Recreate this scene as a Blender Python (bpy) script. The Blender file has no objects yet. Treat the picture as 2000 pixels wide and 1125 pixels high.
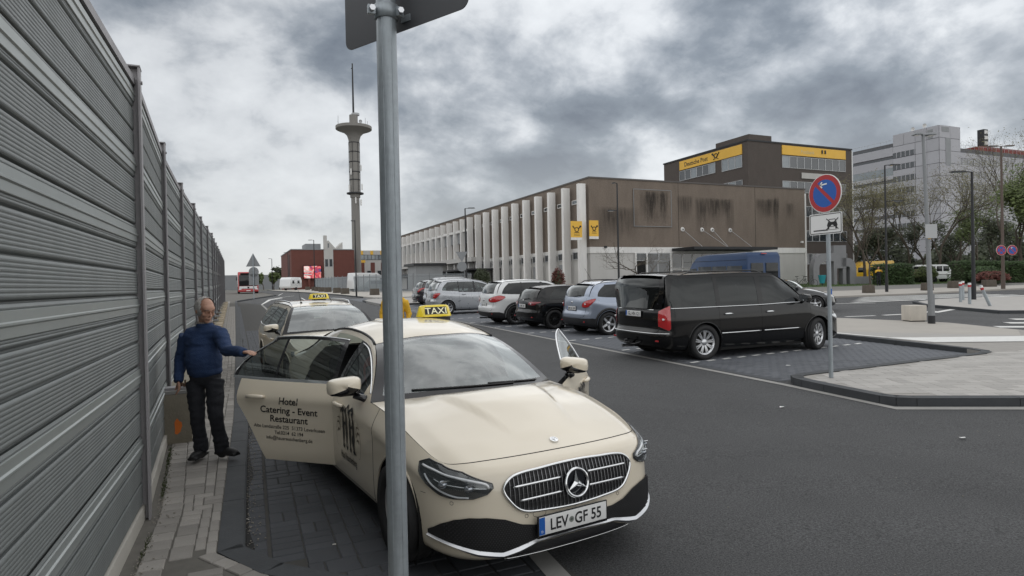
import bpy, bmesh, math, random
import numpy as np
from mathutils import Matrix, Vector, noise as mnoise
random.seed(7); np.random.seed(7)
scene = bpy.context.scene
COL = scene.collection
# ------------------------------------------------------------------ camera
FPX = 1240.0
AL = math.atan2(545, FPX); RO = math.radians(1.19); PI_ = math.radians(-.457); CH = 1.85
_C = np.array([0, 0, CH])
_F0 = np.array([math.sin(AL), math.cos(AL), 0]); _R0 = np.array([math.cos(AL), -math.sin(AL), 0]); _U0 = np.array([0, 0, 1.])
_F = _F0*math.cos(PI_)+_U0*math.sin(PI_); _U1 = _U0*math.cos(PI_)-_F0*math.sin(PI_)
_R = _R0*math.cos(RO)-_U1*math.sin(RO); _U = _U1*math.cos(RO)+_R0*math.sin(RO)
cam_d = bpy.data.cameras.new('camera'); cam = bpy.data.objects.new('camera', cam_d); COL.objects.link(cam)
cam_d.sensor_width = 36; cam_d.lens = FPX/2000*36; cam_d.clip_start = .05; cam_d.clip_end = 3000
cam.matrix_world = Matrix(((_R[0], _U[0], -_F[0], _C[0]), (_R[1], _U[1], -_F[1], _C[1]), (_R[2], _U[2], -_F[2], _C[2]), (0, 0, 0, 1)))
scene.camera = cam

def gz(X, Y):                            # the ground rises gently away from the wall
    s = .0054*X+.0124*Y
    if s < -.1: s = -.1
    return s if s < .8 else .8+.5*(1-math.exp(-(s-.8)/.5))
# ------------------------------------------------------------------ exposure, sky, sun
vs = scene.view_settings
vs.view_transform = 'Standard'; vs.look = 'None'; vs.gamma = 1.0; vs.exposure = 0.46; vs.use_curve_mapping = False
scene.render.engine = 'CYCLES'
try:
    scene.cycles.max_bounces = 8; scene.cycles.transparent_max_bounces = 16; scene.cycles.caustics_reflective = False
    scene.cycles.caustics_refractive = False; scene.cycles.sample_clamp_indirect = 6
except Exception: pass
SUN_EL = math.radians(80); SUN_AZ = math.radians(158)      # azimuth from +Y towards +X
world = bpy.data.worlds.new('World'); scene.world = world; world.use_nodes = True
nt = world.node_tree; N = nt.nodes; L = nt.links; N.clear()
def nd(t, **k):
    n = N.new(t)
    for a, b in k.items():
        if a == 'inp':
            for i, v in b.items(): n.inputs[i].default_value = v
        else: setattr(n, a, b)
    return n
def mth(op, a, b=None, c=None, clamp=False):
    n = N.new('ShaderNodeMath'); n.operation = op; n.use_clamp = clamp
    for i, x in enumerate((a, b, c)):
        if x is None: continue
        if isinstance(x, (int, float)): n.inputs[i].default_value = x
        else: L.new(x, n.inputs[i])
    return n.outputs[0]
SKS = (2.6, 1.0); SKO = ((12.5, 14.8, 0), (15.9, 18.8, 0))
tc = nd('ShaderNodeTexCoord')
sx_ = nd('ShaderNodeSeparateXYZ'); L.new(tc.outputs['Generated'], sx_.inputs[0])
zc = mth('MAXIMUM', sx_.outputs[2], 0.0)
den = mth('ADD', zc, .50)
cx_ = nd('ShaderNodeCombineXYZ'); L.new(mth('DIVIDE', sx_.outputs[0], den), cx_.inputs[0]); L.new(mth('DIVIDE', sx_.outputs[1], den), cx_.inputs[1])
cx_.inputs[2].default_value = 3.7
def wnoise(scale, detail, rough, dist, off):
    mp = nd('ShaderNodeMapping'); mp.inputs['Location'].default_value = off; L.new(cx_.outputs[0], mp.inputs[0])
    n = nd('ShaderNodeTexNoise'); n.inputs['Scale'].default_value = scale; n.inputs['Detail'].default_value = detail
    n.inputs['Roughness'].default_value = rough; n.inputs['Distortion'].default_value = dist; L.new(mp.outputs[0], n.inputs['Vector'])
    return n.outputs[0]
n1 = wnoise(SKS[0], 7, .52, .15, SKO[0]); n2 = wnoise(SKS[1], 3, .5, .2, SKO[1]); n3 = wnoise(9.0, 6, .6, .25, (0, 3, 2))
cv = mth('ADD', mth('ADD', mth('MULTIPLY', n1, .66), mth('MULTIPLY', n2, .34)), mth('MULTIPLY', mth('SUBTRACT', n3, .5), .16))
cr = nd('ShaderNodeValToRGB'); L.new(cv, cr.inputs[0])
el = cr.color_ramp.elements
el[0].position = .385; el[0].color = (.115, .133, .16, 1)
el[1].position = .63; el[1].color = (.72, .74, .755, 1)
for p, c in ((.445, (.19, .215, .245, 1)), (.49, (.33, .355, .385, 1)), (.54, (.56, .58, .60, 1))):
    e = el.new(p); e.color = c
# glow round the hidden sun
sd = Vector((math.sin(SUN_AZ)*math.cos(SUN_EL), math.cos(SUN_AZ)*math.cos(SUN_EL), math.sin(SUN_EL)))
dp = nd('ShaderNodeVectorMath', operation='DOT_PRODUCT'); L.new(tc.outputs['Generated'], dp.inputs[0]); dp.inputs[1].default_value = Vector((.66, .60, .42)).normalized()
glow = mth('POWER', mth('MAXIMUM', dp.outputs['Value'], 0.0), 5.0)
gmul = mth('ADD', mth('MULTIPLY', glow, .30), .83)
vm = nd('ShaderNodeVectorMath', operation='SCALE'); L.new(cr.outputs[0], vm.inputs[0]); L.new(gmul, vm.inputs['Scale'])
# pale band towards the horizon
hz = mth('POWER', mth('SUBTRACT', 1.0, mth('MINIMUM', mth('MULTIPLY', zc, 2.6), 1.0)), 2.2)
mx = nd('ShaderNodeMix', data_type='RGBA'); L.new(mth('MULTIPLY', hz, .85), mx.inputs[0]); L.new(vm.outputs[0], mx.inputs[6]); mx.inputs[7].default_value = (.56, .57, .565, 1)
sky = nd('ShaderNodeTexSky', sky_type='NISHITA'); sky.sun_disc = False; sky.sun_elevation = SUN_EL; sky.sun_rotation = SUN_AZ
skb = nd('ShaderNodeVectorMath', operation='SCALE'); L.new(sky.outputs[0], skb.inputs[0]); skb.inputs['Scale'].default_value = .10
mx2 = nd('ShaderNodeMix', data_type='RGBA'); mx2.inputs[0].default_value = .93; L.new(skb.outputs[0], mx2.inputs[6]); L.new(mx.outputs[2], mx2.inputs[7])
bg = nd('ShaderNodeBackground'); L.new(mx2.outputs[2], bg.inputs[0]); bg.inputs[1].default_value = 1.0
wo = nd('ShaderNodeOutputWorld'); L.new(bg.outputs[0], wo.inputs[0])
sun_d = bpy.data.lights.new('sun', 'SUN'); sun_d.energy = 1.3; sun_d.angle = math.radians(172); sun_d.color = (1, .97, .92)
sun = bpy.data.objects.new('sun', sun_d); COL.objects.link(sun); sun.rotation_euler = (-sd).to_track_quat('-Z', 'Y').to_euler()
sun.location = (0, 0, 60)

# ------------------------------------------------------------------ materials
MATS = {}
def M(name, col=(.5, .5, .5), rough=.6, metal=0., var=0., vs_=4., bump=0., bs=60., spec=.5, coat=0., orand=0., speck=0., sps=300., emit=None, stretch=None, bump2=None):
    if name in MATS: return MATS[name]
    m = bpy.data.materials.new(name); m.use_nodes = True; MATS[name] = m
    t = m.node_tree; b = t.nodes['Principled BSDF']; nn = t.nodes; ll = t.links
    b.inputs['Base Color'].default_value = (*col, 1); b.inputs['Roughness'].default_value = rough; b.inputs['Metallic'].default_value = metal
    b.inputs['Specular IOR Level'].default_value = spec; b.inputs['Coat Weight'].default_value = coat; b.inputs['Coat Roughness'].default_value = .04
    if emit: b.inputs['Emission Color'].default_value = (*emit[0], 1); b.inputs['Emission Strength'].default_value = emit[1]
    tcn = nn.new('ShaderNodeTexCoord'); vec = tcn.outputs['Object']
    if stretch:
        mp = nn.new('ShaderNodeMapping'); mp.inputs['Scale'].default_value = stretch; ll.new(vec, mp.inputs[0]); svec = mp.outputs[0]
    else: svec = vec
    fac = None
    def noi(scale, det, v):
        n = nn.new('ShaderNodeTexNoise'); n.inputs['Scale'].default_value = scale; n.inputs['Detail'].default_value = det; n.inputs['Roughness'].default_value = .6
        ll.new(v, n.inputs['Vector']); return n.outputs[0]
    def mt(op, a, b2):
        n = nn.new('ShaderNodeMath'); n.operation = op
        for i, x in enumerate((a, b2)):
            if isinstance(x, (int, float)): n.inputs[i].default_value = x
            else: ll.new(x, n.inputs[i])
        return n.outputs[0]
    if var:
        fac = mt('ADD', mt('MULTIPLY', mt('SUBTRACT', noi(vs_, 6, svec), .5), var*2.6), 1.0)
    if speck:
        f2 = mt('ADD', mt('MULTIPLY', mt('SUBTRACT', noi(sps, 2, vec), .5), speck*2.6), 1.0)
        fac = mt('MULTIPLY', fac, f2) if fac is not None else f2
    if orand:
        oi = nn.new('ShaderNodeObjectInfo')
        f3 = mt('ADD', mt('MULTIPLY', mt('SUBTRACT', oi.outputs['Random'], .5), orand*2), 1.0)
        fac = mt('MULTIPLY', fac, f3) if fac is not None else f3
    if fac is not None:
        v = nn.new('ShaderNodeVectorMath'); v.operation = 'SCALE'; v.inputs[0].default_value = col; ll.new(fac, v.inputs['Scale'])
        ll.new(v.outputs[0], b.inputs['Base Color'])
        if metal < .5 and rough > .15:
            ll.new(mt('ADD', mt('MULTIPLY', mt('SUBTRACT', noi(vs_*1.7, 4, svec), .5), .25), rough), b.inputs['Roughness'])
    if bump:
        bn = nn.new('ShaderNodeBump'); bn.inputs['Strength'].default_value = bump; bn.inputs['Distance'].default_value = .01
        ll.new(noi(bs, 5, svec), bn.inputs['Height']); ll.new(bn.outputs[0], b.inputs['Normal'])
    return m
def paint(name, col, metallic=0., rough=.32, fl=0.):
    return M('paint_'+name, col, rough, metallic, coat=1.0, spec=.5, var=.02, vs_=2.5)
def glass_mat(name, tint, refl_boost=1.0, f0=.04):
    if name in MATS: return MATS[name]
    m = bpy.data.materials.new(name); m.use_nodes = True; MATS[name] = m; t = m.node_tree; t.nodes.clear()
    o = t.nodes.new('ShaderNodeOutputMaterial'); tr = t.nodes.new('ShaderNodeBsdfTransparent'); tr.inputs[0].default_value = (*tint, 1)
    g = t.nodes.new('ShaderNodeBsdfGlossy'); g.inputs['Roughness'].default_value = .01; g.inputs[0].default_value = (.97, 1, 1, 1)
    ge = t.nodes.new('ShaderNodeNewGeometry'); dt = t.nodes.new('ShaderNodeVectorMath'); dt.operation = 'DOT_PRODUCT'; t.links.new(ge.outputs['Normal'], dt.inputs[0]); t.links.new(ge.outputs['Incoming'], dt.inputs[1])
    def mm(op, a_, b_=None):
        n = t.nodes.new('ShaderNodeMath'); n.operation = op
        for i, x in enumerate((a_, b_)):
            if x is None: continue
            if isinstance(x, (int, float)): n.inputs[i].default_value = x
            else: t.links.new(x, n.inputs[i])
        return n.outputs[0]
    fr = mm('ADD', mm('MULTIPLY', mm('POWER', mm('SUBTRACT', 1.0, mm('MINIMUM', mm('ABSOLUTE', dt.outputs['Value']), 1.0)), 4.2), refl_boost), f0+.05)
    fr = mm('MINIMUM', fr, .95); mixn = t.nodes.new('ShaderNodeMixShader')
    t.links.new(fr, mixn.inputs[0]); t.links.new(tr.outputs[0], mixn.inputs[1]); t.links.new(g.outputs[0], mixn.inputs[2]); t.links.new(mixn.outputs[0], o.inputs[0])
    return m
rubber = M('rubber', (.018, .018, .019), .75, var=.2, vs_=12)
blackpl = M('black_plastic', (.016, .016, .018), .5, bump=.15, bs=400)
glossblk = M('gloss_black', (.01, .01, .012), .12, coat=.6)
chrome = M('chrome', (.78, .79, .80), .14, 1.)
satin = M('satin_metal', (.62, .63, .65), .30, 1.)
alloy = M('alloy_rim', (.60, .61, .63), .32, .9)
interior = M('car_interior', (.022, .022, .025), .75, bump=.2, bs=200)
darkfab = M('seat_fabric', (.03, .03, .034), .85, bump=.3, bs=300)
gap = M('panel_gap', (.004, .004, .004), .9)
glass_w = glass_mat('windscreen_glass', (.58, .68, .66), 1.0, .20)
glass_s = glass_mat('side_glass', (.40, .45, .44), 1.1, .03)
glass_d = glass_mat('privacy_glass', (.022, .024, .026), 1.0, .0)
glass_h = glass_mat('lamp_glass', (.85, .87, .88), 1.0, .03)
lamp_red = M('tail_lamp_red', (.45, .012, .015), .12, coat=1., spec=.8, var=.1, vs_=30)
lamp_white = M('lamp_white', (.75, .76, .78), .15, coat=1.)
lamp_amber = M('lamp_amber', (.8, .25, .03), .2, coat=1.)
white_pl = M('plate_white', (.78, .78, .77), .4, var=.04, vs_=30)
blue_pl = M('plate_blue', (.015, .11, .42), .4)
ink = M('black_print', (.012, .012, .014), .5)
galv = M('galvanised_steel', (.33, .365, .39), .45, .45, var=.30, vs_=34, bump=.15, bs=50, stretch=(1, 1, .10), speck=.12, sps=40)
galv_dark = M('galvanised_dark', (.24, .25, .26), .5, .5, var=.12, vs_=20)

# ------------------------------------------------------------------ mesh helpers
class MB:
    def __init__(s): s.v = []; s.f = []; s.n = 0
    def add(s, V, F):
        V = [tuple(map(float, p)) for p in V]; s.v += V; s.f += [tuple(i+s.n for i in f) for f in F]; s.n += len(V); return s
    def box(s, c, d, rz=0., top=1.0, rx=0., ry=0.):
        x, y, z = d[0]/2, d[1]/2, d[2]/2; P = []
        for k, t in ((-1, 1.), (1, top)):
            for a, b in ((-1, -1), (1, -1), (1, 1), (-1, 1)): P.append(Vector((a*x*t, b*y*t, k*z)))
        R = Matrix.Rotation(rz, 3, 'Z') @ Matrix.Rotation(ry, 3, 'Y') @ Matrix.Rotation(rx, 3, 'X')
        return s.add([R @ p+Vector(c) for p in P], [(3, 2, 1, 0), (4, 5, 6, 7), (0, 1, 5, 4), (1, 2, 6, 5), (2, 3, 7, 6), (3, 0, 4, 7)])
    def b2(s, x0, x1, y0, y1, z0, z1): return s.box(((x0+x1)/2, (y0+y1)/2, (z0+z1)/2), (abs(x1-x0), abs(y1-y0), abs(z1-z0)))
    def tube(s, pts, r, n=8, cap=True, closed=False):
        pts = [Vector(p) for p in pts]; m = len(pts); rr = r if hasattr(r, '__len__') else [r]*m
        V = []; F = []; prev = None
        for i, p in enumerate(pts):
            a = pts[(i-1) % m] if (i > 0 or closed) else p; b = pts[(i+1) % m] if (i < m-1 or closed) else p
            t = (b-a)
            t = t.normalized() if t.length > 1e-9 else Vector((0, 0, 1))
            if prev is None:
                q = Vector((0, 0, 1)) if abs(t.z) < .9 else Vector((1, 0, 0)); u = t.cross(q).normalized()
            else:
                u = (prev-t*prev.dot(t)); u = u.normalized() if u.length > 1e-6 else t.orthogonal().normalized()
            prev = u; w = t.cross(u)
            for k in range(n):
                an = 2*math.pi*k/n; V.append(p+(u*math.cos(an)+w*math.sin(an))*rr[i])
        for i in range(m if closed else m-1):
            for k in range(n):
                j = (i+1) % m; F.append((i*n+k, i*n+(k+1) % n, j*n+(k+1) % n, j*n+k))
        if cap and not closed: F.append(tuple(range(n))[::-1]); F.append(tuple(range((m-1)*n, m*n)))
        return s.add(V, F)
    def lathe(s, prof, c=(0, 0, 0), axis='Z', n=24, cap=False):
        V = []; F = []; m = len(prof)
        for (r, h) in prof:
            for k in range(n):
                a = 2*math.pi*k/n; x, y = r*math.cos(a), r*math.sin(a)
                V.append({'Z': (c[0]+x, c[1]+y, c[2]+h), 'Y': (c[0]+x, c[1]+h, c[2]+y), 'X': (c[0]+h, c[1]+x, c[2]+y)}[axis])
        for i in range(m-1):
            for k in range(n): F.append((i*n+k, i*n+(k+1) % n, (i+1)*n+(k+1) % n, (i+1)*n+k))
        if cap: F.append(tuple(range(n))[::-1]); F.append(tuple(range((m-1)*n, m*n)))
        return s.add(V, F)
    def sph(s, c, r, n=12, m=8):
        rx, ry, rz = r if hasattr(r, '__len__') else (r, r, r); V = []; F = []
        for i in range(m+1):
            th = math.pi*i/m
            for k in range(n):
                a = 2*math.pi*k/n; V.append((c[0]+rx*math.sin(th)*math.cos(a), c[1]+ry*math.sin(th)*math.sin(a), c[2]+rz*math.cos(th)))
        for i in range(m):
            for k in range(n): F.append((i*n+k, (i+1)*n+k, (i+1)*n+(k+1) % n, i*n+(k+1) % n))
        return s.add(V, F)
    def prism(s, poly, z0, z1):          # poly of (x,y)
        n = len(poly); V = [(x, y, z0) for x, y in poly]+[(x, y, z1) for x, y in poly]
        return s.add(V, [tuple(range(n))[::-1], tuple(range(n, 2*n))]+[(i, (i+1) % n, n+(i+1) % n, n+i) for i in range(n)])
    def extr(s, prof, a, b, ax='Y', cap=True):  # profile list of 2D pts extruded along axis from a to b
        n = len(prof); V = []
        for t in (a, b):
            for p, q in prof: V.append({'Y': (p, t, q), 'X': (t, p, q)}[ax])
        F = [(i, i+1, n+i+1, n+i) for i in range(n-1)]
        if cap: F += [(n-1, 0, n, 2*n-1), tuple(range(n))[::-1], tuple(range(n, 2*n))]
        return s.add(V, F)
    def mesh(s, name, mat, smooth=False, merge=0.):
        me = bpy.data.meshes.new(name); me.from_pydata(s.v, [], s.f)
        if merge:
            b = bmesh.new(); b.from_mesh(me); bmesh.ops.remove_doubles(b, verts=b.verts, dist=merge); b.to_mesh(me); b.free()
        me.validate()
        if isinstance(mat, (list, tuple)):
            for q in mat: me.materials.append(q)
        elif mat: me.materials.append(mat)
        if smooth == 'auto':
            for p in me.polygons: p.use_smooth = True
            try: me.set_sharp_from_angle(angle=math.radians(32))
            except Exception: pass
        elif smooth:
            for p in me.polygons: p.use_smooth = True
        me.update(); return me
    def build(s, name, mat, parent=None, smooth=False, merge=0., loc=None, bevel=0.):
        if bevel:
            b = bmesh.new(); me0 = s.mesh(name, None); b.from_mesh(me0); bmesh.ops.remove_doubles(b, verts=b.verts, dist=1e-5)
            bmesh.ops.bevel(b, geom=[e for e in b.edges if len(e.link_faces) == 2 and e.calc_face_angle(0) > .6], offset=bevel, segments=2, profile=.6, affect='EDGES')
            b.to_mesh(me0); b.free(); me0.materials.append(mat); me = me0
            for p in me.polygons: p.use_smooth = True
            try: me.set_sharp_from_angle(angle=math.radians(38))
            except Exception: pass
        else: me = s.mesh(name, mat, smooth, merge)
        return link(name, me, parent, loc)
def link(name, data, parent=None, loc=None):
    o = bpy.data.objects.new(name, data); COL.objects.link(o)
    if parent is not None: o.parent = parent
    if loc is not None: o.location = loc
    return o
def tag(o, label=None, cat=None, group=None, kind=None):
    if label: o['label'] = label
    if cat: o['category'] = cat
    if group: o['group'] = group
    if kind: o['kind'] = kind
    return o
def empty(name, loc=(0, 0, 0), rz=0., label=None, cat=None, group=None, scale=1.0, tilt=True):
    o = bpy.data.objects.new(name, None); COL.objects.link(o); o.empty_display_size = .2
    o.location = loc; o.rotation_euler = (0, 0, rz); o.scale = (scale,)*3
    return tag(o, label, cat, group)
def vehicle_root(name, X, Y, rz, scale, label, cat, group=None):
    g = gz(X, Y); e = .5; nx = -(gz(X+e, Y)-gz(X-e, Y))/(2*e); ny = -(gz(X, Y+e)-gz(X, Y-e))/(2*e)
    q = Vector((0, 0, 1)).rotation_difference(Vector((nx, ny, 1)).normalized())
    o = empty(name, (X, Y, g), 0, label, cat, group, scale)
    o.rotation_euler = (q.to_matrix() @ Matrix.Rotation(rz, 3, 'Z')).to_euler(); return o
def copy_tree(o, parent=None):
    c = o.copy(); COL.objects.link(c); c.parent = parent
    for ch in list(o.children): copy_tree(ch, c)
    return c
def struct(name, mb, mat, smooth=False, kind='structure'):
    return tag(mb.build(name, mat, smooth=smooth), kind=kind)
def sheet(poly, dz, skirt=0., step=3.0):
    """polygon (x,y) laid on the terrain dz above it, optional side skirt; returns MB"""
    b = bmesh.new(); vs2 = [b.verts.new((x, y, 0)) for x, y in poly]; b.faces.new(vs2)
    xs = [p[0] for p in poly]; ys = [p[1] for p in poly]
    need = max(.0054*x+.0124*y for x, y in poly) > .8
    if need:
        for ax, lo, hi in ((0, min(xs), max(xs)), (1, min(ys), max(ys))):
            t = lo+step
            while t < hi:
                if (.0054*(t if ax == 0 else max(xs))+.0124*(t if ax == 1 else max(ys))) > .78:
                    bmesh.ops.bisect_plane(b, geom=b.verts[:]+b.edges[:]+b.faces[:], plane_co=(t if ax == 0 else 0, t if ax == 1 else 0, 0), plane_no=(1 if ax == 0 else 0, 1 if ax == 1 else 0, 0))
                t += step*(1 if t < 120 else 4)
    bmesh.ops.recalc_face_normals(b, faces=b.faces)
    if b.faces[:] and b.faces[:][0].normal.z < 0: bmesh.ops.reverse_faces(b, faces=b.faces)
    if skirt:
        ed = [e for e in b.edges if e.is_boundary]
        r = bmesh.ops.extrude_edge_only(b, edges=ed); low = {v for v in r['geom'] if isinstance(v, bmesh.types.BMVert)}
    else: low = set()
    for v in b.verts: v.co.z = gz(v.co.x, v.co.y)+dz-(skirt if v in low else 0)
    b.verts.index_update(); m = MB(); m.add([v.co[:] for v in b.verts], [[v.index for v in f.verts] for f in b.faces]); b.free(); return m
_tc = {}
def text_mb(txt, h=1.0, bold=0., sx=1.0, shear=0., align='CENTER', depth=0.):
    """text as flat MB in the XY plane, height about h (capital letters)"""
    key = (txt, bold, shear, align)
    if key not in _tc:
        cu = bpy.data.curves.new('txt', 'FONT'); cu.body = txt; cu.size = 1.0; cu.offset = bold; cu.shear = shear; cu.align_x = align; cu.resolution_u = 3
        ob = bpy.data.objects.new('txt', cu); COL.objects.link(ob)
        me = bpy.data.meshes.new_from_object(ob.evaluated_get(bpy.context.evaluated_depsgraph_get()))
        _tc[key] = ([v.co[:] for v in me.vertices], [tuple(p.vertices) for p in me.polygons])
        bpy.data.objects.remove(ob); bpy.data.curves.remove(cu); bpy.data.meshes.remove(me)
    V, F = _tc[key]; k = h/.70
    return [(x*k*sx, y*k, 0) for x, y, z in V], F
def place_text(mb, txt, h, fn, **k):
    V, F = text_mb(txt, h, **k); mb.add([fn(x, y) for x, y, z in V], F)
# ================================================================== GROUND
m_asph = M('asphalt', (.060, .061, .063), .82, var=.20, vs_=.5, speck=1.3, sps=75, bump=.9, bs=150)
m_joint = M('joint_sand', (.060, .058, .054), .95, var=.2, vs_=9)
m_pave_l = M('light_concrete_paver', (.26, .245, .225), .8, var=.22, vs_=4, orand=.20, bump=.25, bs=150, speck=.12, sps=90)
m_pave_d = M('dark_concrete_paver', (.058, .062, .070), .75, var=.16, vs_=5, orand=.16, bump=.25, bs=150, speck=.15, sps=90)
m_kerb_d = M('dark_kerb_concrete', (.048, .052, .057), .78, var=.25, vs_=3.5, orand=.08, bump=.3, bs=60)
m_bay = M('bay_paver', (.098, .105, .118), .78, var=.12, vs_=3, orand=.14, bump=.2, bs=120)
m_slab = M('light_grey_slab', (.37, .355, .335), .8, var=.08, vs_=2, orand=.12, bump=.15, bs=100)
m_beige = M('beige_paving', (.40, .375, .34), .85, var=.10, vs_=1.5, bump=.2, bs=60, orand=.08)
m_strip = M('gutter_concrete', (.30, .295, .28), .8, var=.18, vs_=5, bump=.2, bs=80)
m_white = M('road_paint', (.66, .66, .64), .7, var=.16, vs_=7)
m_grass = M('grass', (.055, .095, .028), .95, var=.35, vs_=2.5, bump=1., bs=30)
m_far = M('ground_far', (.10, .10, .085), .95, var=.3, vs_=.1)

gb = MB(); xs = [-900, -300, -120, -50]+list(range(-20, 141, 8))+[200, 300, 500, 1200]; ys = [-120, -40]+list(range(-8, 181, 8))+[240, 340, 560, 1500]
V = [(x, y, gz(x, y)-.06) for y in ys for x in xs]; nx_ = len(xs)
gb.add(V, [(j*nx_+i, j*nx_+i+1, (j+1)*nx_+i+1, (j+1)*nx_+i) for j in range(len(ys)-1) for i in range(nx_-1)])
struct('ground', gb, m_far)
struct('road', sheet([(-3, -6), (95, -6), (95, 40), (60, 60), (30, 150), (-12, 150), (-12, 120), (-3, 110)], 0.), m_asph)

def kx(y): return float(np.interp(y, [3, 4.5, 6.2, 8.9, 21, 58], [-.17, -.13, -.09, -.02, .05, .14]))
def wx(y): return float(np.interp(y, [0, 5.4, 8.3, 12, 60], [-.76, -.575, -.70, -.46, -.42]))
def paver_mesh(name, w, l, h=.04, c=.006):
    m = MB(); a, b = w/2, l/2
    P = []
    for (x, y, z) in ((a, b, -h), (a, b, -c), (a-c, b-c, 0)):
        P += [(-x, -y, z), (x, -y, z), (x, y, z), (-x, y, z)]
    F = [(8, 9, 10, 11)]
    for k in (0, 4):
        for i in range(4): F.append((k+i, k+(i+1) % 4, k+4+(i+1) % 4, k+4+i))
    m.add(P, F); return m
TILT = Vector((0, 0, 1)).rotation_difference(Vector((-.0054, -.0124, 1)).normalized()).to_euler()
def lay(parent, mat, tiles, dz, name, limit=300, wob=.0015, off=0.):
    """tiles: (x, y, w, l, rot). Largest on screen become objects, the rest one mesh."""
    def sz(t):
        v = Vector((t[0], t[1], gz(t[0], t[1])))-Vector(_C); d = v.dot(Vector(_F)); 
        px = 1000+FPX*v.dot(Vector(_R))/max(d, .05)
        py = 562-FPX*v.dot(Vector(_U))/max(d, .05)
        if d < .3 or px < -60 or px > 2060 or py > 1190: return -1
        return t[2]*t[3]/d**3
    tiles = sorted(tiles, key=sz, reverse=True)
    cache = {}; rest = MB(); k = 0
    for t in tiles:
        x, y, w, l, r = t; z = gz(x, y)+dz+random.uniform(-wob, wob)
        if k < limit and sz(t) > 0:
            key = (round(w, 3), round(l, 3))
            if key not in cache: cache[key] = paver_mesh(name, w, l).mesh(name, mat)
            o = link(name, cache[key], parent, (x, y, z)); o.rotation_euler = (TILT.x+random.uniform(-.004, .004), TILT.y+random.uniform(-.004, .004), r); k += 1
        else:
            pm = paver_mesh('x', w, l, .012); c, s_ = math.cos(r), math.sin(r)
            rest.add([(x+p[0]*c-p[1]*s_, y+p[0]*s_+p[1]*c, z+p[2]+(-.0054*(p[0]*c-p[1]*s_)-.0124*(p[0]*s_+p[1]*c))*-1) for p in pm.v], pm.f)
    if rest.n: tag(rest.build('pavers' if 'paver' in name else 'slabs', mat, parent), kind='stuff')
def mixed_tiling(ncol, nrow, opts):
    occ = [[0]*ncol for _ in range(nrow)]; out = []
    for j in range(nrow):
        for i in range(ncol):
            if occ[j][i]: continue
            o = opts[:]; random.shuffle(o)
            for (a, b) in o+[(1, 1)]:
                if i+a <= ncol and j+b <= nrow and all(not occ[j+q][i+p] for p in range(a) for q in range(b)):
                    for p in range(a):
                        for q in range(b): occ[j+q][i+p] = 1
                    out.append((i, j, a, b)); break
    return out
# ---- pavement by the wall
pav = struct('pavement', sheet([(-1.6, 1.0), (2.6, 1.0), (2.2, 1.9), (.12, 4.03), (-.13, 4.5), (kx(6.2), 6.2), (kx(8.9), 8.9), (kx(21), 21), (.14, 57.8), (4.31, 76), (4.0, 95), (3.17, 116), (.65, 137), (-1.6, 137)], .094, .2), M('paving_bed', (.125, .118, .105), .95, var=.25, vs_=9))
tiles = []
cell = .1
for (i, j, a, b) in mixed_tiling(4, 420, [(2, 1), (2, 2), (1, 2), (2, 1), (3, 1)]):
    y = 3.9+(j+b/2)*cell
    x0, x1 = wx(y)+.19, kx(y)-.005
    if x1-x0 < .2: continue
    cw = (x1-x0)/4; x = x0+(i+a/2)*cw
    if y < 4.56: continue
    tiles.append((x, y, a*cw-.006, b*cell-.006, 0))
y = 3.0
while y < 57:
    l = .155; x0, x1 = wx(y)+.035, wx(y)+.187; tiles.append(((x0+x1)/2, y+l/2, x1-x0-.006, l-.006, 0)); y += l
# one border row along the slanted end of the lay-by, the bond runs on behind it
def kd(x, y): return -((x+.13)*.854+(y-4.5)*.52)          # distance behind the slanted kerb line
for c in range(24):
    u = c*.155+.03; tiles.append((-.13+u*.52-.055*.854, 4.5-u*.854-.055*.52, .149, .098, math.atan2(-.854, .52)))
for (i, j, a, b) in mixed_tiling(26, 36, [(2, 1), (2, 2), (1, 2), (2, 1), (3, 1)]):
    x = -.49+(i+a/2)*.1; y = .96+(j+b/2)*.1
    if y+b*.05 > 4.565 or kd(x, y) < .10+.048*max(a, b) or x-a*.05 < wx(y)+.165: continue
    tiles.append((x, y, a*.1-.006, b*.1-.006, 0))
lay(pav, m_pave_l, tiles, .104, 'paver')
# light long-strip paving on the far kerb nose
# ---- kerb of the lay-by, stone by stone
kerb = struct('kerb', sheet([(kx(3), 4.47), (kx(4.5)+.16, 4.40), (kx(21)+.16, 21), (.30, 57.8), (.14, 57.8), (kx(21), 21), (-.13, 4.5)], .09, .15), m_kerb_d)
def kerb_stone(p0, p1, w, dz, parent, mat, h=.13):
    x0, y0 = p0; x1, y1 = p1; a = math.atan2(y1-y0, x1-x0); l = math.hypot(x1-x0, y1-y0)
    nx2, ny2 = -math.sin(a), math.cos(a); m = MB(); g = .004; c = .014
    prof = [(0, -h), (0, 0), (w-c, 0), (w, -c), (w, -h)]
    V = []
    for s in (g, l-g):
        for (q, z) in prof:
            X = x0+math.cos(a)*s-nx2*q; Y = y0+math.sin(a)*s-ny2*q; V.append((X, Y, gz(X, Y)+dz+z))
    n = 5; F = [(i, i+1, n+i+1, n+i) for i in range(n-1)]+[tuple(range(n))[::-1], tuple(range(n, 2*n))]
    m.add(V, F); return m.build('kerbstone', mat, parent)
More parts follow.
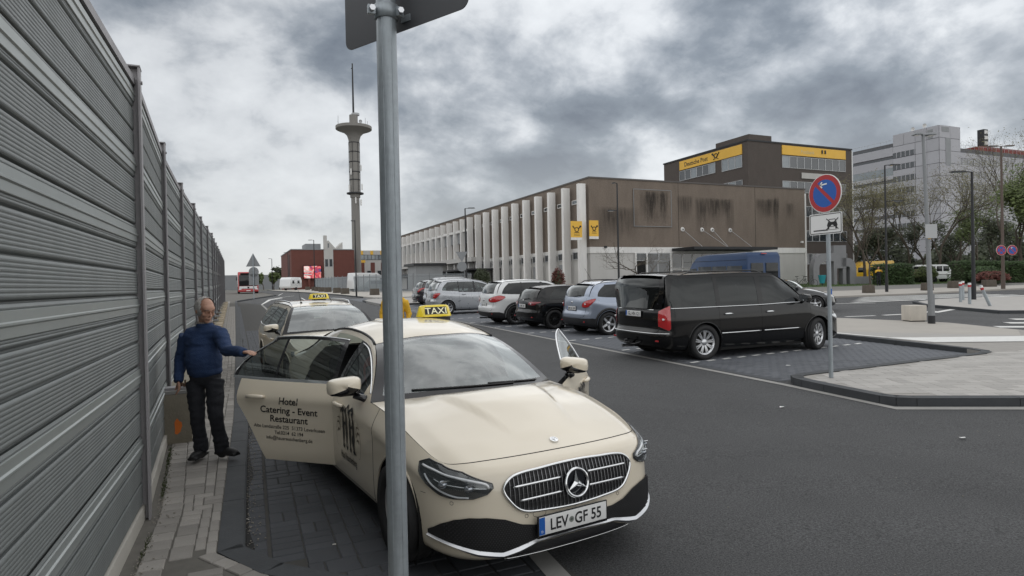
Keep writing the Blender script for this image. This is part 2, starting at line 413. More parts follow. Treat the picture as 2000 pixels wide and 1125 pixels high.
def kerb_line(pts, w, dz, parent, mat, step=1.0, lim=40, h=.13):
    k = 0
    for (a, b) in zip(pts[:-1], pts[1:]):
        l = math.hypot(b[0]-a[0], b[1]-a[1]); n = max(1, round(l/step))
        if k > lim: n = max(1, n//6)
        for i in range(n):
            p = (a[0]+(b[0]-a[0])*i/n, a[1]+(b[1]-a[1])*i/n); q = (a[0]+(b[0]-a[0])*(i+1)/n, a[1]+(b[1]-a[1])*(i+1)/n)
            kerb_stone(p, q, w, dz, parent, mat, h); k += 1
pts = [(2.6, 1.55), (.12, 4.05), (-.13, 4.5)]+[(kx(y), y) for y in np.arange(5.5, 21.1, 1.0)]+[(.05+.09*(y-21)/37, y) for y in (30, 40, 50, 57.8)]
kerb_line(pts, .165, .106, kerb, m_kerb_d)
kerb_line([(.14, 57.8), (4.31, 76), (4.0, 95), (3.17, 116)], .15, .11, kerb, m_kerb_d, 3)
# ---- lay-by of dark pavers
lay_by = struct('taxi_lay_by', sheet([(.0, 4.45), (.35, 4.0), (2.0, 2.3), (1.8, 4.2), (1.83, 50), (.3, 57.7)], .004), m_joint)
tiles = []
y = 4.35
while y < 48: tiles.append((kx(y)+.16+.075, y+.075, .142, .144, 0)); y += .15
for (i, j, a, b) in mixed_tiling(15, 210, [(2, 1), (2, 2), (1, 2), (2, 1), (2, 1)]):
    y = 2.7+(j+b/2)*.105; x = kx(y)+.325+(i+a/2)*(1.78-kx(y)-.33)/15
    cw = (1.78-kx(y)-.33)/15
    if y < 4.45 and x < .30+(4.2-y)*1.0+.12: continue
    tiles.append((x, y, a*cw-.007, b*.105-.007, 0))
lay(lay_by, m_pave_d, tiles, .010, 'paver')
struct('gutter_strip', sheet([(1.62, 2.4), (1.77, 2.4), (1.92, 4.5), (1.96, 50), (1.83, 50), (1.79, 4.5)], .012), m_strip)
struct('road_line', sheet([(1.84, 50), (1.96, 50), (3.1, 60.5), (4.5, 66), (4.4, 67.2), (2.9, 61.5)], .006), m_white)
# ---- parking bays
bays = struct('parking_bays', sheet([(8.16, 7.75), (13.9, 7.85), (14.35, 11.6), (14.5, 56), (9.0, 56), (8.16, 26)], .004), M('bay_bed', (.070, .074, .082), .9, var=.2, vs_=7))
tiles = []
for j in range(172):
    y = 7.86+j*.1025
    for i in range(31):
        x = 8.30+i*.205+(.1 if j % 2 else 0)
        if x > 13.9+(y-7.8)*.1 or x > 14.3: continue
        tiles.append((x+.1, y, .198, .096, 0))
lay(bays, m_bay, tiles, .011, 'paver')
struct('bay_floor', sheet([(8.3, 25.4), (14.4, 25.4), (14.5, 56), (9.0, 56)], .008), m_bay)
lines = MB()
for y0 in (10.1, 12.55, 15.12, 17.75, 20.45, 23.0, 25.6, 28.2, 30.8, 33.4, 36.0, 38.6):
    x = 8.32
    while x < 14.0:
        s = sheet([(x, y0), (x+.24, y0+.02), (x+.24, y0+.115), (x, y0+.095)], .018); s2 = .085
        for k, p in enumerate(s.v): s.v[k] = (p[0], p[1]+(p[0]-8.3)*s2, gz(p[0], p[1]+(p[0]-8.3)*s2)+.0175)
        lines.add(s.v, s.f); x += .44
struct('bay_markings', lines, m_white)
gs = MB()
for poly in ([(8.30, 26), (8.42, 26), (8.17, 12), (8.07, 7.5), (7.93, 5.62), (7.80, 5.5), (7.94, 7.5), (8.04, 12)], [(7.80, 5.5), (7.93, 5.62), (9.28, 4.86), (13.2, 2.65), (13.12, 2.5), (9.2, 4.71)], [(8.42, 26), (8.30, 26), (8.75, 40), (8.87, 40)]):
    s = sheet(poly, .006); gs.add(s.v, s.f)
struct('edge_strip', gs, m_strip)
# ---- light island pavement
isl_poly = [(8.30, 7.62), (8.14, 7.45), (8.10, 7.2), (7.97, 5.85), (8.02, 5.68), (8.2, 5.52), (9.30, 4.92), (13.2, 2.72), (20, -1.2), (30, -4), (24, 3), (19.1, 9.9), (20.0, 12.4), (19.4, 15.3), (16.0, 26), (15.0, 56), (14.55, 56), (14.45, 11.7), (13.98, 8.3), (13.75, 7.85), (13.4, 7.75)]
isl = struct('island_pavement', sheet(isl_poly, .10, .2), M('slab_bed', (.30, .285, .265), .9, var=.15, vs_=5))
def inside(x, y, poly):
    c = False; n = len(poly)
    for i in range(n):
        x0, y0 = poly[i]; x1, y1 = poly[(i+1) % n]
        if (y0 > y) != (y1 > y) and x < (x1-x0)*(y-y0)/(y1-y0)+x0: c = not c
    return c
shr = [(8.45, 7.45), (8.27, 7.3), (8.14, 5.92), (9.40, 5.07), (13.3, 2.87), (20, -.9), (24, 2.8), (19, 9.9), (17.3, 8.1), (14.6, 7.6), (13.5, 7.55)]
tiles = []; ang = math.radians(-29)
for j in range(-20, 60):
    x = 0
    for i in range(-26, 40):
        u = i*.405+(.2 if j % 2 else 0)+.0; v = j*.205; X = 11+u*math.cos(ang)-v*math.sin(ang); Y = 5.2+u*math.sin(ang)+v*math.cos(ang)
        if inside(X, Y, shr) and X < 21:
            if random.random() < .3: tiles += [(X-.1*math.cos(ang), Y-.1*math.sin(ang), .195, .198, ang), (X+.1*math.cos(ang), Y+.1*math.sin(ang), .195, .198, ang)]
            else: tiles.append((X, Y, .398, .198, ang))
lay(isl, m_slab, tiles, .108, 'slab')
struct('beige_pavement', sheet([(14.7, 12.4), (15.2, 12.0), (17.6, 9.2), (19.0, 10.0), (19.9, 12.4), (19.3, 15.2), (15.9, 26), (14.9, 40), (14.62, 40)], .104), m_beige)
struct('bike_path', sheet([(14.62, 12.0), (14.70, 12.6), (15.3, 12.0), (17.6, 9.2), (21.5, 5.6), (23.5, 3.0), (22.5, 1.6), (19.5, 5.2), (16.2, 8.4), (14.5, 9.3)], .108), m_slab)
wb = sheet([(14.58, 9.35), (16.2, 8.42), (21.5, 3.6), (22.6, 4.9), (17.45, 9.0), (15.2, 10.2), (14.62, 10.6)], .112); struct('white_path_marking', wb, m_white)
struct('white_edge_line', sheet([(14.62, 12.6), (14.62, 10.6), (14.75, 10.6), (14.78, 12.7), (14.95, 30), (14.82, 30)], .113), m_white)
kerb2 = struct('island_kerb', sheet([(13.0, 7.72), (13.3, 7.72), (13.3, 7.7), (13.0, 7.7)], .09), m_kerb_d)
pts = [(30, -4.3), (20, -1.2), (15, 1.65), (13.2, 2.68), (11.9, 3.42), (10.6, 4.15), (9.30, 4.88), (8.2, 5.50), (8.02, 5.66), (7.95, 5.85), (8.02, 6.8), (8.08, 7.25), (8.14, 7.47), (8.30, 7.66), (8.55, 7.72), (10.4, 7.76), (12.0, 7.79), (13.5, 7.81), (13.8, 7.92), (13.98, 8.3), (14.2, 10.0), (14.42, 11.7), (14.5, 14), (14.5, 17), (14.55, 30)]
kerb_line(pts[::-1], -.16, .114, kerb2, m_kerb_d, 1.0, 60, .14)
# ---- beyond the junction
def pv(name, poly, mat, dz=.10, sk=.15): return struct(name, sheet(poly, dz, sk), mat)
pv('far_pavement', [(16.5, 31), (24, 29), (31, 28.0), (40, 27), (52, 27.1), (90, 25.5), (90, 28.2), (58, 31.2), (44, 33.5), (36, 35), (24, 37), (16.5, 38)], m_beige)
pv('far_forecourt', [(15.5, 38), (24, 37), (44, 33.5), (58, 31.2), (90, 28.2), (90, 36), (60, 39.5), (46, 43), (31, 50), (15.5, 56)], M('forecourt', (.17, .165, .155), .9, var=.15, vs_=1.0))
pv('verge', [(46, 43.2), (60, 39.7), (90, 36.2), (110, 34), (150, 60), (90, 75), (62, 62)], m_grass, .10)
pv('car_park', [(60, 63), (90, 52), (130, 38), (190, 80), (120, 120), (80, 100)], m_asph, .12)
i2 = [(26.3, 14.5), (28.6, 18.6), (30.8, 20.6), (34, 21.6), (37, 21.2), (40, 20), (50, 15), (60, 8), (45, 2)]
pv('far_island', i2, m_slab, .1)
isk = struct('far_island_kerb', sheet([(x*1.0, y) for x, y in ((26.2, 14.4), (26.4, 14.4), (26.4, 14.5), (26.2, 14.5))], .05), m_kerb_d)
kerb_line([(45, 1.7), (26.2, 14.4), (28.5, 18.7), (30.7, 20.75), (34, 21.75), (37, 21.35)], .2, .115, isk, m_kerb_d, 2.0, 60)
rm = MB()
for poly in ([(33+i*.0, 22.6+i*.85), (33, 22.6+i*.85)] for i in range(0)): pass
for i in range(5):
    y0 = 22.9+i*.86; x0 = 29.5+i*1.3; s = sheet([(x0, y0), (x0+13-i*1.2, y0-1.5), (x0+13-i*1.2, y0-1.05), (x0, y0+.45)], .02); rm.add(s.v, s.f)
for (x0, y0, x1, y1, w) in ((16.4, 15.2, 19.0, 15.4, .2), (21.0, 16.75, 22.2, 16.45, .2), (22.6, 16.4, 24.3, 16.2, .25), (23.4, 16.0, 25.0, 16.4, .25), (24.4, 16.55, 26.0, 16.55, .25), (25.2, 16.15, 27.6, 16.9, .25), (27.1, 23.6, 30, 22.2, .2), (25, 24.7, 26.4, 24.2, .2), (21, 26.2, 22.4, 25.9, .2), (20.6, 11.4, 26, 7.2, .5), (22.2, 12.0, 27.5, 8.0, .5), (23.8, 12.7, 29, 9.0, .5), (19.6, 11.5, 20.2, 8.0, .12),
                            (3.0, 63, 6.2, 74, .12), (4.8, 78, 6.2, 92, .12), (6.0, 64, 5.4, 52, .12)):
    a = math.atan2(y1-y0, x1-x0); nx2, ny2 = -math.sin(a)*w/2, math.cos(a)*w/2
    s = sheet([(x0-nx2, y0-ny2), (x1-nx2, y1-ny2), (x1+nx2, y1+ny2), (x0+nx2, y0+ny2)], .007); rm.add(s.v, s.f)
struct('road_markings', rm, m_white)
pv('parking_island', [(8.55, 40.5), (8.75, 46), (9.0, 48.6), (9.6, 50.5), (11.2, 52), (14.3, 52), (14.3, 41)], m_slab, .11)
kerb_line([(14.3, 40.4), (8.55, 40.3), (8.75, 46), (9.0, 48.8), (9.7, 50.8), (11.2, 52.2)], .14, .12, isk, m_kerb_d, 3, 20)
pv('far_left_pavement', [(10.9, 53.2), (30, 53.2), (30, 66), (18, 85), (18, 150), (7.0, 150), (7.45, 112.8), (10.2, 69.5), (10.6, 60)], m_beige, .11)
kerb_line([(14.5, 53.1), (11.1, 53.0), (10.5, 60), (10.1, 69.5), (8.8, 90), (7.35, 112.8), (6.9, 150)], .15, .12, isk, m_kerb_d, 4, 30)
# litter: cigarette ends and paper scraps
bt = MB().tube([(0, -.012, 0), (0, .012, 0)], .0042, 8)
bme = bt.mesh('cigarette_end', M('cig_paper', (.7, .68, .62), .7)); 
for n, (x, y, r, lab) in enumerate(((.065, 5.27, .7, 'white cigarette end lying in the gutter beside the dark kerb'), (.60, 4.5, 1.4, 'white cigarette end on the dark pavers by the taxi front wheel'))):
    o = link('cigarette_end', bme, None, (x, y, gz(x, y)+.016)); o.rotation_euler = (0, 0, r); tag(o, lab, 'cigarette end')
for (x, y, s, lab) in ((6.64, 6.28, .05, 'torn white paper scrap on the asphalt, nearest the rounded kerb'), (7.05, 4.25, .05, 'small white paper scrap alone on the asphalt at the lower right'), (9.6, 8.9, .07, 'white paper scrap on the grey bay pavers near the sign post'), (5.2, 9.3, .03, 'small pale scrap on the asphalt behind the open taxi door')):
    m = MB(); n = 7; m.add([(x+s*random.uniform(.5, 1)*math.cos(6.283*i/n), y+s*random.uniform(.3, .8)*math.sin(6.283*i/n), gz(x, y)+.014+random.uniform(0, .012)) for i in range(n)], [tuple(range(n))])
    tag(m.build('paper_scrap', white_pl), lab, 'litter')

# ================================================================== NOISE BARRIER
m_alu = M('perforated_aluminium', (.185, .20, .20), .5, .25, var=.16, vs_=1.3, bump=.12, bs=900, stretch=(1, 2.2, .35))
m_alu_l = M('smooth_aluminium', (.34, .365, .36), .42, .45, var=.06, vs_=2)
m_post = M('steel_post', (.30, .29, .30), .55, .3, var=.10, vs_=4, bump=.08, bs=60)
m_conc = M('wall_concrete', (.44, .42, .38), .88, var=.14, vs_=1.8, bump=.25, bs=40, stretch=(1, 1, .5))
m_conc_o = M('old_concrete', (.25, .225, .175), .92, var=.32, vs_=4, bump=.5, bs=35)
m_tan = M('tan_sandstone', (.42, .35, .25), .9, var=.25, vs_=5, bump=.4, bs=30)
SH = .172
def strip_profile(kind, z0, detail=True):
    """outline (out, z) of one 172 mm strip seen from the road side; out>0 faces the road"""
    P = [(-.014, z0), (-.014, z0+.008), (.0, z0+.015)]
    if kind == 'rib':
        n = 8 if detail else 4; z = z0+.020; st = (SH-.024)/n
        for i in range(n):
            P += [(.0042, z), (.0062, z+st*.28), (.0062, z+st*.60), (.0042, z+st*.88)]; z += st
    else:
        z = z0+.020; n = 2; st = .013
        for i in range(n): P += [(.004, z), (.006, z+st*.3), (.006, z+st*.6), (.004, z+st*.9)]; z += st
        P += [(.010, z+.004), (.010, z+.045), (.018, z+.051), (.018, z+.058), (.009, z+.064), (.009, z+.100-.0), (.001, z+.104)]; z += .106
        while z+st < z0+SH: P += [(.004, z), (.006, z+st*.3), (.006, z+st*.6), (.004, z+st*.9)]; z += st
    P.append((.0, z0+SH)); return P
def cassette(kinds, detail, ln):
    m = MB(); prof = []
    for i, k in enumerate(kinds): prof += strip_profile(k, i*SH, detail)
    m.extr(prof, 0, ln, 'Y', cap=False)
    H2 = len(kinds)*SH
    m.box((-.06, ln/2, H2/2), (.07, ln, H2-.004)); return m
# bays of the wall: (post position start -> end)
posts = [(-.94, -3.9), (-.86, -.85), (-.755, 2.12), (-.645, 5.42)]
posts += [(-0.725, 8.27), (-0.73, 11.12), (-0.693, 13.97), (-0.687, 16.82), (-0.642, 19.67), (-0.602, 22.52), (-0.611, 25.37), (-0.605, 28.22), (-0.6, 31.07), (-0.6, 33.92), (-0.6, 36.77), (-0.6, 39.62), (-0.6, 42.47), (-0.6, 45.32), (-0.6, 48.17), (-0.6, 51.02), (-0.6, 53.87)]
post_top = [3.50]*4
wall = tag(empty('noise_barrier', (-.7, 5.4, 0)), 'tall grey ribbed aluminium noise barrier with steel posts along the pavement', 'noise barrier')
wall.location = (0, 0, 0)
kinds_a = ['rib', 'rib', 'band']
mesh_c = {}
for i in range(len(posts)-1):
    (x0, y0), (x1, y1) = posts[i], posts[i+1]; ln = math.hypot(x1-x0, y1-y0); a = math.atan2(y1-y0, x1-x0)-math.pi/2
    yc = max((y0+y1)/2, 4); top = 3.36+ (gz(0, yc)-gz(0, 4))*1.0
    if i >= 4: top -= .06
    base = gz(0, y0)+.1
    det = i < 6; key = (round(ln, 2), det)
    nb = 6
    if key not in mesh_c: mesh_c[key] = (cassette(kinds_a, det, ln-.06).mesh('panel', m_alu), cassette(['rib'], det, ln-.06).mesh('panel', m_alu))
    z = top-nb*3*SH
    for k in range(nb):
        o = link('panel', mesh_c[key][0], wall, (x0, y0, z+k*3*SH)); o.rotation_euler = (0, 0, a)
        o.location.x += -math.sin(a)*.03*0; o.location.y += .03
        # smooth pale band on each cassette
        if i < 14:
            kb = ('b', key)
            if kb not in mesh_c:
                b2 = MB(); zb = 2*SH+.020+.026
                b2.extr([(.0105, zb+.003), (.0125, zb+.006), (.0125, zb+.044), (.020, zb+.051), (.020, zb+.059), (.0115, zb+.064), (.0115, zb+.102), (.002, zb+.105)], 0, ln-.06, 'Y', cap=False); mesh_c[kb] = b2.mesh('band', m_alu_l)
            bb = link('band', mesh_c[kb], o)
    cap = MB(); cap.box((-.045, ln/2, top+.028), (.13, ln-.04, .055)); c_ = cap.build('coping', m_post, wall, loc=(x0, y0, 0)); c_.rotation_euler = (0, 0, a)
    # concrete base under the panels
    cb = MB(); zb0 = base-.5; cb.b2(-.17, .015 if i != 3 else .03, 0, ln, zb0, z-.002); c_ = cb.build('concrete_base', m_conc, wall, loc=(x0, y0, 0), bevel=.006); c_.rotation_euler = (0, 0, a)
for i, (x, y) in enumerate(posts):
    yc = max(y-1.4, 4); top = 3.36+(gz(0, yc)-gz(0, 4))+.13-(.06 if i >= 5 else 0); base = gz(0, y)+.05
    m = MB(); h = top-base; zc_ = (top+base)/2
    m.box((.045, 0, zc_), (.014, .12, h)); m.box((-.02, 0, zc_), (.12, .009, h)); m.box((-.085, 0, zc_), (.014, .12, h))
    m.box((-.02, 0, top+.006), (.15, .135, .010))
    p = m.build('post', m_post, wall, loc=(x, y, 0)); p.rotation_euler = (0, 0, .03)
    if i < 10:
        q = MB(); q.lathe([(.0, .012), (.014, .012), (.014, 0)], (.052, .0, top-.10), 'X', 8); b_ = q.build('bolt', m_post, p)
# higher plinth with steel shoes and sandstone blocks, from the second visible post on
pl = MB(); plx = -.44
pl.add([(-.72, 7.72, 0), (plx, 7.72, 0), (plx+.02, 46, 0), (-.72, 46, 0)]*1, [])
pl = MB(); zt0 = gz(0, 7.8)+.1+.56
nseg = 13
for k in range(nseg):
    ya = 7.72+k*2.85; yb = ya+2.80; zt_ = gz(0, ya)+.1+.53-.02*k*.6
    s = MB(); s.b2(-.75, plx, ya, yb, gz(0, ya)-.1, zt_); o = s.build('foundation_block', m_conc_o, wall, bevel=.012)
    if k < 8:
        s = MB(); s.b2(-.74, plx+.015, ya, ya+.22, zt_+.001, zt_+.035); s.build('cap_plate', m_strip, o)
        s = MB(); s.box((-.60, ya+.12, zt_+.050), (.26, .16, .03)); sh = s.build('base_plate', m_post, o)
        for dx in (-.50, -.54):
            s = MB(); s.tube([(dx, ya+.08+(.06 if dx < -.52 else 0), zt_+.06), (dx, ya+.08+(.06 if dx < -.52 else 0), zt_+.14)], .010, 6); s.lathe([(.0, .10), (.02, .10), (.02, .065), (0, .065)], (dx, ya+.08+(.06 if dx < -.52 else 0), zt_), 'Z', 6); s.build('bolt', M('rusty_bolt', (.12, .07, .045), .8, .3), sh)
    if k >= 1:
        for j in range(4):
            s = MB(); yy_ = ya+.25+j*.65; s.box((plx+.05+random.uniform(-.01, .01), yy_+.26, zt_-.06+random.uniform(-.015, .015)), (.16, .50, .16), random.uniform(-.03, .03)); s.build('sandstone_block', m_tan, o, bevel=.012)
o = MB(); n = 14; pts = []
for i in range(n):
    a = 6.283*i/n; r = 1+.18*math.sin(3*a+1)+.1*math.sin(5*a); pts.append((-.575+.036*r*math.cos(a)*(1-.25*math.sin(a)), 7.7175, gz(0, 7.7)+.1+.185+.082*r*math.sin(a)))
o.add(pts, [tuple(range(n))]); fb = [c for c in wall.children if c.name.startswith('foundation_block')][0]
o.build('paint_mark', M('orange_paint', (.75, .19, .03), .7, var=.1), fb)
mw = MB(); mw.b2(plx-.30, plx-.28, 7.66, 7.715, gz(0, 7.7)+.02, gz(0, 7.7)+.62); mw.build('edge_rail', galv, fb)

# grit, crumbs and weeds along the edges
dm = MB(); rr0 = random.Random(9)
for i in range(1500):
    k = rr0.random()
    if k < .5: y = rr0.uniform(4.6, 16); x = kx(y)+.165+abs(rr0.gauss(0, .05)); z = gz(x, y)+.014
    elif k < .93: y = rr0.uniform(3.5, 16); x = wx(y)+.01+abs(rr0.gauss(0, .05)); z = gz(x, y)+.108
    else: x = rr0.uniform(2.2, 7.9); y = rr0.uniform(2.2, 14); z = gz(x, y)+.002
    s = rr0.uniform(.002, .007); dm.box((x, y, z+s*.4), (s*2*rr0.uniform(.5, 1), s*1.5, s), rr0.uniform(0, 3))
tag(dm.build('grit', M('grit', (.26, .24, .21), .9, var=.4, vs_=90)), 'small stones and crumbs scattered along the kerb and road', 'grit', kind='stuff')
wm = MB(); V = []; F = []
for i in range(2600):
    y = rr0.uniform(3.4, 14); cl = math.sin(y*2.1)+math.sin(y*5.3+1)
    if cl < rr0.uniform(-.6, 1.2): continue
    x = wx(y)+.02+abs(rr0.gauss(0, .015)); z = gz(x, y)+.10; a = rr0.uniform(0, 6.28); h = rr0.uniform(.008, .035); b = len(V); V += [(x-.004*math.cos(a), y-.004*math.sin(a), z), (x+.004*math.cos(a), y+.004*math.sin(a), z), (x+rr0.uniform(-.012, .02), y+rr0.uniform(-.015, .015), z+h)]; F.append((b, b+1, b+2))
wm.add(V, F); tag(wm.build('weeds', M('weed_green', (.045, .06, .02), .9)), 'thin weeds and moss growing along the foot of the noise barrier', 'weeds', kind='stuff')

gd = MB(); ysd = np.arange(4.35, 22, .35); V = []  # shade at the foot of the kerb, put in as a thin dark strip
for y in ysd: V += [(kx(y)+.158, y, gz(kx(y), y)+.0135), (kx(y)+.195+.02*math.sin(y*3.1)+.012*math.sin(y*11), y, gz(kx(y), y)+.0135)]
gd.add(V, [(2*i, 2*i+1, 2*i+3, 2*i+2) for i in range(len(ysd)-1)]); struct('kerb_shade_strip', gd, M('kerb_shade', (.012, .012, .012), .8, var=.3, vs_=20))
# ================================================================== CAR GENERATOR
# car frame: x = 0 at the front bumper growing rearwards, y = the car's right side, z up
def cspline(pts, n=160):
    P = np.array(pts, float); d = np.r_[0, np.cumsum(np.linalg.norm(np.diff(P, axis=0), axis=1)+1e-9)]
    m = len(P); T = np.zeros_like(P)
    for i in range(m):
        a, b = max(i-1, 0), min(i+1, m-1); T[i] = (P[b]-P[a])/(d[b]-d[a])
    t = np.linspace(0, d[-1], n); k = np.clip(np.searchsorted(d, t, side='right')-1, 0, m-2); h = (d[k+1]-d[k])[:, None]; s = ((t-d[k])/(d[k+1]-d[k]))[:, None]
    return (2*s**3-3*s**2+1)*P[k]+(s**3-2*s**2+s)*h*T[k]+(-2*s**3+3*s**2)*P[k+1]+(s**3-s**2)*h*T[k+1]
class Curve:
    def __init__(s, pts, smooth=True):
        s.P = cspline(pts) if smooth else np.array(pts, float)
        s.t = np.r_[0, np.cumsum(np.linalg.norm(np.diff(s.P, axis=0), axis=1))]; s.t /= s.t[-1]
    def at(s, t): t = np.asarray(t, float); return np.stack([np.interp(t, s.t, s.P[:, i]) for i in range(s.P.shape[1])], -1)
    def atx(s, x): return np.stack([np.interp(x, s.P[:, 0], s.P[:, i]) for i in range(s.P.shape[1])], -1)
def fcurve(pts):
    P = cspline(pts, 200); return lambda x: np.interp(x, P[:, 0], P[:, 1])
def grid(fn, u0, u1, v0, v1, nu, nv):
    """quads over a patch; u0/u1 may be functions of v"""
    V = []; vs3 = np.linspace(v0, v1, nv+1)
    for v in vs3:
        a = u0(v) if callable(u0) else u0; b = u1(v) if callable(u1) else u1
        V.append(fn(np.linspace(a, b, nu+1), np.full(nu+1, v)))
    V = np.concatenate(V); F = [(j*(nu+1)+i, j*(nu+1)+i+1, (j+1)*(nu+1)+i+1, (j+1)*(nu+1)+i) for j in range(nv) for i in range(nu)]
    return V, F
class Coons:
    def __init__(s, B, T, L, R, bulge=None): s.B, s.T, s.L, s.R, s.bulge = B, T, L, R, bulge
    def __call__(s, u, v):
        u = np.asarray(u, float); v = np.asarray(v, float); b, t, l, r = s.B(u), s.T(u), s.L(v), s.R(v); U = u[:, None]; Vv = v[:, None]
        z0, z1 = np.zeros(1), np.ones(1); c00, c10, c01, c11 = s.B(z0), s.B(z1), s.T(z0), s.T(z1)
        p = (1-Vv)*b+Vv*t+(1-U)*l+U*r-((1-U)*(1-Vv)*c00+U*(1-Vv)*c10+(1-U)*Vv*c01+U*Vv*c11)
        return p+s.bulge(u, v, p) if s.bulge else p
def wheel_tree(root, x, y, z, r, w, rim_r, style, rim_mat, side, steer=0.):
    """tyre > rim ; side = +1 for the car's right"""
    ty = MB(); hw = w/2
    prof = [(rim_r*.98, -hw*.55), (rim_r+.006, -hw*.92), (r*.80+rim_r*.2, -hw*1.02), (r-.022, -hw*.96), (r-.004, -hw*.80), (r, -hw*.6)]
    for g in (-.45, 0, .45): prof += [(r, hw*g-.012), (r-.008, hw*g-.006), (r-.008, hw*g+.006), (r, hw*g+.012)]
    prof += [(r, hw*.6), (r-.004, hw*.80), (r-.022, hw*.96), (r*.80+rim_r*.2, hw*1.02), (rim_r+.006, hw*.92), (rim_r*.98, hw*.55)]
    ty.lathe(prof, (0, 0, 0), 'Y', 40)
    key = 'tyre%.3f%.3f%.3f' % (r, w, rim_r)
    if key not in _tc: _tc[key] = ty.mesh('tyre', rubber, True)
    o = link('wheel', _tc[key], root, (x, y, z)); o.rotation_euler = (0, random.uniform(0, 1), steer)
    key = 'rim%.3f%.3f%s%s%d' % (r, rim_r, style, rim_mat.name, side)
    if key not in _tc:
        m = MB(); s = side; fy = hw*.72*s
        m.lathe([(rim_r*.97, -hw*.6*s), (rim_r*.90, -hw*.3*s), (rim_r*.88, hw*.55*s), (rim_r*.965, fy), (rim_r*1.0, fy+.004*s), (rim_r*1.0, fy-.02*s)], (0, 0, 0), 'Y', 40)
        n, kind = style
        for k in range(n):
            a = 2*math.pi*k/n
            for da in ((-.10, .10) if kind == 'twin' else (0,)):
                w0, w1 = {'wide': (.075, .05), 'thin': (.026, .022), 'twin': (.03, .024), 'cap': (.05, .09)}[kind]
                r0, r1 = .05, rim_r*.955
                aa = a+da; ca, sa = math.cos(aa), math.sin(aa); q = []
                for rr, ww, yy_ in ((r0, w0, fy-.020*s), (r0+(r1-r0)*.5, (w0+w1)/2, fy-.008*s), (r1, w1, fy-.004*s)):
                    for sg in (-1, 1): q.append((rr*ca-sg*ww/2*sa, yy_, rr*sa+sg*ww/2*ca))
                b_ = [(p[0], p[1]-.03*s, p[2]) for p in q]
                m.add(q+b_, [(0, 1, 3, 2), (2, 3, 5, 4), (0, 2, 8, 6), (2, 4, 10, 8), (1, 7, 9, 3), (3, 9, 11, 5)])
        m.lathe([(0, fy+.0*s), (.045, fy-.002*s), (.062, fy-.012*s), (.066, fy-.03*s)], (0, 0, 0), 'Y', 20)
        _tc[key] = m.mesh('rim', rim_mat, 'auto')
        b2 = MB(); b2.lathe([(0, fy-.055*s), (rim_r*.9, fy-.055*s)], (0, 0, 0), 'Y', 24); b2.lathe([(.02, fy-.05*s), (rim_r*.66, fy-.05*s)], (0, 0, 0), 'Y', 24)
        _tc[key+'b'] = b2.mesh('brake', M('brake_dark', (.03, .028, .027), .6, .4))
    ri = link('rim', _tc[key], o); link('brake_disc', _tc[key+'b'], o)
    return o

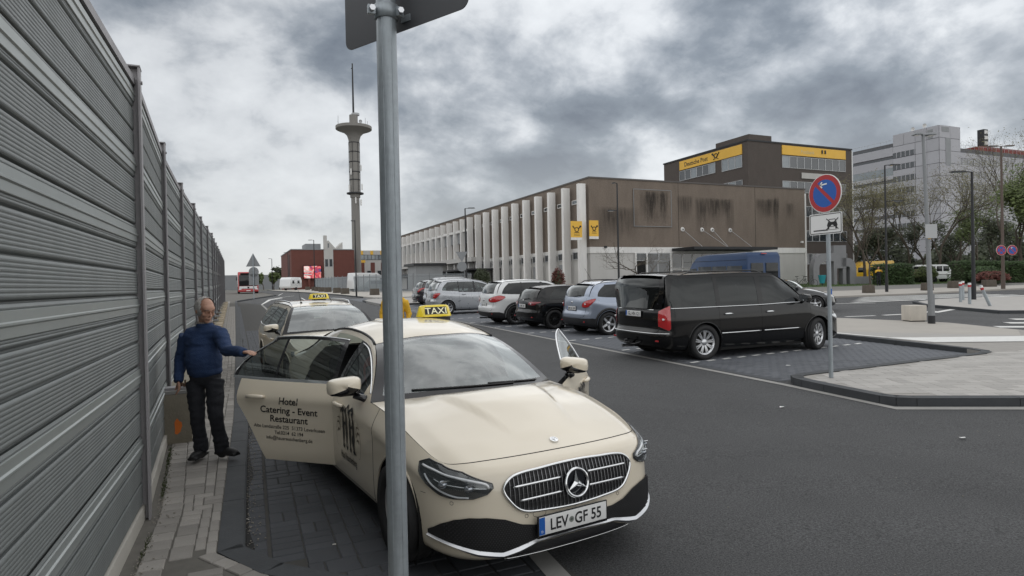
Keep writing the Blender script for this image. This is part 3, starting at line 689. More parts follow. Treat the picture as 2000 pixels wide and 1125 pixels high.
class Car:
    def __init__(c, S, X, Y, rz, scale, label, cat, name, group=None):
        c.S = S; c.root = vehicle_root(name, X, Y, rz, scale, label, cat, group); c.paint = S['paint']; c.L = S['L']
        P = cspline(S['outline'], 400); P[:, 0] = np.maximum.accumulate(P[:, 0]); P[0, 1] = 0; P[-1, 1] = 0; P[:, 1] = np.maximum(P[:, 1], 0)
        s = np.r_[0, np.cumsum(np.linalg.norm(np.diff(P, axis=0), axis=1))]; s /= s[-1]; c.oP, c.os = P, s
        T = np.gradient(P, axis=0); T /= np.linalg.norm(T, axis=1)[:, None]+1e-9; c.on = np.stack([-T[:, 1], T[:, 0]], 1)   # outward normal
        k = np.ones(9)/9; pad = np.pad(c.on, ((4, 4), (0, 0)), 'edge'); pad[:4] = pad[4:8][::-1]*[1, -1]; pad[-4:] = pad[-8:-4][::-1]*[1, -1]
        c.on = np.stack([np.convolve(pad[:, 0], k, 'valid'), np.convolve(pad[:, 1], k, 'valid')], 1); c.on /= np.linalg.norm(c.on, axis=1)[:, None]
        c.zt = fcurve(S['zt']); c.zb = fcurve(S['zb']); c.pr = [fcurve(S[k2]) for k2 in ('side', 'front', 'rear')]
        mid = np.argmax(P[:, 1]); c.iy_f = (P[:mid+1, 1], s[:mid+1]); c.iy_r = (P[mid:, 1][::-1], s[mid:][::-1])
    def sx(c, x): return float(np.interp(x, c.oP[:, 0]+np.arange(400)*1e-9, c.os))
    def qy(c, y, rear=False):            # outline parameter at half width |y| on the front (or rear) end; signed
        a, b = c.iy_r if rear else c.iy_f; s = float(np.interp(abs(y), a, b))
        return (2-s if y < 0 else s) if rear else (-s if y < 0 else s)
    def P(c, q, v, off=0.):              # body side surface
        q = np.asarray(q, float); v = np.asarray(v, float); sg = np.where((q < 0) | (q > 1), -1., 1.); s = np.where(q > 1, 2-q, np.abs(q))
        x = np.interp(s, c.os, c.oP[:, 0]); y = np.interp(s, c.os, c.oP[:, 1]); nx = np.interp(s, c.os, c.on[:, 0]); ny = np.interp(s, c.os, c.on[:, 1])
        wy = np.clip(ny, 0, 1)**2; wf = np.where(nx < 0, 1-wy, 0); wr = np.where(nx >= 0, 1-wy, 0)
        ins = c.pr[0](v)*wy+c.pr[1](v)*wf+c.pr[2](v)*wr-off
        zb, zt = c.zb(x), c.zt(x); z = zb+(zt-zb)*v
        return np.stack([x-nx*ins, np.maximum(y-ny*ins, 0)*sg, z], -1)
    def V(c, q, z):                      # v parameter for a height
        s = 2-q if q > 1 else abs(q); x = np.interp(s, c.os, c.oP[:, 0]); return float((z-c.zb(x))/(c.zt(x)-c.zb(x)))
    def decal(c, pts, off=.004, rings=4, dome=0., mat=None, name='decal', parent=None, nseg=48, closed_smooth=True, axis=None):
        """patch on the side surface; pts = (q, z) polygon"""
        Q = np.array([(q, c.V(q, z)) for q, z in pts]); 
        if closed_smooth:
            PP = np.vstack([Q[-2:], Q, Q[:3]]); E = cspline(PP*[8, 1], 14*len(PP))/[8, 1]
            n0 = 0; d = np.r_[0, np.cumsum(np.linalg.norm(np.diff(E*[8, 1], axis=0), axis=1))]
            i0 = np.argmin(np.linalg.norm((E[:len(E)//2]-Q[0])*[8, 1], axis=1)); i1 = len(E)//2+np.argmin(np.linalg.norm((E[len(E)//2:]-Q[0])*[8, 1], axis=1)); E = E[i0:i1]
        else:
            E = []
            for a, b in zip(Q, np.roll(Q, -1, 0)): E += [a+(b-a)*t for t in np.linspace(0, 1, 7)[:-1]]
            E = np.array(E)
        ctr = Q.mean(0); V = []; n = len(E)
        for k in range(rings+1):
            f = 1-k/rings; R_ = ctr+(E-ctr)*max(f, .02); V.append(c.P(R_[:, 0], R_[:, 1], off+dome*(1-f*f)))
        V = np.concatenate(V); F = [(k*n+i, k*n+(i+1) % n, (k+1)*n+(i+1) % n, (k+1)*n+i) for k in range(rings) for i in range(n)]+[tuple(range(rings*n, rings*n+n))]
        m = MB(); m.add(V, F)
        if mat is None: return m, c.P(E[:, 0], E[:, 1], off)
        o = m.build(name, mat, parent or c.root, True); o['rim'] = 0; del o['rim']; return o, c.P(E[:, 0], E[:, 1], off)
    def band(c, ys, lo, hi, off, mat, name, parent=None, nz=8, rear=False, build=True):
        """strip of the front or rear face between two height curves over half-width ys"""
        V = []
        for y, a, b in zip(ys, lo, hi):
            q = c.qy(y, rear); V.append(c.P([q]*(nz+1), [c.V(q if rear else abs(q), z) for z in np.linspace(a, b, nz+1)], off))
        V = np.concatenate(V); n = nz+1; m = MB(); m.add(V, [(i*n+j, i*n+j+1, (i+1)*n+j+1, (i+1)*n+j) for i in range(len(ys)-1) for j in range(nz)])
        return m.build(name, mat, parent or c.root, True) if build else m
    def line(c, pts, w=.004, off=.0015, mat=None, name='panel_seam', parent=None, raised=0., n=40):
        """thin ribbon along (q,z) points"""
        Q = np.array([(q, c.V(q, z)) for q, z in pts]); E = cspline(Q*[8, 1], n)/[8, 1] if len(Q) > 2 else np.array([Q[0]+(Q[1]-Q[0])*t for t in np.linspace(0, 1, n)])
        A = c.P(E[:, 0], E[:, 1], off); m = MB(); m.tube(A, w, 5); m.build(name, mat or gap, parent or c.root, True)
    def cut(c, V, F, rad=None):
        """remove wheel arches from a grid, snapping the border on to the circle"""
        rad = rad or c.S['arch']; V = V.copy(); zc_ = c.S['r']+c.S.get('ride', 0)
        for xw in c.S['wx']:
            d = np.hypot(V[:, 0]-xw, V[:, 2]-zc_); ins = (d < rad) & (np.abs(V[:, 1]) > .45)
            keep = []; edge = set()
            for f in F:
                k = sum(bool(ins[i]) for i in f)
                if k == len(f): continue
                keep.append(f)
                if k:
                    for i in f:
                        if ins[i]: edge.add(i)
            for i in edge:
                t = rad/max(d[i], 1e-3); V[i, 0] = xw+(V[i, 0]-xw)*t; V[i, 2] = zc_+(V[i, 2]-zc_)*t
            F = keep
        return V, F
    def build(c, hero=False):
        S = c.S; R = c.root; fine = .022 if hero else .045; nv = 30 if hero else 16; g = .0022
        fd, bd, rd = S['doors'][0], S['doors'][1], S['doors'][2]     # front door start, b seam, rear door end
        A0 = S['A'][0]; Cend = S['C'][0]
        sill = S.get('sill_v', .10); L_ = c.L
        ncol = lambda a, b: max(2, int(abs(b-a)*(c.os[-1] and 1)*(2*L_+0)/2/fine/1.0*1.1))
        body = MB()
        # front end (both sides in one), rear end, rockers
        sf = c.sx(fd-g); V, F = grid(c.P, -sf, sf, 0, 1, int(2*sf*(L_+.9)/fine), nv); V, F = c.cut(V, F); fr = (V, F)
        sr = c.sx(rd+g); V, F = grid(c.P, sr, 2-sr, 0, 1, int(2*(1-sr)*(L_+.9)/fine), nv); V, F = c.cut(V, F); re = (V, F)
        parts = [fr, re]
        for sg in (1, -1):
            s0, s1 = c.sx(fd-g)*sg, c.sx(rd+g)*sg
            V, F = grid(c.P, s0, s1, 0, sill-.002, int(abs(s1-s0)*(L_+.9)/fine), 3); parts.append(c.cut(V, F))
        clad = MB(); zc_ = S['r']+S.get('ride', 0)
        for V, F in parts:
            body.add(V, F)
        if S.get('clad'):
            cl = S['clad']
            def vz(q):
                s = np.where(q > 1, 2-q, np.abs(q)); x = np.interp(s, c.os, c.oP[:, 0]); h = np.interp(x, [0, .35, .9, L_-.8, L_-.3, L_], [cl[1], cl[1], cl[0], cl[0], cl[2], cl[2]]); return (h-c.zb(x))/(c.zt(x)-c.zb(x))
            cf = lambda u, v: c.P(u, v*vz(u), .007)
            for a_, b_ in ((-sf, sf), (sf, sr), (-sr, -sf), (sr, 2-sr)):
                V, F = grid(cf, a_, b_, 0, 1, int(abs(b_-a_)*(L_+.9)/.05), 8); clad.add(*c.cut(V, F))
            for xw in S['wx']:
                for sg in (1, -1):
                    V = []; na = 40
                    for i in range(na+1):
                        a = math.radians(-16)+math.radians(212)*i/na
                        for r_, of in ((S['arch']+.001, .010), (S['arch']+.004, .016), (S['arch']+cl[3], .013), (S['arch']+cl[3]+.004, .002)):
                            x, z = xw+r_*math.cos(a), zc_+r_*math.sin(a); s = c.sx(x); V.append(c.P([s*sg], [min(max(c.V(s, z), 0), 1)], of)[0])
                    clad.add(V, [(4*i+k_, 4*i+k_+1, 4*i+k_+5, 4*i+k_+4) for i in range(na) for k_ in range(3)])
        if clad.n: clad.build('cladding', S.get('clad_mat', blackpl), R, True)
        # greenhouse curves
        belt = {}; top = {}
        for sg in (1, -1):
            xs_ = np.linspace(A0, Cend, 60); q = np.array([c.sx(x) for x in xs_])*sg; belt[sg] = Curve(c.P(q, np.ones(60)), False)
            pts_ = [tuple(c.P([c.sx(A0)*sg], [1.])[0])]+[(x, y*sg, z) for x, y, z in S['top']]+[tuple(c.P([c.sx(Cend)*sg], [1.])[0])]
            top[sg] = Curve(pts_)
        def side_patch(sg):
            def f(u, v):
                x = A0+(Cend-A0)*np.asarray(u); b, t = belt[sg].atx(x), top[sg].atx(x); v = np.asarray(v)[:, None]
                p = b*(1-v)+t*v; p[:, 1] += sg*.022*4*(v*(1-v))[:, 0]*np.clip((t[:, 2]-b[:, 2])/.35, 0, 1); return p
            return f
        hx, rhx = S['top'][S['hdr'][0]][0], S['top'][S['hdr'][1]][0]
        U = lambda x: (x-A0)/(Cend-A0)
        # top edges of body: hood, roof, deck
        hx0 = S['hood0']; sq = c.sx(hx0); cb = S['cowl_bow']; zc2 = S['cowl_z']
        ar, al = c.P([c.sx(A0)], [1.])[0], c.P([-c.sx(A0)], [1.])[0]
        cowl = Curve([al, (A0-cb*.75, al[1]*.5, zc2-.008), (A0-cb, 0, zc2), (A0-cb*.75, ar[1]*.5, zc2-.008), ar])
        frontc = lambda t: c.P(-sq+2*sq*np.asarray(t), np.ones(len(t)))
        def hb(u, v, p):
            a = 4*u*(1-u); y = np.abs(p[:, 1]); o = np.zeros_like(p); cr_ = S.get('crown', .035)
            o[:, 2] = cr_*a*np.sin(np.pi*np.clip(v, 0, 1)*.5)**.8*np.clip((1-v)*5, 0, 1)**.5*1.0
            if hero:
                yc = .20+.27*v; st = 1/(1+np.exp((y-yc)/.010)); o[:, 2] += .034*st*np.clip((v-.12)*2.2, 0, 1)*np.clip((1-v)*4, 0, 1)
                yc2 = .62-.02*v; o[:, 2] += .010/(1+np.exp(-(y-yc2)/.03))*np.clip(v*3, 0, 1)*np.clip((1-v)*4, 0, 1)*np.clip(a*3, 0, 1)
            return o
        eR = lambda t: c.P(np.array([c.sx(x) for x in hx0+(A0-hx0)*np.asarray(t)]), np.ones(len(t)))
        eL = lambda t: c.P(-np.array([c.sx(x) for x in hx0+(A0-hx0)*np.asarray(t)]), np.ones(len(t)))
        hood = Coons(frontc, lambda t: cowl.at(t), eL, eR, hb); c.hood = hood
        V, F = grid(hood, 0.004, .996, .008, .985, 60 if hero else 22, 60 if hero else 16); m = MB(); m.add(V, F); m.build('hood', c.paint, R, True)
        bk = MB(); V, F = grid(hood, 0., 1., 0., 1., 20, 14); V[:, 2] -= .012; bk.add(V, F)
        # wiper / cowl band
        hR, hL = np.array(S['top'][S['hdr'][0]]), np.array(S['top'][S['hdr'][0]])*[1, -1, 1]; hbow = S.get('hdr_bow', .12); hz_ = S['roof_z'][0]
        header = Curve([hL, (hL[0]-hbow*.8, hL[1]*.5, hz_-.008), (hL[0]-hbow, 0, hz_), (hL[0]-hbow*.8, hR[1]*.5, hz_-.008), hR])
        def topseg(sg, a, b): return lambda t: top[sg].atx(a+(b-a)*np.asarray(t))
        wsb = lambda u, v, p: np.stack([-.03*4*v*(1-v)*np.ones_like(u), 0*u, .02*4*v*(1-v)*np.ones_like(u)], -1)
        ws = Coons(lambda t: cowl.at(t), lambda t: header.at(t), topseg(-1, A0, hx), topseg(1, A0, hx), wsb); c.ws = ws
        rR, rL = np.array(S['top'][S['hdr'][1]]), np.array(S['top'][S['hdr'][1]])*[1, -1, 1]; rb_ = S.get('rear_bow', .05); rz_ = S['roof_z'][1]
        rhead = Curve([rL, (rL[0]+rb_*.8, rL[1]*.5, rz_-.006), (rL[0]+rb_, 0, rz_), (rL[0]+rb_*.8, rR[1]*.5, rz_-.006), rR])
        rfb = lambda u, v, p: np.stack([0*u, 0*u, S.get('roof_crown', .03)*np.sin(np.pi*v)*(4*u*(1-u))**.5], -1)
        roof = Coons(lambda t: header.at(t), lambda t: rhead.at(t), topseg(-1, hx, rhx), topseg(1, hx, rhx), rfb); c.roof = roof
        m = MB(); V, F = grid(roof, .0, 1, 0.006, 1, 24, 30); m.add(V, F); m.build('roof', S.get('roof_mat', c.paint), R, True)
        er, el_ = c.P([c.sx(Cend)], [1.])[0], c.P([-c.sx(Cend)], [1.])[0]; db = S['deck_bow']; dz_ = S['deck_z']
        dk = Curve([el_, (Cend+db*.8, el_[1]*.5, dz_-.006), (Cend+db, 0, dz_), (Cend+db*.8, er[1]*.5, dz_-.006), er])
        rwb = lambda u, v, p: np.stack([S.get('rw_bulge', .03)*4*v*(1-v)*np.ones_like(u), 0*u, .012*4*v*(1-v)*np.ones_like(u)], -1)
        rw = Coons(lambda t: dk.at(t), lambda t: rhead.at(t), lambda t: topseg(-1, Cend, rhx)(t), lambda t: topseg(1, Cend, rhx)(t), rwb); c.rw = rw
        sE = c.sx(Cend); rearc = lambda t: c.P((2-sE)+(2*sE-2)*np.asarray(t), np.ones(len(t)))
        V, F = grid(lambda u, v: np.array([dk.at([a])[0]*(1-b)+rearc(np.array([a]))[0]*b+np.array([0, 0, S.get('deck_crown', .02)*4*b*(1-b)]) for a, b in zip(u, v)]), 0, 1, 0, 1, 24, 8); body.add(V, F)
        # windscreen: opaque frame strips + glass
        wfr = MB()
        ma = S.get('ws_margin', .045)
        for a, b, c0, c1 in ((0, ma, 0, 1), (1-ma, 1, 0, 1)):
            V, F = grid(ws, a, b, c0, c1, 3, 16); wfr.add(V, F)
        for c0, c1 in ((0, .07 if hero else .05), (.955, 1)):
            V, F = grid(ws, ma, 1-ma, c0, c1, 24, 2); wfr.add(V, F)
        wfr.build('windscreen_frame', glossblk if hero else blackpl, R, True)
        m = MB(); V, F = grid(ws, ma, 1-ma, .07 if hero else .05, .955, 28, 20); m.add(V, F); m.build('windscreen', glass_w if hero or S.get('clear_ws') else glass_s, R, True)
        # rear window
        a0, a1, b0, b1 = S.get('rw_dom', (.07, .93, .08, .9)); m = MB(); V, F = grid(rw, a0, a1, b0, b1, 20, 12); m.add(V, F); m.build('rear_window', S.get('glass', glass_s), R, True)
        for (p, q_, r_, t_) in ((0, a0, 0, 1), (a1, 1, 0, 1), (a0, a1, 0, b0), (a0, a1, b1, 1)):
            V, F = grid(rw, p, q_, r_, t_, 8, 8); body.add(V, F)
        # side greenhouse
        lo, hi = S.get('win_v', (.05, .90)); wins = S['wins']
        pillars = MB(); c.sp = {}
        for sg in (1, -1):
            f = side_patch(sg); c.sp[sg] = f
            inn = [w for w in wins]
            def strip(mb, xa, xb, v0, v1, n=None): 
                V, F = grid(f, U(xa), U(xb), v0, v1, n or max(2, int((xb-xa)/.05)), 4); mb.add(V, F)
            we = lambda w, v: w[1] if not isinstance(w[1], tuple) else w[1][0]+(w[1][1]-w[1][0])*np.clip((v-lo)/(hi-lo), 0, 1)**2.2
            fr_ = S.get('rail_v', .90)
            # everything in front of the first window and behind the last
            strip(body, A0, wins[0][0], 0, 1)
            for (v0, v1, n_) in ((0, fr_, 12), (fr_, 1, 2)):
                V, F = grid(f, (lambda v: U(we(wins[-1], v))), U(Cend), v0, v1, 16, n_); body.add(V, F)
            for i, w_ in enumerate(wins):
                xa = w_[0]; xb = wins[i+1][0] if i+1 < len(wins) else None; xm = (xa+we(w_, .5))/2
                door = xm < rd-.0
                for (v0, v1) in (((fr_, 1),) if door else ((0, lo), (hi, 1))):
                    V, F = grid(f, U(xa), (U(xb) if xb else (lambda v: U(we(w_, v)))), v0, v1, max(3, int(((xb or we(w_, .5))-xa)/.05)), 3); body.add(V, F)
                if i+1 < len(wins): 
                    if not (S.get('open', {}).get((sg, 1)) and i > 0): strip(pillars, w_[1], wins[i+1][0], (lo if i == 0 or True else 0), hi if not door else fr_)
        c.side_f = side_patch
        # doors
        c.doors = {}
        dl = [(fd+g, bd-g, 0), (bd+g, rd-g, 1)]
        for sg in (1, -1):
            f = c.sp[sg]
            for (xa, xb, k) in dl:
                th = S.get('open', {}).get((sg, k), 0.); hp = np.array([xa, c.P([c.sx(xa)*sg], [.6])[0][1]-sg*.02, .5])
                a_, b_ = c.sx(xa)*sg, c.sx(xb)*sg
                re_edge = S.get('rear_edge') if k == 1 else None
                u1 = (lambda v, sg=sg: sg*c.sx(re_edge(v))) if re_edge else b_
                V, F = grid(c.P, a_, u1, sill+.003, 1, max(4, int((xb-xa)/fine)), nv); 
                if not re_edge: V, F = c.cut(V, F)
                skin = MB(); skin.add(V-hp, F)
                # window frame of the door (upper part)
                we = lambda w, v: w[1] if not isinstance(w[1], tuple) else w[1][0]+(w[1][1]-w[1][0])*np.clip((v-lo)/(hi-lo), 0, 1)**2.2
                dw = [w for w in wins if xa-.02 <= (w[0]+we(w, .5))/2 <= xb+.02]; fr_ = S.get('rail_v', .90)
                fm = S.get('frame_mat', c.paint); frame = MB(); x0_, x1_ = max(xa, A0+.002), xb
                def strip2(mb, p, q2, v0, v1):
                    if q2-p < .002: return
                    V, F = grid(f, U(p), U(q2), v0, v1, max(2, int((q2-p)/.05)), 3); mb.add(V-hp, F)
                up = MB(); frb = MB()
                if dw:
                    wa = dw[0][0]; wl = dw[-1]; th_ = bool(S.get('open', {}).get((sg, k), 0)); fx = .045 if th_ else 0
                    for mb_, v0, v1 in ((frb, 0, lo), (up, hi, fr_)):
                        V, F = grid(f, U(wa-fx), (lambda v: U(we(wl, v)+fx)), v0, v1, 20, 3); mb_.add(V-hp, F)
                    if fx:
                        V, F = grid(f, U(wa-fx), U(wa), lo, hi, 2, 6); up.add(V-hp, F)
                        V, F = grid(f, (lambda v: U(we(wl, v))), (lambda v: U(we(wl, v)+fx)), lo, hi, 2, 6); up.add(V-hp, F)
                        for wq, wr in zip(dw[:-1], dw[1:]): V, F = grid(f, U(we(wq, .5)), U(wr[0]), lo, hi, 2, 6); up.add(V-hp, F)
                door = skin.build('door', c.paint, R, True, loc=tuple(hp)); door.rotation_euler = (0, 0, sg*th); c.doors[(sg, k)] = (door, hp)
                if up.n: up.build('window_frame', S.get('upframe_mat', c.paint), door, True)
                if frb.n: frb.build('window_sill', S.get('sill_mat', blackpl), door, True)
                for wq in dw:
                    wa = wq[0]; m = MB(); V, F = grid(f, U(wa), (lambda v: U(we(wq, v))), lo, hi, max(6, int((we(wq, .5)-wa)/.05)), 8); V = V+np.array([0, -sg*.004, 0]); m.add(V-hp, F)
                    m.build('door_glass', S.get('glass', glass_s) if k or S.get('all_dark') else S.get('front_glass', glass_s), door, True)
                if dw and th_:
                    xx = np.linspace(wa_ := dw[0][0]-fx, we(wl, 1)+fx, 30); ch = [f(np.array([U(x)]), np.array([fr_]))[0]-hp for x in xx]+[f(np.array([U(we(wl, v)+fx)]), np.array([v]))[0]-hp for v in (fr_*.9, .6, .4, .2, .06)]; m = MB(); m.tube(ch, .008, 6); m.build('window_trim', chrome, door, True)
                # handle
                hxx, hzz = xb-.22, S['handle_z']; q = c.sx(hxx)*sg; p = c.P([q], [c.V(abs(q), hzz)], .03)[0]-hp; m = MB()
                m.tube([p+[-.10, -sg*.028, 0], p+[-.085, -sg*.004, .002], p+[0, sg*.006, .004], p+[.075, sg*0, .002], p+[.10, -sg*.028, 0]], [.012, .018, .020, .018, .012], 8)
                m.build('handle', S.get('handle_mat', c.paint), door, True)
                # inner lining
                ln = MB(); V, F = grid(lambda u, v: c.P(u, v, -.07), a_+.003*sg, ((lambda v: u1(v)-.012*sg) if re_edge else b_-.004*sg), sill+.02, .985, 8, 12 if re_edge else 6); ln.add(V-hp, F)
                V2, F2 = grid(c.P, a_, a_+.0001*sg, sill+.01, 1, 1, 6)
                ln.build('door_lining', interior, door, True)
        # window belt line trim (chrome) and remaining glass
        for sg in (1, -1):
            f = c.sp[sg]
            for wq in wins:
                wa = wq[0]
                if (wa+we(wq, .5))/2 >= rd-.0:
                    m = MB(); V, F = grid(f, U(wa), (lambda v: U(we(wq, v))), lo, hi, 8, 6); m.add(V+np.array([0, -sg*.003, 0]), F); m.build('quarter_window', S.get('glass', glass_s), R, True)
            if S.get('chrome_belt'):
                m = MB(); xx = np.linspace(S.get('cb0', wins[0][0]-.0), S.get('cb1', we(wins[-1], 0)), 50)
                pp = [f(np.array([U(x)]), np.array([.03]))[0]+[0, sg*.006, 0] for x in xx]; m.tube(pp, .009, 6); m.build('belt_trim', chrome, R, True)
            if S.get('rails'):
                m = MB(); x0, x1 = S['rails']; xx = np.linspace(x0, x1, 24); pp = []
                for i, x in enumerate(xx):
                    e = min(1, min(i, 23-i)/2.); q = top[sg].atx(np.array([x]))[0]; pp.append((q[0], q[1]-sg*.035, q[2]+.008+.045*e))
                m.tube(pp, [.006+.010*min(1, min(i, 23-i)/2.) for i in range(24)], 6); m.build('roof_rail', S.get('rail_mat', blackpl), R, True)
        pillars.build('pillars', S.get('pillar_mat', blackpl), R, True)
        # roof edge strip (dark ditch)
        for sg in (1, -1):
            m = MB(); xx = np.linspace(hx-(.0), rhx, 40); m.tube([top[sg].atx(np.array([x]))[0]+[0, 0, .002] for x in xx], .008 if not hero else .012, 6); m.build('roof_seam', blackpl, R, True)
        body.build('body', c.paint, R, True)
        # dark inner shell behind the gaps, floor, arch liners
        inn = MB(); 
        for sg in (1, -1):
            V, F = grid(lambda u, v: c.P(u, v, -.02), c.sx(.3)*sg, c.sx(fd+.03)*sg, .05, .97, 24, 6); V, F = c.cut(V, F); inn.add(V, F)
            V, F = grid(lambda u, v: c.P(u, v, -.02), c.sx(rd-.03)*sg, c.sx(L_-.3)*sg, .05, .97, 24, 6); V, F = c.cut(V, F); inn.add(V, F)
            if S.get('open', {}).get((sg, 0), 0) == 0:
                V, F = grid(lambda u, v: c.P(u, v, -.10), c.sx(fd-.03)*sg, c.sx(bd)*sg, 0.02, .9, 4, 4); inn.add(V, F)
            xb_ = bd; V, F = grid(lambda u, v: c.P(u, v, -.03), c.sx(bd-.07)*sg, c.sx(bd+.07)*sg, 0.02, 1, 4, 4); inn.add(V, F)
        inn.add(bk.v, bk.f)
        w = S['w']; fz = S.get('floor', .24); inn.b2(.45, L_-.45, -w+.24, w-.24, fz-.06, fz)
        inn.b2(S['wx'][0]+.42, S['wx'][1]-.42, -w+.10, w-.10, fz-.07, fz+.01)
        inn.b2(A0-.2, A0-.16, -w+.15, w-.15, fz, zc2-.06)
        for xw in S['wx']:
            for sg in (1, -1):
                n = 20; ra = S['arch']+.012; V = []; 
                for i in range(n+1):
                    a = math.radians(-25)+math.radians(230)*i/n; 
                    for yy_ in (w-.03, w-.34): V.append((xw+ra*math.cos(a), sg*yy_, zc_+ra*math.sin(a)))
                inn.add(V, [(2*i, 2*i+1, 2*i+3, 2*i+2) for i in range(n)]); inn.add([V[2*i+1] for i in range(n+1)]+[(xw, sg*(w-.34), zc_)], [(i, i+1, n+1) for i in range(n)])
        inn.build('underbody', gap, R)
        # arch lips
        lip = MB()
        for xw in S['wx']:
            for sg in (1, -1):
                pts_ = []
                for i in range(33):
                    a = math.radians(-14)+math.radians(208)*i/32; x = xw+S['arch']*math.cos(a); z = zc_+S['arch']*math.sin(a); s = c.sx(x); vv = c.V(s, z)
                    if vv < 0 or vv > 1: continue
                    pts_.append(c.P([s*sg], [vv], .000)[0])
                if len(pts_) > 3: lip.tube(pts_, .010 if hero else .014, 6, cap=True)
        lip.build('arch_lip', S.get('lip_mat', c.paint), R, True)
        for k, xw in enumerate(S['wx']):
            for sg in (1, -1):
                wheel_tree(R, xw, sg*(S['track']/2), S['r']+S.get('ride', 0), S['r'], S.get('tw', .22), S['rim'], S['rimstyle'], S.get('rim_mat', alloy), sg, S.get('steer', 0) if k == 0 else 0)
        # seats
        for (x, y) in ((bd-.42, .37), (bd-.42, -.37)):
            m = MB(); m.box((x, y, fz+.22), (.50, .50, .22)); m.box((x+.30, y, fz+.58), (.13, .48, .66), ry=.28); m.box((x+.42, y, fz+.98), (.10, .25, .17), ry=.2)
            m.build('seat', darkfab, R, bevel=.04)
        m = MB(); m.box((rd-.35, 0, fz+.22), (.5, 1.25, .22)); m.box((rd+.02, 0, fz+.55), (.14, 1.25, .62), ry=.35)
        for y in (-.38, 0, .38): m.box((rd+.16, y, fz+.90), (.09, .22, .14), ry=.2)
        m.build('rear_bench', darkfab, R, bevel=.04)
        m = MB(); m.box((A0+.22, 0, zc2-.10), (.46, 1.38, .16), top=.92); m.build('dashboard', interior, R, bevel=.05)
        m = MB(); cc = Vector((A0+.62, -.37, zc2-.06)); pts_ = []
        for i in range(24):
            a = 6.283*i/24; pts_.append(cc+Vector((math.sin(a)*.19*.40, math.cos(a)*.19, math.sin(a)*.19*.92)))
        m.tube(pts_, .015, 6, closed=True); m.tube([cc, cc+Vector((-.25, 0, -.08))], .03, 6); m.box(cc, (.05, .14, .10), ry=-.4); m.build('steering_wheel', glossblk, R, True)
        # mirrors
        for sg in (1, -1):
            d, hp = c.doors[(sg, 0)]; mx_ = S.get('mir_x', A0+.16); ms = S.get('mir_s', 1.); b = c.P([c.sx(mx_)*sg], [1.])[0]; mo_ = S.get('mir_off', {}).get(sg, (.03, .13, .098)); ctr = b+[mo_[0], sg*mo_[1]*ms, mo_[2]*ms]
            mm = MB(); n = 16; V = []
            for (dx, sy, sz) in ((-.072, .02, .02), (-.068, .42, .42), (-.052, .78, .78), (-.02, .97, .97), (.03, 1.0, 1.0), (.062, .96, .96)):
                for i in range(n):
                    a = 6.283*i/n; ca, sa = math.cos(a), math.sin(a); k2 = .50
                    yy_ = np.sign(ca)*abs(ca)**k2; zz = np.sign(sa)*abs(sa)**k2
                    V.append((ctr[0]+dx*ms+.02*abs(yy_)*(yy_*sg > 0), ctr[1]+yy_*.115*sy*ms, ctr[2]+(zz*.060*sz+.010*(-yy_*sg))*ms))
            FF = [(k2*n+i, k2*n+(i+1) % n, (k2+1)*n+(i+1) % n, (k2+1)*n+i) for k2 in range(5) for i in range(n)]
            lowf = [(k2*n+i, k2*n+(i+1) % n, (k2+1)*n+(i+1) % n, (k2+1)*n+i) for k2 in range(5) for i in range(9, 15)]; mm.add(np.array(V)-hp, [f_ for f_ in FF if f_ not in lowf])
            mo = mm.build('mirror', S.get('mir_mat', c.paint), d, True)
            m2 = MB(); m2.add(np.array([V[5*n+i] for i in range(n)])-hp+[-.004, 0, 0], [tuple(range(n))]); m2.build('mirror_glass', M('mirror_glass', (.7, .72, .75), .03, 1.), mo)
            lowp = MB(); lowp.add(np.array(V)-hp, lowf); lowp.tube([ctr-hp+[-.0*ms, -sg*.06*ms, -.056*ms], ctr-hp+[-.0*ms, sg*.03*ms, -.056*ms], ctr-hp+[-.0*ms, sg*.095*ms, -.048*ms]], [.016*ms, .014*ms, .010*ms], 8)
            lowp.tube([ctr-hp+[.0, -sg*.06*ms, -.07*ms], b-hp+[-.0, sg*.02, .012], b-hp+[-.02, -sg*.03, -.01]], [.022*ms, .026*ms, .03*ms], 8); lowp.build('mirror_base', glossblk, mo, True)
        return c
    def plate(c, rear, y0, z, txt, w=.52, h=.112, off=.012, lean=0., seal=True):
        """number plate on the front or rear face"""
        q = c.qy(.02, rear); base = c.P([c.qy(abs(y0)+.001, rear)], [c.V(abs(q), z)], 0)[0]; sgn = 1 if rear else -1
        x = base[0]+sgn*off; R = c.root
        fr = MB(); fr.box((x, y0, z-.004), (.012, w+.02, h+.026), ry=lean); fo = fr.build('plate_holder', glossblk, R, bevel=.004)
        fn = lambda dx: x+sgn*dx
        m = MB(); m.box((x+sgn*.0075, y0, z+.003), (.003, w, h), ry=lean); po = m.build('number_plate', white_pl, fo, bevel=.001)
        d = -1 if rear else 1     # screen right direction: front plate read from outside: +x_text = -y ... 
        def tf(u, v): return (x+sgn*(.0096), y0-d*u*-1 if False else y0+(u if rear else -u)*1.0, z+.003+v)
        m = MB(); m.b2(x+sgn*.0094, x+sgn*.0098, y0+(-1 if rear else 1)*w/2, y0+(-1 if rear else 1)*(w/2-.042), z+.003-h/2+.003, z+.003+h/2-.003); m.build('euro_band', blue_pl, fo)
        m = MB(); V, F = text_mb(txt, .066 if h < .13 else .066, bold=.018, sx=.80)
        xs_ = [p[0] for p in V]; k = (w-.085)/(max(xs_)-min(xs_)); mid = (max(xs_)+min(xs_))/2
        m.add([(x+sgn*.0102, y0+(1 if rear else -1)*((p[0]-mid)*min(k, 1.15)+.020), z+.003-.035+p[1]*1.06) for p in V], F); m.build('plate_text', ink, fo)
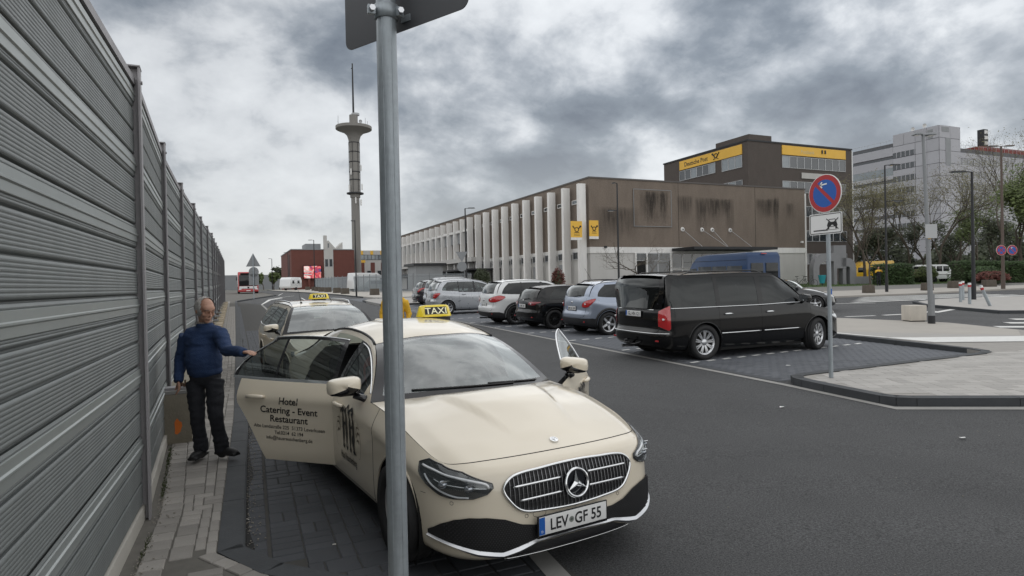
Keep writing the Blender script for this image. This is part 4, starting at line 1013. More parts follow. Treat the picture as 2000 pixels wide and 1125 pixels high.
        V, F = text_mb('D', .014, bold=.01); m = MB(); m.add([(x+sgn*.0103, y0+(1 if rear else -1)*(p[0]-w/2+.021), z-.038+p[1]) for p in V], F); m.build('plate_country', white_pl, fo)
        return fo
def taxi_sign(root, x, y, z, w=.42, h=.13, parent=None, yaw=0.):
    s = MB(); n = 14
    prof = [(-.075, 0), (-.078, .02), (-.045, h*.9), (-.03, h), (.03, h), (.045, h*.9), (.078, .02), (.075, 0)]
    V = []
    for k, t in enumerate(np.linspace(-1, 1, n)):
        e = abs(t)**7; sc = 1-.75*e; ww = w/2*(math.copysign(1, t)*(abs(t)))
        for (a, b) in prof: V.append((a*sc, ww*(1-.16*b/h), b*(1-.10*e)))
    m_ = len(prof); F = [(k*m_+i, k*m_+(i+1) % m_, (k+1)*m_+(i+1) % m_, (k+1)*m_+i) for k in range(n-1) for i in range(m_)]+[tuple(range(m_))[::-1], tuple(range((n-1)*m_, n*m_))]
    s.add(V, F); o = s.build('taxi_sign', M('taxi_yellow', (.85, .66, .03), .28, coat=.8), root, 'auto', loc=(x, y, z)); o.rotation_euler = (0, 0, yaw)
    for sg in (-1, 1):
        sl = math.atan2(.033, h*.88); fn = lambda u, v: (sg*(.0805-.033*(v-.02)/(h*.9-.02)), (-u if sg < 0 else u), v)
        b = MB(); c1, c0 = .026, h*.84
        b.add([fn(-w*.33, c1), fn(w*.33, c1), fn(w*.31, c0), fn(-w*.31, c0)], [(0, 1, 2, 3)]); b.build('sign_field', ink, o)
        t = MB(); V, F = text_mb('TAXI', h*.52, bold=.012, sx=1.22); t.add([(p2[0]+sg*.0015, p2[1], p2[2]) for p2 in [fn(p[0], p[1]+h*.26) for p in V]], F); t.build('sign_lettering', M('sign_letter', (.92, .90, .62), .4), o)
    f = MB(); f.b2(-.05, .05, -w*.30, w*.30, -.03, -.001); f.build('sign_base', blackpl, o); return o
# ================================================================== FIRST TAXI
cream = M('taxi_cream', (.74, .665, .535), .34, coat=1., spec=.5, var=.012, vs_=1.5)
def hero():
    S = dict(L=4.93, w=.92, paint=cream, r=.335, track=1.60, tw=.245, rim=.235, rimstyle=(10, 'twin'), arch=.378, wx=(.84, 3.78),
        outline=[(0, 0), (.010, .28), (.040, .50), (.11, .68), (.24, .805), (.45, .876), (.84, .905), (1.4, .905), (2.3, .915), (3.2, .92), (3.78, .915), (4.3, .885), (4.62, .81), (4.80, .68), (4.89, .45), (4.93, 0)],
        zt=[(0, .785), (.15, .775), (.3, .77), (.6, .845), (1.0, .925), (1.5, .965), (2.3, .985), (3.2, 1.0), (4.0, 1.04), (4.6, 1.05), (4.93, 1.0)],
        zb=[(0, .20), (.4, .20), (.9, .20), (1.5, .20), (3.5, .20), (4.93, .24)],
        side=[(0, .075), (.06, .03), (.16, .012), (.30, .006), (.45, .004), (.62, .004), (.74, .002), (.80, -.003), (.86, .010), (.95, .045), (1, .068)],
        front=[(0, .05), (.06, .0), (.18, -.01), (.35, -.003), (.55, .008), (.75, .025), (.88, .050), (.95, .085), (1, .15)],
        rear=[(0, .08), (.1, .02), (.35, .0), (.6, .01), (.9, .03), (1, .07)],
        doors=(1.30, 2.36, 3.42), A=(1.52,), C=(4.42,), hood0=.34, cowl_bow=.26, cowl_z=1.0, crown=.045,
        top=[(1.80, .700, 1.165), (2.14, .585, 1.345), (2.42, .565, 1.405), (2.75, .575, 1.432), (3.10, .575, 1.425), (3.52, .56, 1.375), (3.85, .60, 1.28), (4.15, .66, 1.15)],
        hdr=(1, 5), roof_z=(1.405, 1.425), hdr_bow=.16, rear_bow=.08, roof_crown=.022, deck_bow=.12, deck_z=1.10, rw_bulge=.04, deck_crown=.03,
        wins=[(1.72, 2.30), (2.42, 3.02), (3.05, (3.47, 3.14))], win_v=(.06, .84), upframe_mat=glossblk, pillar_mat=glossblk, handle_z=.86, glass=glass_mat('door_glass', (.34, .38, .36), 1.3, .05), sill_mat=chrome, cb0=1.62, cb1=3.5,
        rear_edge=lambda v: 3.415 if v > .72 else 3.415-.34*((.72-v)/.72)**.85,
        open={(1, 1): math.radians(40), (-1, 0): math.radians(46)}, mir_s=1.12, mir_x=1.66, mir_off={-1: (-.06, .045, .10), 1: (.03, .13, .098)}, steer=math.radians(0), ws_margin=.05)
    c = Car(S, 1.89, 3.40, math.radians(97), .955, 'cream taxi saloon in the foreground with two doors open and star grille', 'taxi', 'taxi', 'cream taxis waiting in the lay-by'); c.build(True); R = c.root
    # ---- grille
    def fq(y): return c.qy(y)
    gz0, gz1, gw = .478, .722, .50
    out = [(fq(y), z) for y, z in ((-.43, gz1-.020), (-.22, gz1), (0, gz1+.008), (.22, gz1), (.43, gz1-.020), (.50, gz1-.075), (.485, gz1-.135), (.39, gz0+.018), (.22, gz0-.004), (0, gz0-.012), (-.22, gz0-.004), (-.39, gz0+.018), (-.485, gz1-.135), (-.50, gz1-.075))]
    g_, rim = c.decal(out, .004, 4, 0, M('grille_black', (.006, .006, .007), .6), 'grille', R)
    m = MB(); m.tube(rim+[-.006, 0, 0], .009, 8, closed=True); m.build('grille_frame', chrome, g_, True)
    def inside_yz(y, z):
        ry = np.array([p[1] for p in rim]); rz_ = np.array([p[2] for p in rim]); return inside(y, z, list(zip(ry, rz_)))
    sl = MB()
    for y in np.arange(-.48, .481, .0285):
        zs = [z for z in np.arange(.43, .73, .005) if inside_yz(y, z)]
        if len(zs) < 5 or abs(y) < .085: 
            if len(zs) < 5: continue
        za, zb_ = min(zs)+.004, max(zs)-.004; q = fq(y)
        for z0, z1 in ((za, zb_),):
            P0 = c.P([q]*5, [c.V(abs(q), z) for z in np.linspace(z0, z1, 5)], .010); sl.tube(P0, .0032, 5)
    sl.build('grille_slats', M('slat_metal', (.30, .30, .31), .3, .9), g_, True)
    for z in (.640, .555):
        for sg in (-1, 1):
            sl = MB(); ys = np.linspace(.105, .445 if z > .6 else .405, 14); sl.tube(c.P([fq(sg*y) for y in ys], [c.V(abs(fq(y)), z+.012-.05*y*y) for y in ys], .022), [.008]*13+[.004], 8); sl.build('grille_bar', chrome, g_, True)
    hm = MB()
    for z in np.arange(.47, .70, .03):
        ys = [y for y in np.arange(-.48, .481, .04) if inside_yz(y, z)]
        if len(ys) > 2: hm.tube(c.P([fq(y) for y in ys], [c.V(abs(fq(y)), z) for y in ys], .006), .0014, 4)
    hm.build('grille_mesh', M('slat_dark', (.05, .05, .055), .4, .6), g_)
    sx0 = c.P([0.], [c.V(0., .605)], .036)[0]; st = MB(); rr = .085; cz = .605
    pts = [(sx0[0]+.0+(cz+rr*math.sin(a)-.605)*.16, rr*math.cos(a), cz+rr*math.sin(a)) for a in np.linspace(0, 2*math.pi, 49)[:-1]]; st.tube(pts, .0095, 8, closed=True)
    for k in range(3):
        a = math.pi/2+k*2*math.pi/3; tip = (sx0[0]+(rr-.006)*math.sin(a)*.16, (rr-.006)*math.cos(a), cz+(rr-.006)*math.sin(a)); 
        bl, br = [(sx0[0]+.0+.019*math.sin(a+s)*.16, .021*math.cos(a+s), cz+.021*math.sin(a+s)) for s in (1.05, -1.05)]
        pk = (sx0[0]-.016, 0, cz); st.add([tip, bl, pk, br], [(0, 1, 2), (0, 2, 3)])
    st.build('star_badge', chrome, g_, 'auto')
    m = MB(); m.lathe([(0, .016), (rr, .014), (rr, .03)], (sx0[0], 0, cz), 'X', 32); b = m.build('badge_backing', M('badge_dark', (.01, .012, .016), .15, coat=1.), g_)
    # ---- lower intake, splitter
    ysI = np.linspace(-.86, .86, 97); aI = np.abs(ysI)
    hiI = np.interp(aI, [0, .30, .40, .50, .60, .70, .77, .82, .86], [.395, .395, .415, .458, .478, .482, .465, .43, .37]); loI = np.interp(aI, [0, .30, .42, .52, .66, .86], [.318, .312, .285, .262, .288, .345])
    it = c.band(ysI, loI, hiI, .010, M('intake_black', (.008, .008, .009), .65), 'lower_intake')
    hx = MB()
    for k, y in enumerate(np.arange(-.80, .81, .017)):
        for j, z in enumerate(np.arange(.268, .49, .012)):
            yy_ = y+(.0085 if j % 2 else 0)
            zl = np.interp(abs(yy_), [0, .30, .40, .50, .60, .70, .77, .82, .86], [.395, .395, .415, .458, .478, .482, .465, .43, .37])-.008; zl0 = np.interp(abs(yy_), [0, .30, .42, .52, .66, .86], [.318, .312, .285, .262, .288, .345])+.006
            if not (zl0 < z < zl): continue
            q = fq(yy_); p = c.P([q], [c.V(abs(q), z)], .011)[0]; hx.add([p+[-.004, 0, .0045], p+[-.004, .0065, 0], p+[-.004, 0, -.0045], p+[-.004, -.0065, 0]], [(0, 1, 2, 3)])
    hx.build('intake_mesh', M('intake_mesh', (.030, .030, .033), .4, .3), it)
    ys = np.linspace(-.86, .86, 61); sp = MB()
    zz = np.interp(np.abs(ys), [0, .30, .42, .52, .66, .86], [.318, .312, .285, .264, .290, .345]); z2 = np.interp(np.abs(ys), [0, .30, .42, .52, .66, .86], [.298, .288, .243, .222, .252, .334])
    for off, zt_ in ((.012, zz), (.028, (zz+z2)/2), (.012, z2)): pass
    A = c.P([fq(y) for y in ys], [c.V(abs(fq(y)), z) for y, z in zip(ys, zz)], .008); B = c.P([fq(y) for y in ys], [c.V(abs(fq(y)), z) for y, z in zip(ys, (zz+z2)/2)], .026); D = c.P([fq(y) for y in ys], [c.V(abs(fq(y)), z) for y, z in zip(ys, z2)], .012)
    n = len(ys); sp.add(np.concatenate([A, B, D]), [(i, i+1, n+i+1, n+i) for i in range(n-1)]+[(n+i, n+i+1, 2*n+i+1, 2*n+i) for i in range(n-1)]); sp.build('splitter_trim', satin, R, 'auto')
    ys = np.linspace(-.50, .50, 41); m = MB(); m.tube(c.P([fq(y) for y in ys], [c.V(abs(fq(y)), .203+.0*abs(y)) for y in ys], .018), .0045, 6); m.build('splitter_edge', chrome, R, True)
    c.band(np.linspace(-.47, .47, 41), [.203]*41, list(np.interp(np.abs(np.linspace(-.47, .47, 41)), [0, .30, .42, .47], [.292, .283, .238, .212])), .006, blackpl, 'lower_lip')
    # ---- headlights
    for sg in (1, -1):
        def hq(y=None, x=None): return (c.sx(x) if x is not None else c.qy(y))*sg
        hp = [(hq(y=.565), .650), (hq(y=.60), .618), (hq(y=.68), .595), (hq(y=.77), .592), (hq(x=.27), .604), (hq(x=.37), .650), (hq(x=.455), .708), (hq(x=.485), .762), (hq(x=.42), .785), (hq(x=.31), .765), (hq(y=.74), .738), (hq(y=.64), .698), (hq(y=.57), .672)]
        ho, rmh = c.decal(hp, .007, 4, 0, M('headlight_dark', (.012, .013, .015), .25, coat=.5), 'headlight', R, closed_smooth=False)
        m = MB(); m.tube(rmh, .006, 6, closed=True); m.build('headlight_rim', glossblk, ho, True)
        def pl_(pts, r, mt, nm, off=.012):
            E = cspline(np.array([(q*8, c.V(abs(q), z)) for q, z in pts]), 30)/[8, 1]; m = MB(); m.tube(c.P(E[:, 0], E[:, 1], off), r, 6); return m.build(nm, mt, ho, True)
        pl_([(hq(x=.445), .752), (hq(x=.31), .730), (hq(y=.74), .706), (hq(y=.65), .686), (hq(y=.60), .670), (hq(y=.592), .650)], .0085, lamp_white, 'daylight_strip')
        pl_([(hq(x=.40), .708), (hq(x=.33), .660), (hq(x=.25), .622), (hq(y=.76), .602), (hq(y=.70), .600)], .006, lamp_white, 'daylight_strip')
        pl_([(hq(x=.32), .692), (hq(y=.78), .668), (hq(y=.68), .655), (hq(y=.60), .648)], .0035, chrome, 'lamp_blade', .014)
        for (q, z) in ((hq(x=.25), .668), (hq(y=.70), .652)):
            p = c.P([q], [c.V(abs(q), z)], .002)[0]; m = MB(); m.sph(p, (.03, .034, .026), 14, 10); m.build('projector_lens', M('projector', (.35, .37, .40), .06, .9), ho, True)
            m = MB(); m.box(p+[-.026, sg*.0, .024], (.01, .05, .006)); m.build('lens_blade', chrome, ho)
        c.decal(hp, .017, 4, .008, glass_h, 'lamp_cover', ho, closed_smooth=False)
    # ---- seams, sensors, hood badge
    for sg in (1, -1):
        q = lambda x: c.sx(x)*sg
        c.line([(q(.5), c.zt(.5)-.075), (q(.47), .60), (q(.50), .45), (q(.50), .36)], .0016) if False else None
        c.line([(q(1.298), .22), (q(1.298), .6), (q(1.298), .95)], .0028, -.001)
        c.line([(c.qy(.62)*sg*0+q(.40), .585), (q(.455), .583)], .0016, .0)
        for y, z in ((.36, .425), (.78, .53)):
            p = c.P([fq(sg*y)], [c.V(abs(fq(y)), z+.03)], .002)[0]; nrm = Vector((-1, sg*(.15 if y < .5 else 1.0), 0)).normalized(); m = MB(); u = Vector((0, 0, 1)); w_ = nrm.cross(u)
            m.tube([Vector(p)+(u*math.cos(a)+w_*math.sin(a))*.011 for a in np.linspace(0, 6.283, 17)[:-1]], .0012, 4, closed=True); m.build('parking_sensor', blackpl, R)
    m = MB(); E = []
    for a in np.linspace(0, 6.283, 25)[:-1]:
        y = .27+.045*math.copysign(abs(math.cos(a))**.6, math.cos(a)); z = .462+.026*math.copysign(abs(math.sin(a))**.6, math.sin(a)); E.append(c.P([fq(y)], [c.V(abs(fq(y)), z)], .001)[0])
    m.tube(E, .0011, 4, closed=True); m.build('tow_eye_cover', gap, R)
    hb = c.hood(np.array([.5]), np.array([.085]))[0]; m = MB(); ti = .33
    for r0, h in ((.029, .0),): m.lathe([(0, .004), (r0*.8, .004), (r0*.82, .006), (r0, .006), (r0, -.004)], (0, 0, 0), 'Z', 24)
    for k in range(3):
        a = math.pi+k*2*math.pi/3; m.add([(.022*math.cos(a), .022*math.sin(a), .006), (.006*math.cos(a+1), .006*math.sin(a+1), .006), (0, 0, .010), (.006*math.cos(a-1), .006*math.sin(a-1), .006)], [(0, 1, 2), (0, 2, 3)])
    b = m.build('hood_badge', chrome, R, 'auto', loc=tuple(hb+[0, 0, .003])); b.rotation_euler = (0, -ti, 0)
    # wiper
    m = MB(); E = c.ws(np.linspace(.30, .82, 14), np.linspace(.035, .085, 14))+[0, 0, .012]; m.tube(E, .007, 5); m.tube(c.ws(np.linspace(.12, .45, 10), np.linspace(.03, .07, 10))+[0, 0, .012], .007, 5); m.build('wiper', blackpl, R, True)
    # chrome line along A pillar and roof
    for sg in (1, -1):
        m = MB(); f = c.sp[sg]; A0, Ce = 1.52, 4.42
        xx = np.linspace(1.60, 2.355, 26) if sg > 0 else np.linspace(1.58, 3.5, 50)
        if sg > 0: m.tube([f(np.array([(x-A0)/(Ce-A0)]), np.array([.865]))[0]+[0, sg*.004, .0] for x in xx], .0075, 6); m.build('window_trim', chrome, R, True)
    # interior mirror housing + card on the screen
    p = c.ws(np.array([.5]), np.array([.90]))[0]; m = MB(); m.box(p+[.05, 0, -.05], (.06, .20, .10), ry=.5, top=.6); m.build('sensor_housing', blackpl, R, bevel=.01)
    m = MB(); m.box((2.30, .0, 1.27), (.03, .24, .07)); m.build('inner_mirror', blackpl, R, bevel=.01)
    c.plate(False, .05, .392, 'LEV  GF 55', .52, .112, .034)
    m = MB(); xx = c.P([c.qy(.05)], [c.V(0., .392)], 0)[0][0]-.034-.0103
    for r_, mt, dx in ((.019, M('seal_grey', (.25, .27, .25), .4), 0), (.010, M('seal_dark', (.10, .11, .10), .4), -.0006)):
        m = MB(); m.lathe([(0, dx), (r_, dx)], (xx, .05+.018, .392+.002), 'X', 18); m.build('plate_seal', mt, R)
    # ---- lettering
    def door_fn(sg, k, x0, z0, rot=0., off=.0045, ksc=1.):
        d, hp = c.doors[(sg, k)]
        def f(u, v):
            u, v = u*ksc, v*ksc; u2, v2 = u*math.cos(rot)-v*math.sin(rot), u*math.sin(rot)+v*math.cos(rot)
            x = x0-u2*sg; z = z0+v2; q = c.sx(x)*sg; return tuple(c.P([q], [c.V(abs(q), z)], off)[0]-hp)
        return d, f
    d, f0 = door_fn(1, 1, 2.86, .74)
    def tx(s, h, z0, **kw):
        m = MB(); d, f = door_fn(1, 1, 2.84, z0, -.02); place_text(m, s, h, f, **kw); m.build('door_lettering', ink, d)
    tx('Hotel', .064, .795, bold=.016, shear=.12); tx('Catering - Event', .060, .712, bold=.016, sx=1.10); tx('Restaurant', .060, .632, bold=.016, sx=1.10)
    tx('Alte Landstraße 225  51373 Leverkusen', .032, .570, bold=.006, sx=1.05); tx('Tel.0214  62 194', .032, .518, bold=.010); tx('info@hausreuschenberg.de', .032, .468, bold=.006)
    # blackletter monogram HR with flourishes
    def mono(sg, xc, zc):
        d, f = door_fn(sg, 0, xc, zc, ksc=1.18); m = MB()
        def stroke(pts, w):
            E = cspline(pts, 22); W = np.interp(np.linspace(0, 1, 22), np.linspace(0, 1, len(w)), w)
            T = np.gradient(E, axis=0); T /= np.linalg.norm(T, axis=1)[:, None]+1e-9; Nn = np.stack([-T[:, 1], T[:, 0]], 1)
            V = [f(*(E[i]+Nn[i]*W[i]*s)) for i in range(22) for s in (-1, 1)]; m.add(V, [(2*i, 2*i+1, 2*i+3, 2*i+2) for i in range(21)])
        def dia(x, y, r): m.add([f(x-r, y), f(x, y+r), f(x+r, y), f(x, y-r)], [(0, 1, 2, 3)])
        for k_, x in enumerate((-.105, -.035, .045, .12)):
            stroke([(x, .13), (x-.006, .04), (x+.002, -.05), (x+.0, -.13)], [.004, .019, .020, .004]); dia(x-.012, .128, .024); dia(x+.010, -.128, .022)
        stroke([(-.15, .10), (-.12, .145), (-.09, .12), (-.07, .155)], [.004, .016, .01, .003])
        stroke([(-.12, .02), (-.07, .035), (-.02, .01)], [.008, .012, .006]); stroke([(.03, .13), (.08, .155), (.13, .13)], [.006, .014, .006]); stroke([(.05, .02), (.10, .035), (.13, .01)], [.006, .012, .006])
        stroke([(.12, .0), (.10, -.05), (.135, -.12), (.175, -.14)], [.006, .018, .014, .004]); stroke([(-.035, .14), (-.01, .165), (.02, .13)], [.003, .011, .003])
        m.build('monogram', ink, d)
        m = MB()
        for s in (-1, 1):
            stroke([(s*.17, .0), (s*.20, .055), (s*.25, .05)], [.002, .006, .002]); stroke([(s*.175, -.02), (s*.215, .02), (s*.26, .01)], [.002, .008, .002]); stroke([(s*.19, -.04), (s*.22, -.03), (s*.245, -.05)], [.002, .009, .003])
            stroke([(s*.25, .03), (s*.275, -.05), (s*.26, -.14), (s*.235, -.15)], [.003, .002, .002, .001])
        m.build('flourish', M('bronze_print', (.13, .10, .07), .5), d)
        m = MB(); place_text(m, 'Haus Reuschenberg', .050, lambda u, v: f(u, v-.222), bold=.014, sx=.62); m.build('door_lettering', ink, d)
    mono(1, 1.90, .685); mono(-1, 1.90, .665)
    taxi_sign(R, 2.86, -.30, 1.515, .38, .12, yaw=-.04)
    m = MB(); m.b2(2.84, 2.95, -.48, -.36, 1.44, 1.505); m.build('sign_foot', blackpl, R, bevel=.005)
    # passenger-side red cloth on the rear seat
    m = MB(); m.sph((2.72, .42, 1.02), (.10, .09, .16), 12, 8); m.build('red_cushion', M('red_cloth', (.42, .07, .05), .9), R, True)
    for sg in (1, -1):
        tl = [(c.sx(4.45)*sg, .80), (c.sx(4.75)*sg, .78), (c.qy(sg*.62, True), .80), (c.qy(sg*.62, True), .94), (c.sx(4.7)*sg, .95), (c.sx(4.5)*sg, .90)]
        if sg > 0: c.decal(tl, .004, 3, .006, lamp_red, 'tail_lamp', R)
    return c
HERO = hero()
# ================================================================== OTHER CARS (car generator)
def hatch(L, w, H, wb, fo, r, paint, zc=1.0, zf=.75, zbelt=.98, zrear=1.05, hood0=.35, A=None, hx=None, rx=None, rz=None, yr=.60, C=None, wins=None, **k):
    A = A or fo+.55; hx = hx or A+.75; rx = rx or L-.75; C = C or L-.22; rz = rz or H-.07
    d = dict(L=L, w=w, paint=paint, r=r, track=2*(w-.125), tw=.225, rim=r*.68, rimstyle=(5, 'wide'), arch=r+.045, wx=(fo, fo+wb),
        outline=[(0, 0), (.02, .32*w), (.09, .62*w), (.22, .82*w), (.45, .94*w), (fo, .985*w), (fo+.6, .99*w), (L/2, w), (L-.95, .99*w), (L-.45, .955*w), (L-.20, .87*w), (L-.07, .70*w), (L-.015, .42*w), (L, 0)],
        zt=[(0, zf), (.35, zf+.02), (.7, zf+.10), (fo+.1, (zf+zc)/2+.04), (A, zc-.03), (L*.5, zbelt), (L-.8, (zbelt+zrear)/2), (L-.3, zrear), (L, zrear)],
        zb=[(0, .24), (.5, .22), (L-.5, .24), (L, .30)],
        side=[(0, .09), (.08, .035), (.2, .014), (.4, .004), (.6, .0), (.72, .0), (.82, .006), (.93, .035), (1, .06)],
        front=[(0, .08), (.1, .01), (.3, .0), (.5, .02), (.75, .05), (.9, .10), (1, .18)],
        rear=[(0, .10), (.1, .02), (.3, .0), (.44, .01), (.5, .05), (.7, .065), (.9, .09), (1, .12)],
        doors=(A-.15, A+.93, A+1.88), A=(A,), C=(C,), hood0=hood0, cowl_bow=.2, cowl_z=zc, crown=.04,
        top=[((A+hx)/2-.02, w-.22, (zc+H)/2+.02), (hx, yr-.0, H-.075), (hx+.4, yr+.01, H-.035), ((hx+rx)/2+.1, yr+.02, H-.03), (rx-.25, yr, H-.05), (rx, yr-.02, rz), ((rx+C)/2+.02, yr+.08, (rz+zrear)/2+.05)],
        hdr=(1, 5), roof_z=(H-.045, rz+.03), hdr_bow=.10, rear_bow=.06, roof_crown=.015, deck_bow=.10, deck_z=zrear+.0, rw_bulge=.03,
        wins=wins or [(A+.17, A+.86), (A+.96, A+1.75)], win_v=(.06, .86), handle_z=.84)
    d.update(k); return d
def rear_kit(c, txt, pz=.62, lamps=None, lampmat=None, glassv=None, wiper=True, badge=None, bump=None, chrome_bar=None, reflect=None, spoiler=True, ph=.112, pw=.52, smooth=True):
    R = c.root; L = c.L; S = c.S
    c.plate(True, 0, pz, txt, pw, ph, .012)
    for sg in (1, -1):
        o, rim = c.decal([((c.sx(x) if x else c.qy(y, True))*1.0 if sg > 0 else (2-c.sx(x) if x else c.qy(-y, True)) , z) for x, y, z in lamps], .010, 4, .008, lampmat or lamp_red, 'tail_lamp', R, closed_smooth=smooth)
        m = MB(); m.tube(rim, .004, 5, closed=True); m.build('lamp_rim', blackpl, o)
        mean = np.mean([z for x, y, z in lamps]); cc = c.P([np.mean([((c.sx(x) if x else c.qy(y, True)) if sg > 0 else (2-c.sx(x) if x else c.qy(-y, True)+0)) if not (sg < 0 and x) else 2-c.sx(x) for x, y, z in lamps if (x is None)] or [c.qy(sg*.6*S['w'], True)])], [c.V(c.qy(.6, True), mean-.02)], .020)[0]
        m = MB(); m.sph(cc, (.008, .05, .022), 10, 6); m.build('reversing_lamp', lamp_white, o, True)
        m = MB(); q = c.qy(sg*S['w']*.72, True); p = c.P([q], [c.V(q, .42)], .006)[0]; m.box(p, (.012, .13, .03)); m.build('reflector', lamp_red, R)
    # tailgate seam
    w_ = S['w']; zg = bump or .50
    c.line([(c.qy(-w_*.80, True), c.zt(L-.3)-.03), (c.qy(-w_*.78, True), .75), (c.qy(-w_*.70, True), zg), (c.qy(0.01, True), zg-.02), (c.qy(w_*.70, True), zg), (c.qy(w_*.78, True), .75), (c.qy(w_*.80, True), c.zt(L-.3)-.03)], .004, .0)
    if wiper:
        m = MB(); m.tube(c.rw(np.linspace(.52, .78, 8), np.linspace(.10, .16, 8))+[.015, 0, .008], .008, 5); m.build('rear_wiper', blackpl, R)
    if spoiler:
        m = MB(); V, F = grid(c.rw, .04, .96, .88, 1.0, 16, 3); V2 = V+np.array([.07, 0, .015])*np.linspace(1, .0, 4).repeat(17)[:, None]; m.add(V2, F); m.add(V2-[0, 0, .03], F); m.build('roof_spoiler', spoiler if not isinstance(spoiler, bool) else c.paint, R, True)
    if chrome_bar:
        m = MB(); ys = np.linspace(-w_*.62, w_*.62, 21); m.tube(c.P([c.qy(y, True) if abs(y) > .001 else 1.0 for y in ys], [c.V(c.qy(y, True), chrome_bar) for y in ys], .012), .011, 6); m.build('chrome_bar', chrome, R, True)
    m = MB(); b = c.P([1.], [c.V(1., badge or pz+.17)], .006)[0]; m.lathe([(0, .008), (.035, .006), (.04, 0)], b, 'X', 16); m.build('badge', chrome, R, True)
    m = MB(); m.tube([(L-.35, -.45, .22), (L-.06, -.45, .23)], .03, 8); m.build('exhaust', satin, R)
    # front lamps and grille in case the nose shows
    for sg in (1, -1):
        fl = [(c.sx(.20)*sg, .62), (c.qy(w_*.60)*sg if sg > 0 else -c.qy(w_*.60), .62), (c.qy(w_*.55)*sg if sg > 0 else -c.qy(w_*.55), .70), (c.sx(.30)*sg, .76), (c.sx(.55)*sg, .76), (c.sx(.50)*sg, .70)]
        c.decal(fl, .008, 3, .01, M('front_lamp', (.45, .47, .50), .12, .4, coat=1.), 'headlight', R)
    c.band(np.linspace(-.5, .5, 21), [.42]*21, [.62]*21, .008, M('grille_black', (.006, .006, .007), .6), 'grille')
RW = {}
silver = paint('silver', (.42, .435, .46), rough=.3); silver.node_tree.nodes['Principled BSDF'].inputs['Metallic'].default_value = .55
blue_silver = paint('blue_silver', (.33, .375, .46)); blue_silver.node_tree.nodes['Principled BSDF'].inputs['Metallic'].default_value = .55
pwhite = paint('white', (.70, .71, .71)); pblack = M('paint_black', (.0035, .0035, .004), .18, coat=.35, spec=.3); pgrey = M('paint_anthracite', (.018, .019, .021), .25, coat=1.)
GRP = 'cars parked in the row of bays'
# --- black minivan, nearest
S = hatch(5.15, 1.0, 1.735, 3.08, 1.0, .355, pblack, zc=1.08, zf=.80, zbelt=1.03, zrear=1.03, hood0=.4, A=1.30, hx=2.12, rx=4.86, rz=1.68, yr=.79, C=5.0,
    wins=[(1.52, 2.55), (2.68, 3.68), (3.78, (4.86, 4.70))], doors=(1.22, 2.62, 3.73), rimstyle=(9, 'twin'), glass=glass_d, front_glass=glass_d, pillar_mat=pblack, chrome_belt=True, cb0=1.5, handle_z=.90, handle_mat=chrome, rails=(2.4, 4.5), rail_mat=pblack, win_v=(.03, .92),
    rear=[(0, .12), (.1, .03), (.28, .0), (.40, .02), (.46, .07), (.7, .06), (.9, .07), (1, .09)], lip_mat=pblack, mir_s=1.15, rw_dom=(.07, .93, .03, .90), steer=.28,
    side=[(0, .09), (.08, .035), (.2, .012), (.4, .004), (.6, .0), (.75, .002), (.86, .012), (.95, .025), (1, .035)])
van = Car(S, 13.10, 11.35, math.radians(180), 1.04, 'black minivan with a red tail lamp and chrome wheels, nearest car in the row', 'minivan', 'parked_car', GRP); van.build(); c = van; R = c.root
rear_kit(c, 'GL HN 121', .93, [(4.93, 0, .70), (5.0, 0, .62)] and [(4.86, None, .66), (None, .90, .62), (None, .74, .70), (None, .74, 1.00), (None, .90, 1.10), (4.86, None, 1.10)], None, bump=.58, chrome_bar=1.02, badge=1.13, spoiler=pblack, smooth=False)
m = MB(); ys = np.linspace(-.9, .9, 31); m.tube(c.P([c.qy(y, True) if abs(y) > 1e-3 else 1. for y in ys], [c.V(c.qy(y, True), .565) for y in ys], .012), .010, 6); m.build('bumper_trim', chrome, R, True)
m = MB(); m.tube([(5.0, -.0, .36), (5.20, 0, .33), (5.27, 0, .36)], .022, 8); m.sph((5.275, 0, .40), .03, 10, 8); m.build('tow_bar', blackpl, R, True)
m = MB(); m.tube([(5.12, -.28, .38), (5.19, -.2, .33), (5.2, 0, .31), (5.19, .2, .33), (5.12, .28, .38)], .018, 6); m.build('tow_crossbar', blackpl, R, True)
for x0, x1, k in ((2.66, 3.68, 1), (1.55, 2.56, 0)):
    d, hp = c.doors[(1, k)]; m = MB(); xx = np.linspace(x0, x1, 14); m.tube([c.P([c.sx(x)], [c.V(c.sx(x), .52)], .008)[0]-hp for x in xx], .012, 6); m.build('side_trim', chrome, d, True)
# --- blue-silver crossover
S = hatch(4.33, .89, 1.60, 2.63, .88, .345, blue_silver, zc=1.06, zf=.80, zbelt=1.02, zrear=1.14, A=1.35, hx=2.08, rx=3.75, rz=1.50, yr=.60, C=4.12, clad=(.36, .45, .52, .075),
    wins=[(1.55, 2.28), (2.38, 3.10), (3.14, (3.84, 3.50))], rails=(2.3, 3.6), win_v=(.08, .86), glass=glass_d, front_glass=glass_d, rw_dom=(.13, .87, .08, .86), rimstyle=(5, 'wide'), handle_z=.93)
q = Car(S, 13.58, 16.75, math.radians(180), 1.0, 'blue-silver crossover with black lower cladding and five-spoke wheels in the row', 'car', 'parked_car', GRP); q.build()
rear_kit(q, 'BM QA 240', .80, [(3.92, None, 1.08), (4.10, None, .90), (None, .74, .84), (None, .56, .86), (None, .60, .98), (None, .78, 1.06)], None, bump=.56)
m = MB(); m.tube([(3.55, -.0, 1.60), (3.80, 0, 1.98)], .004, 5); m.build('aerial', blackpl, q.root)
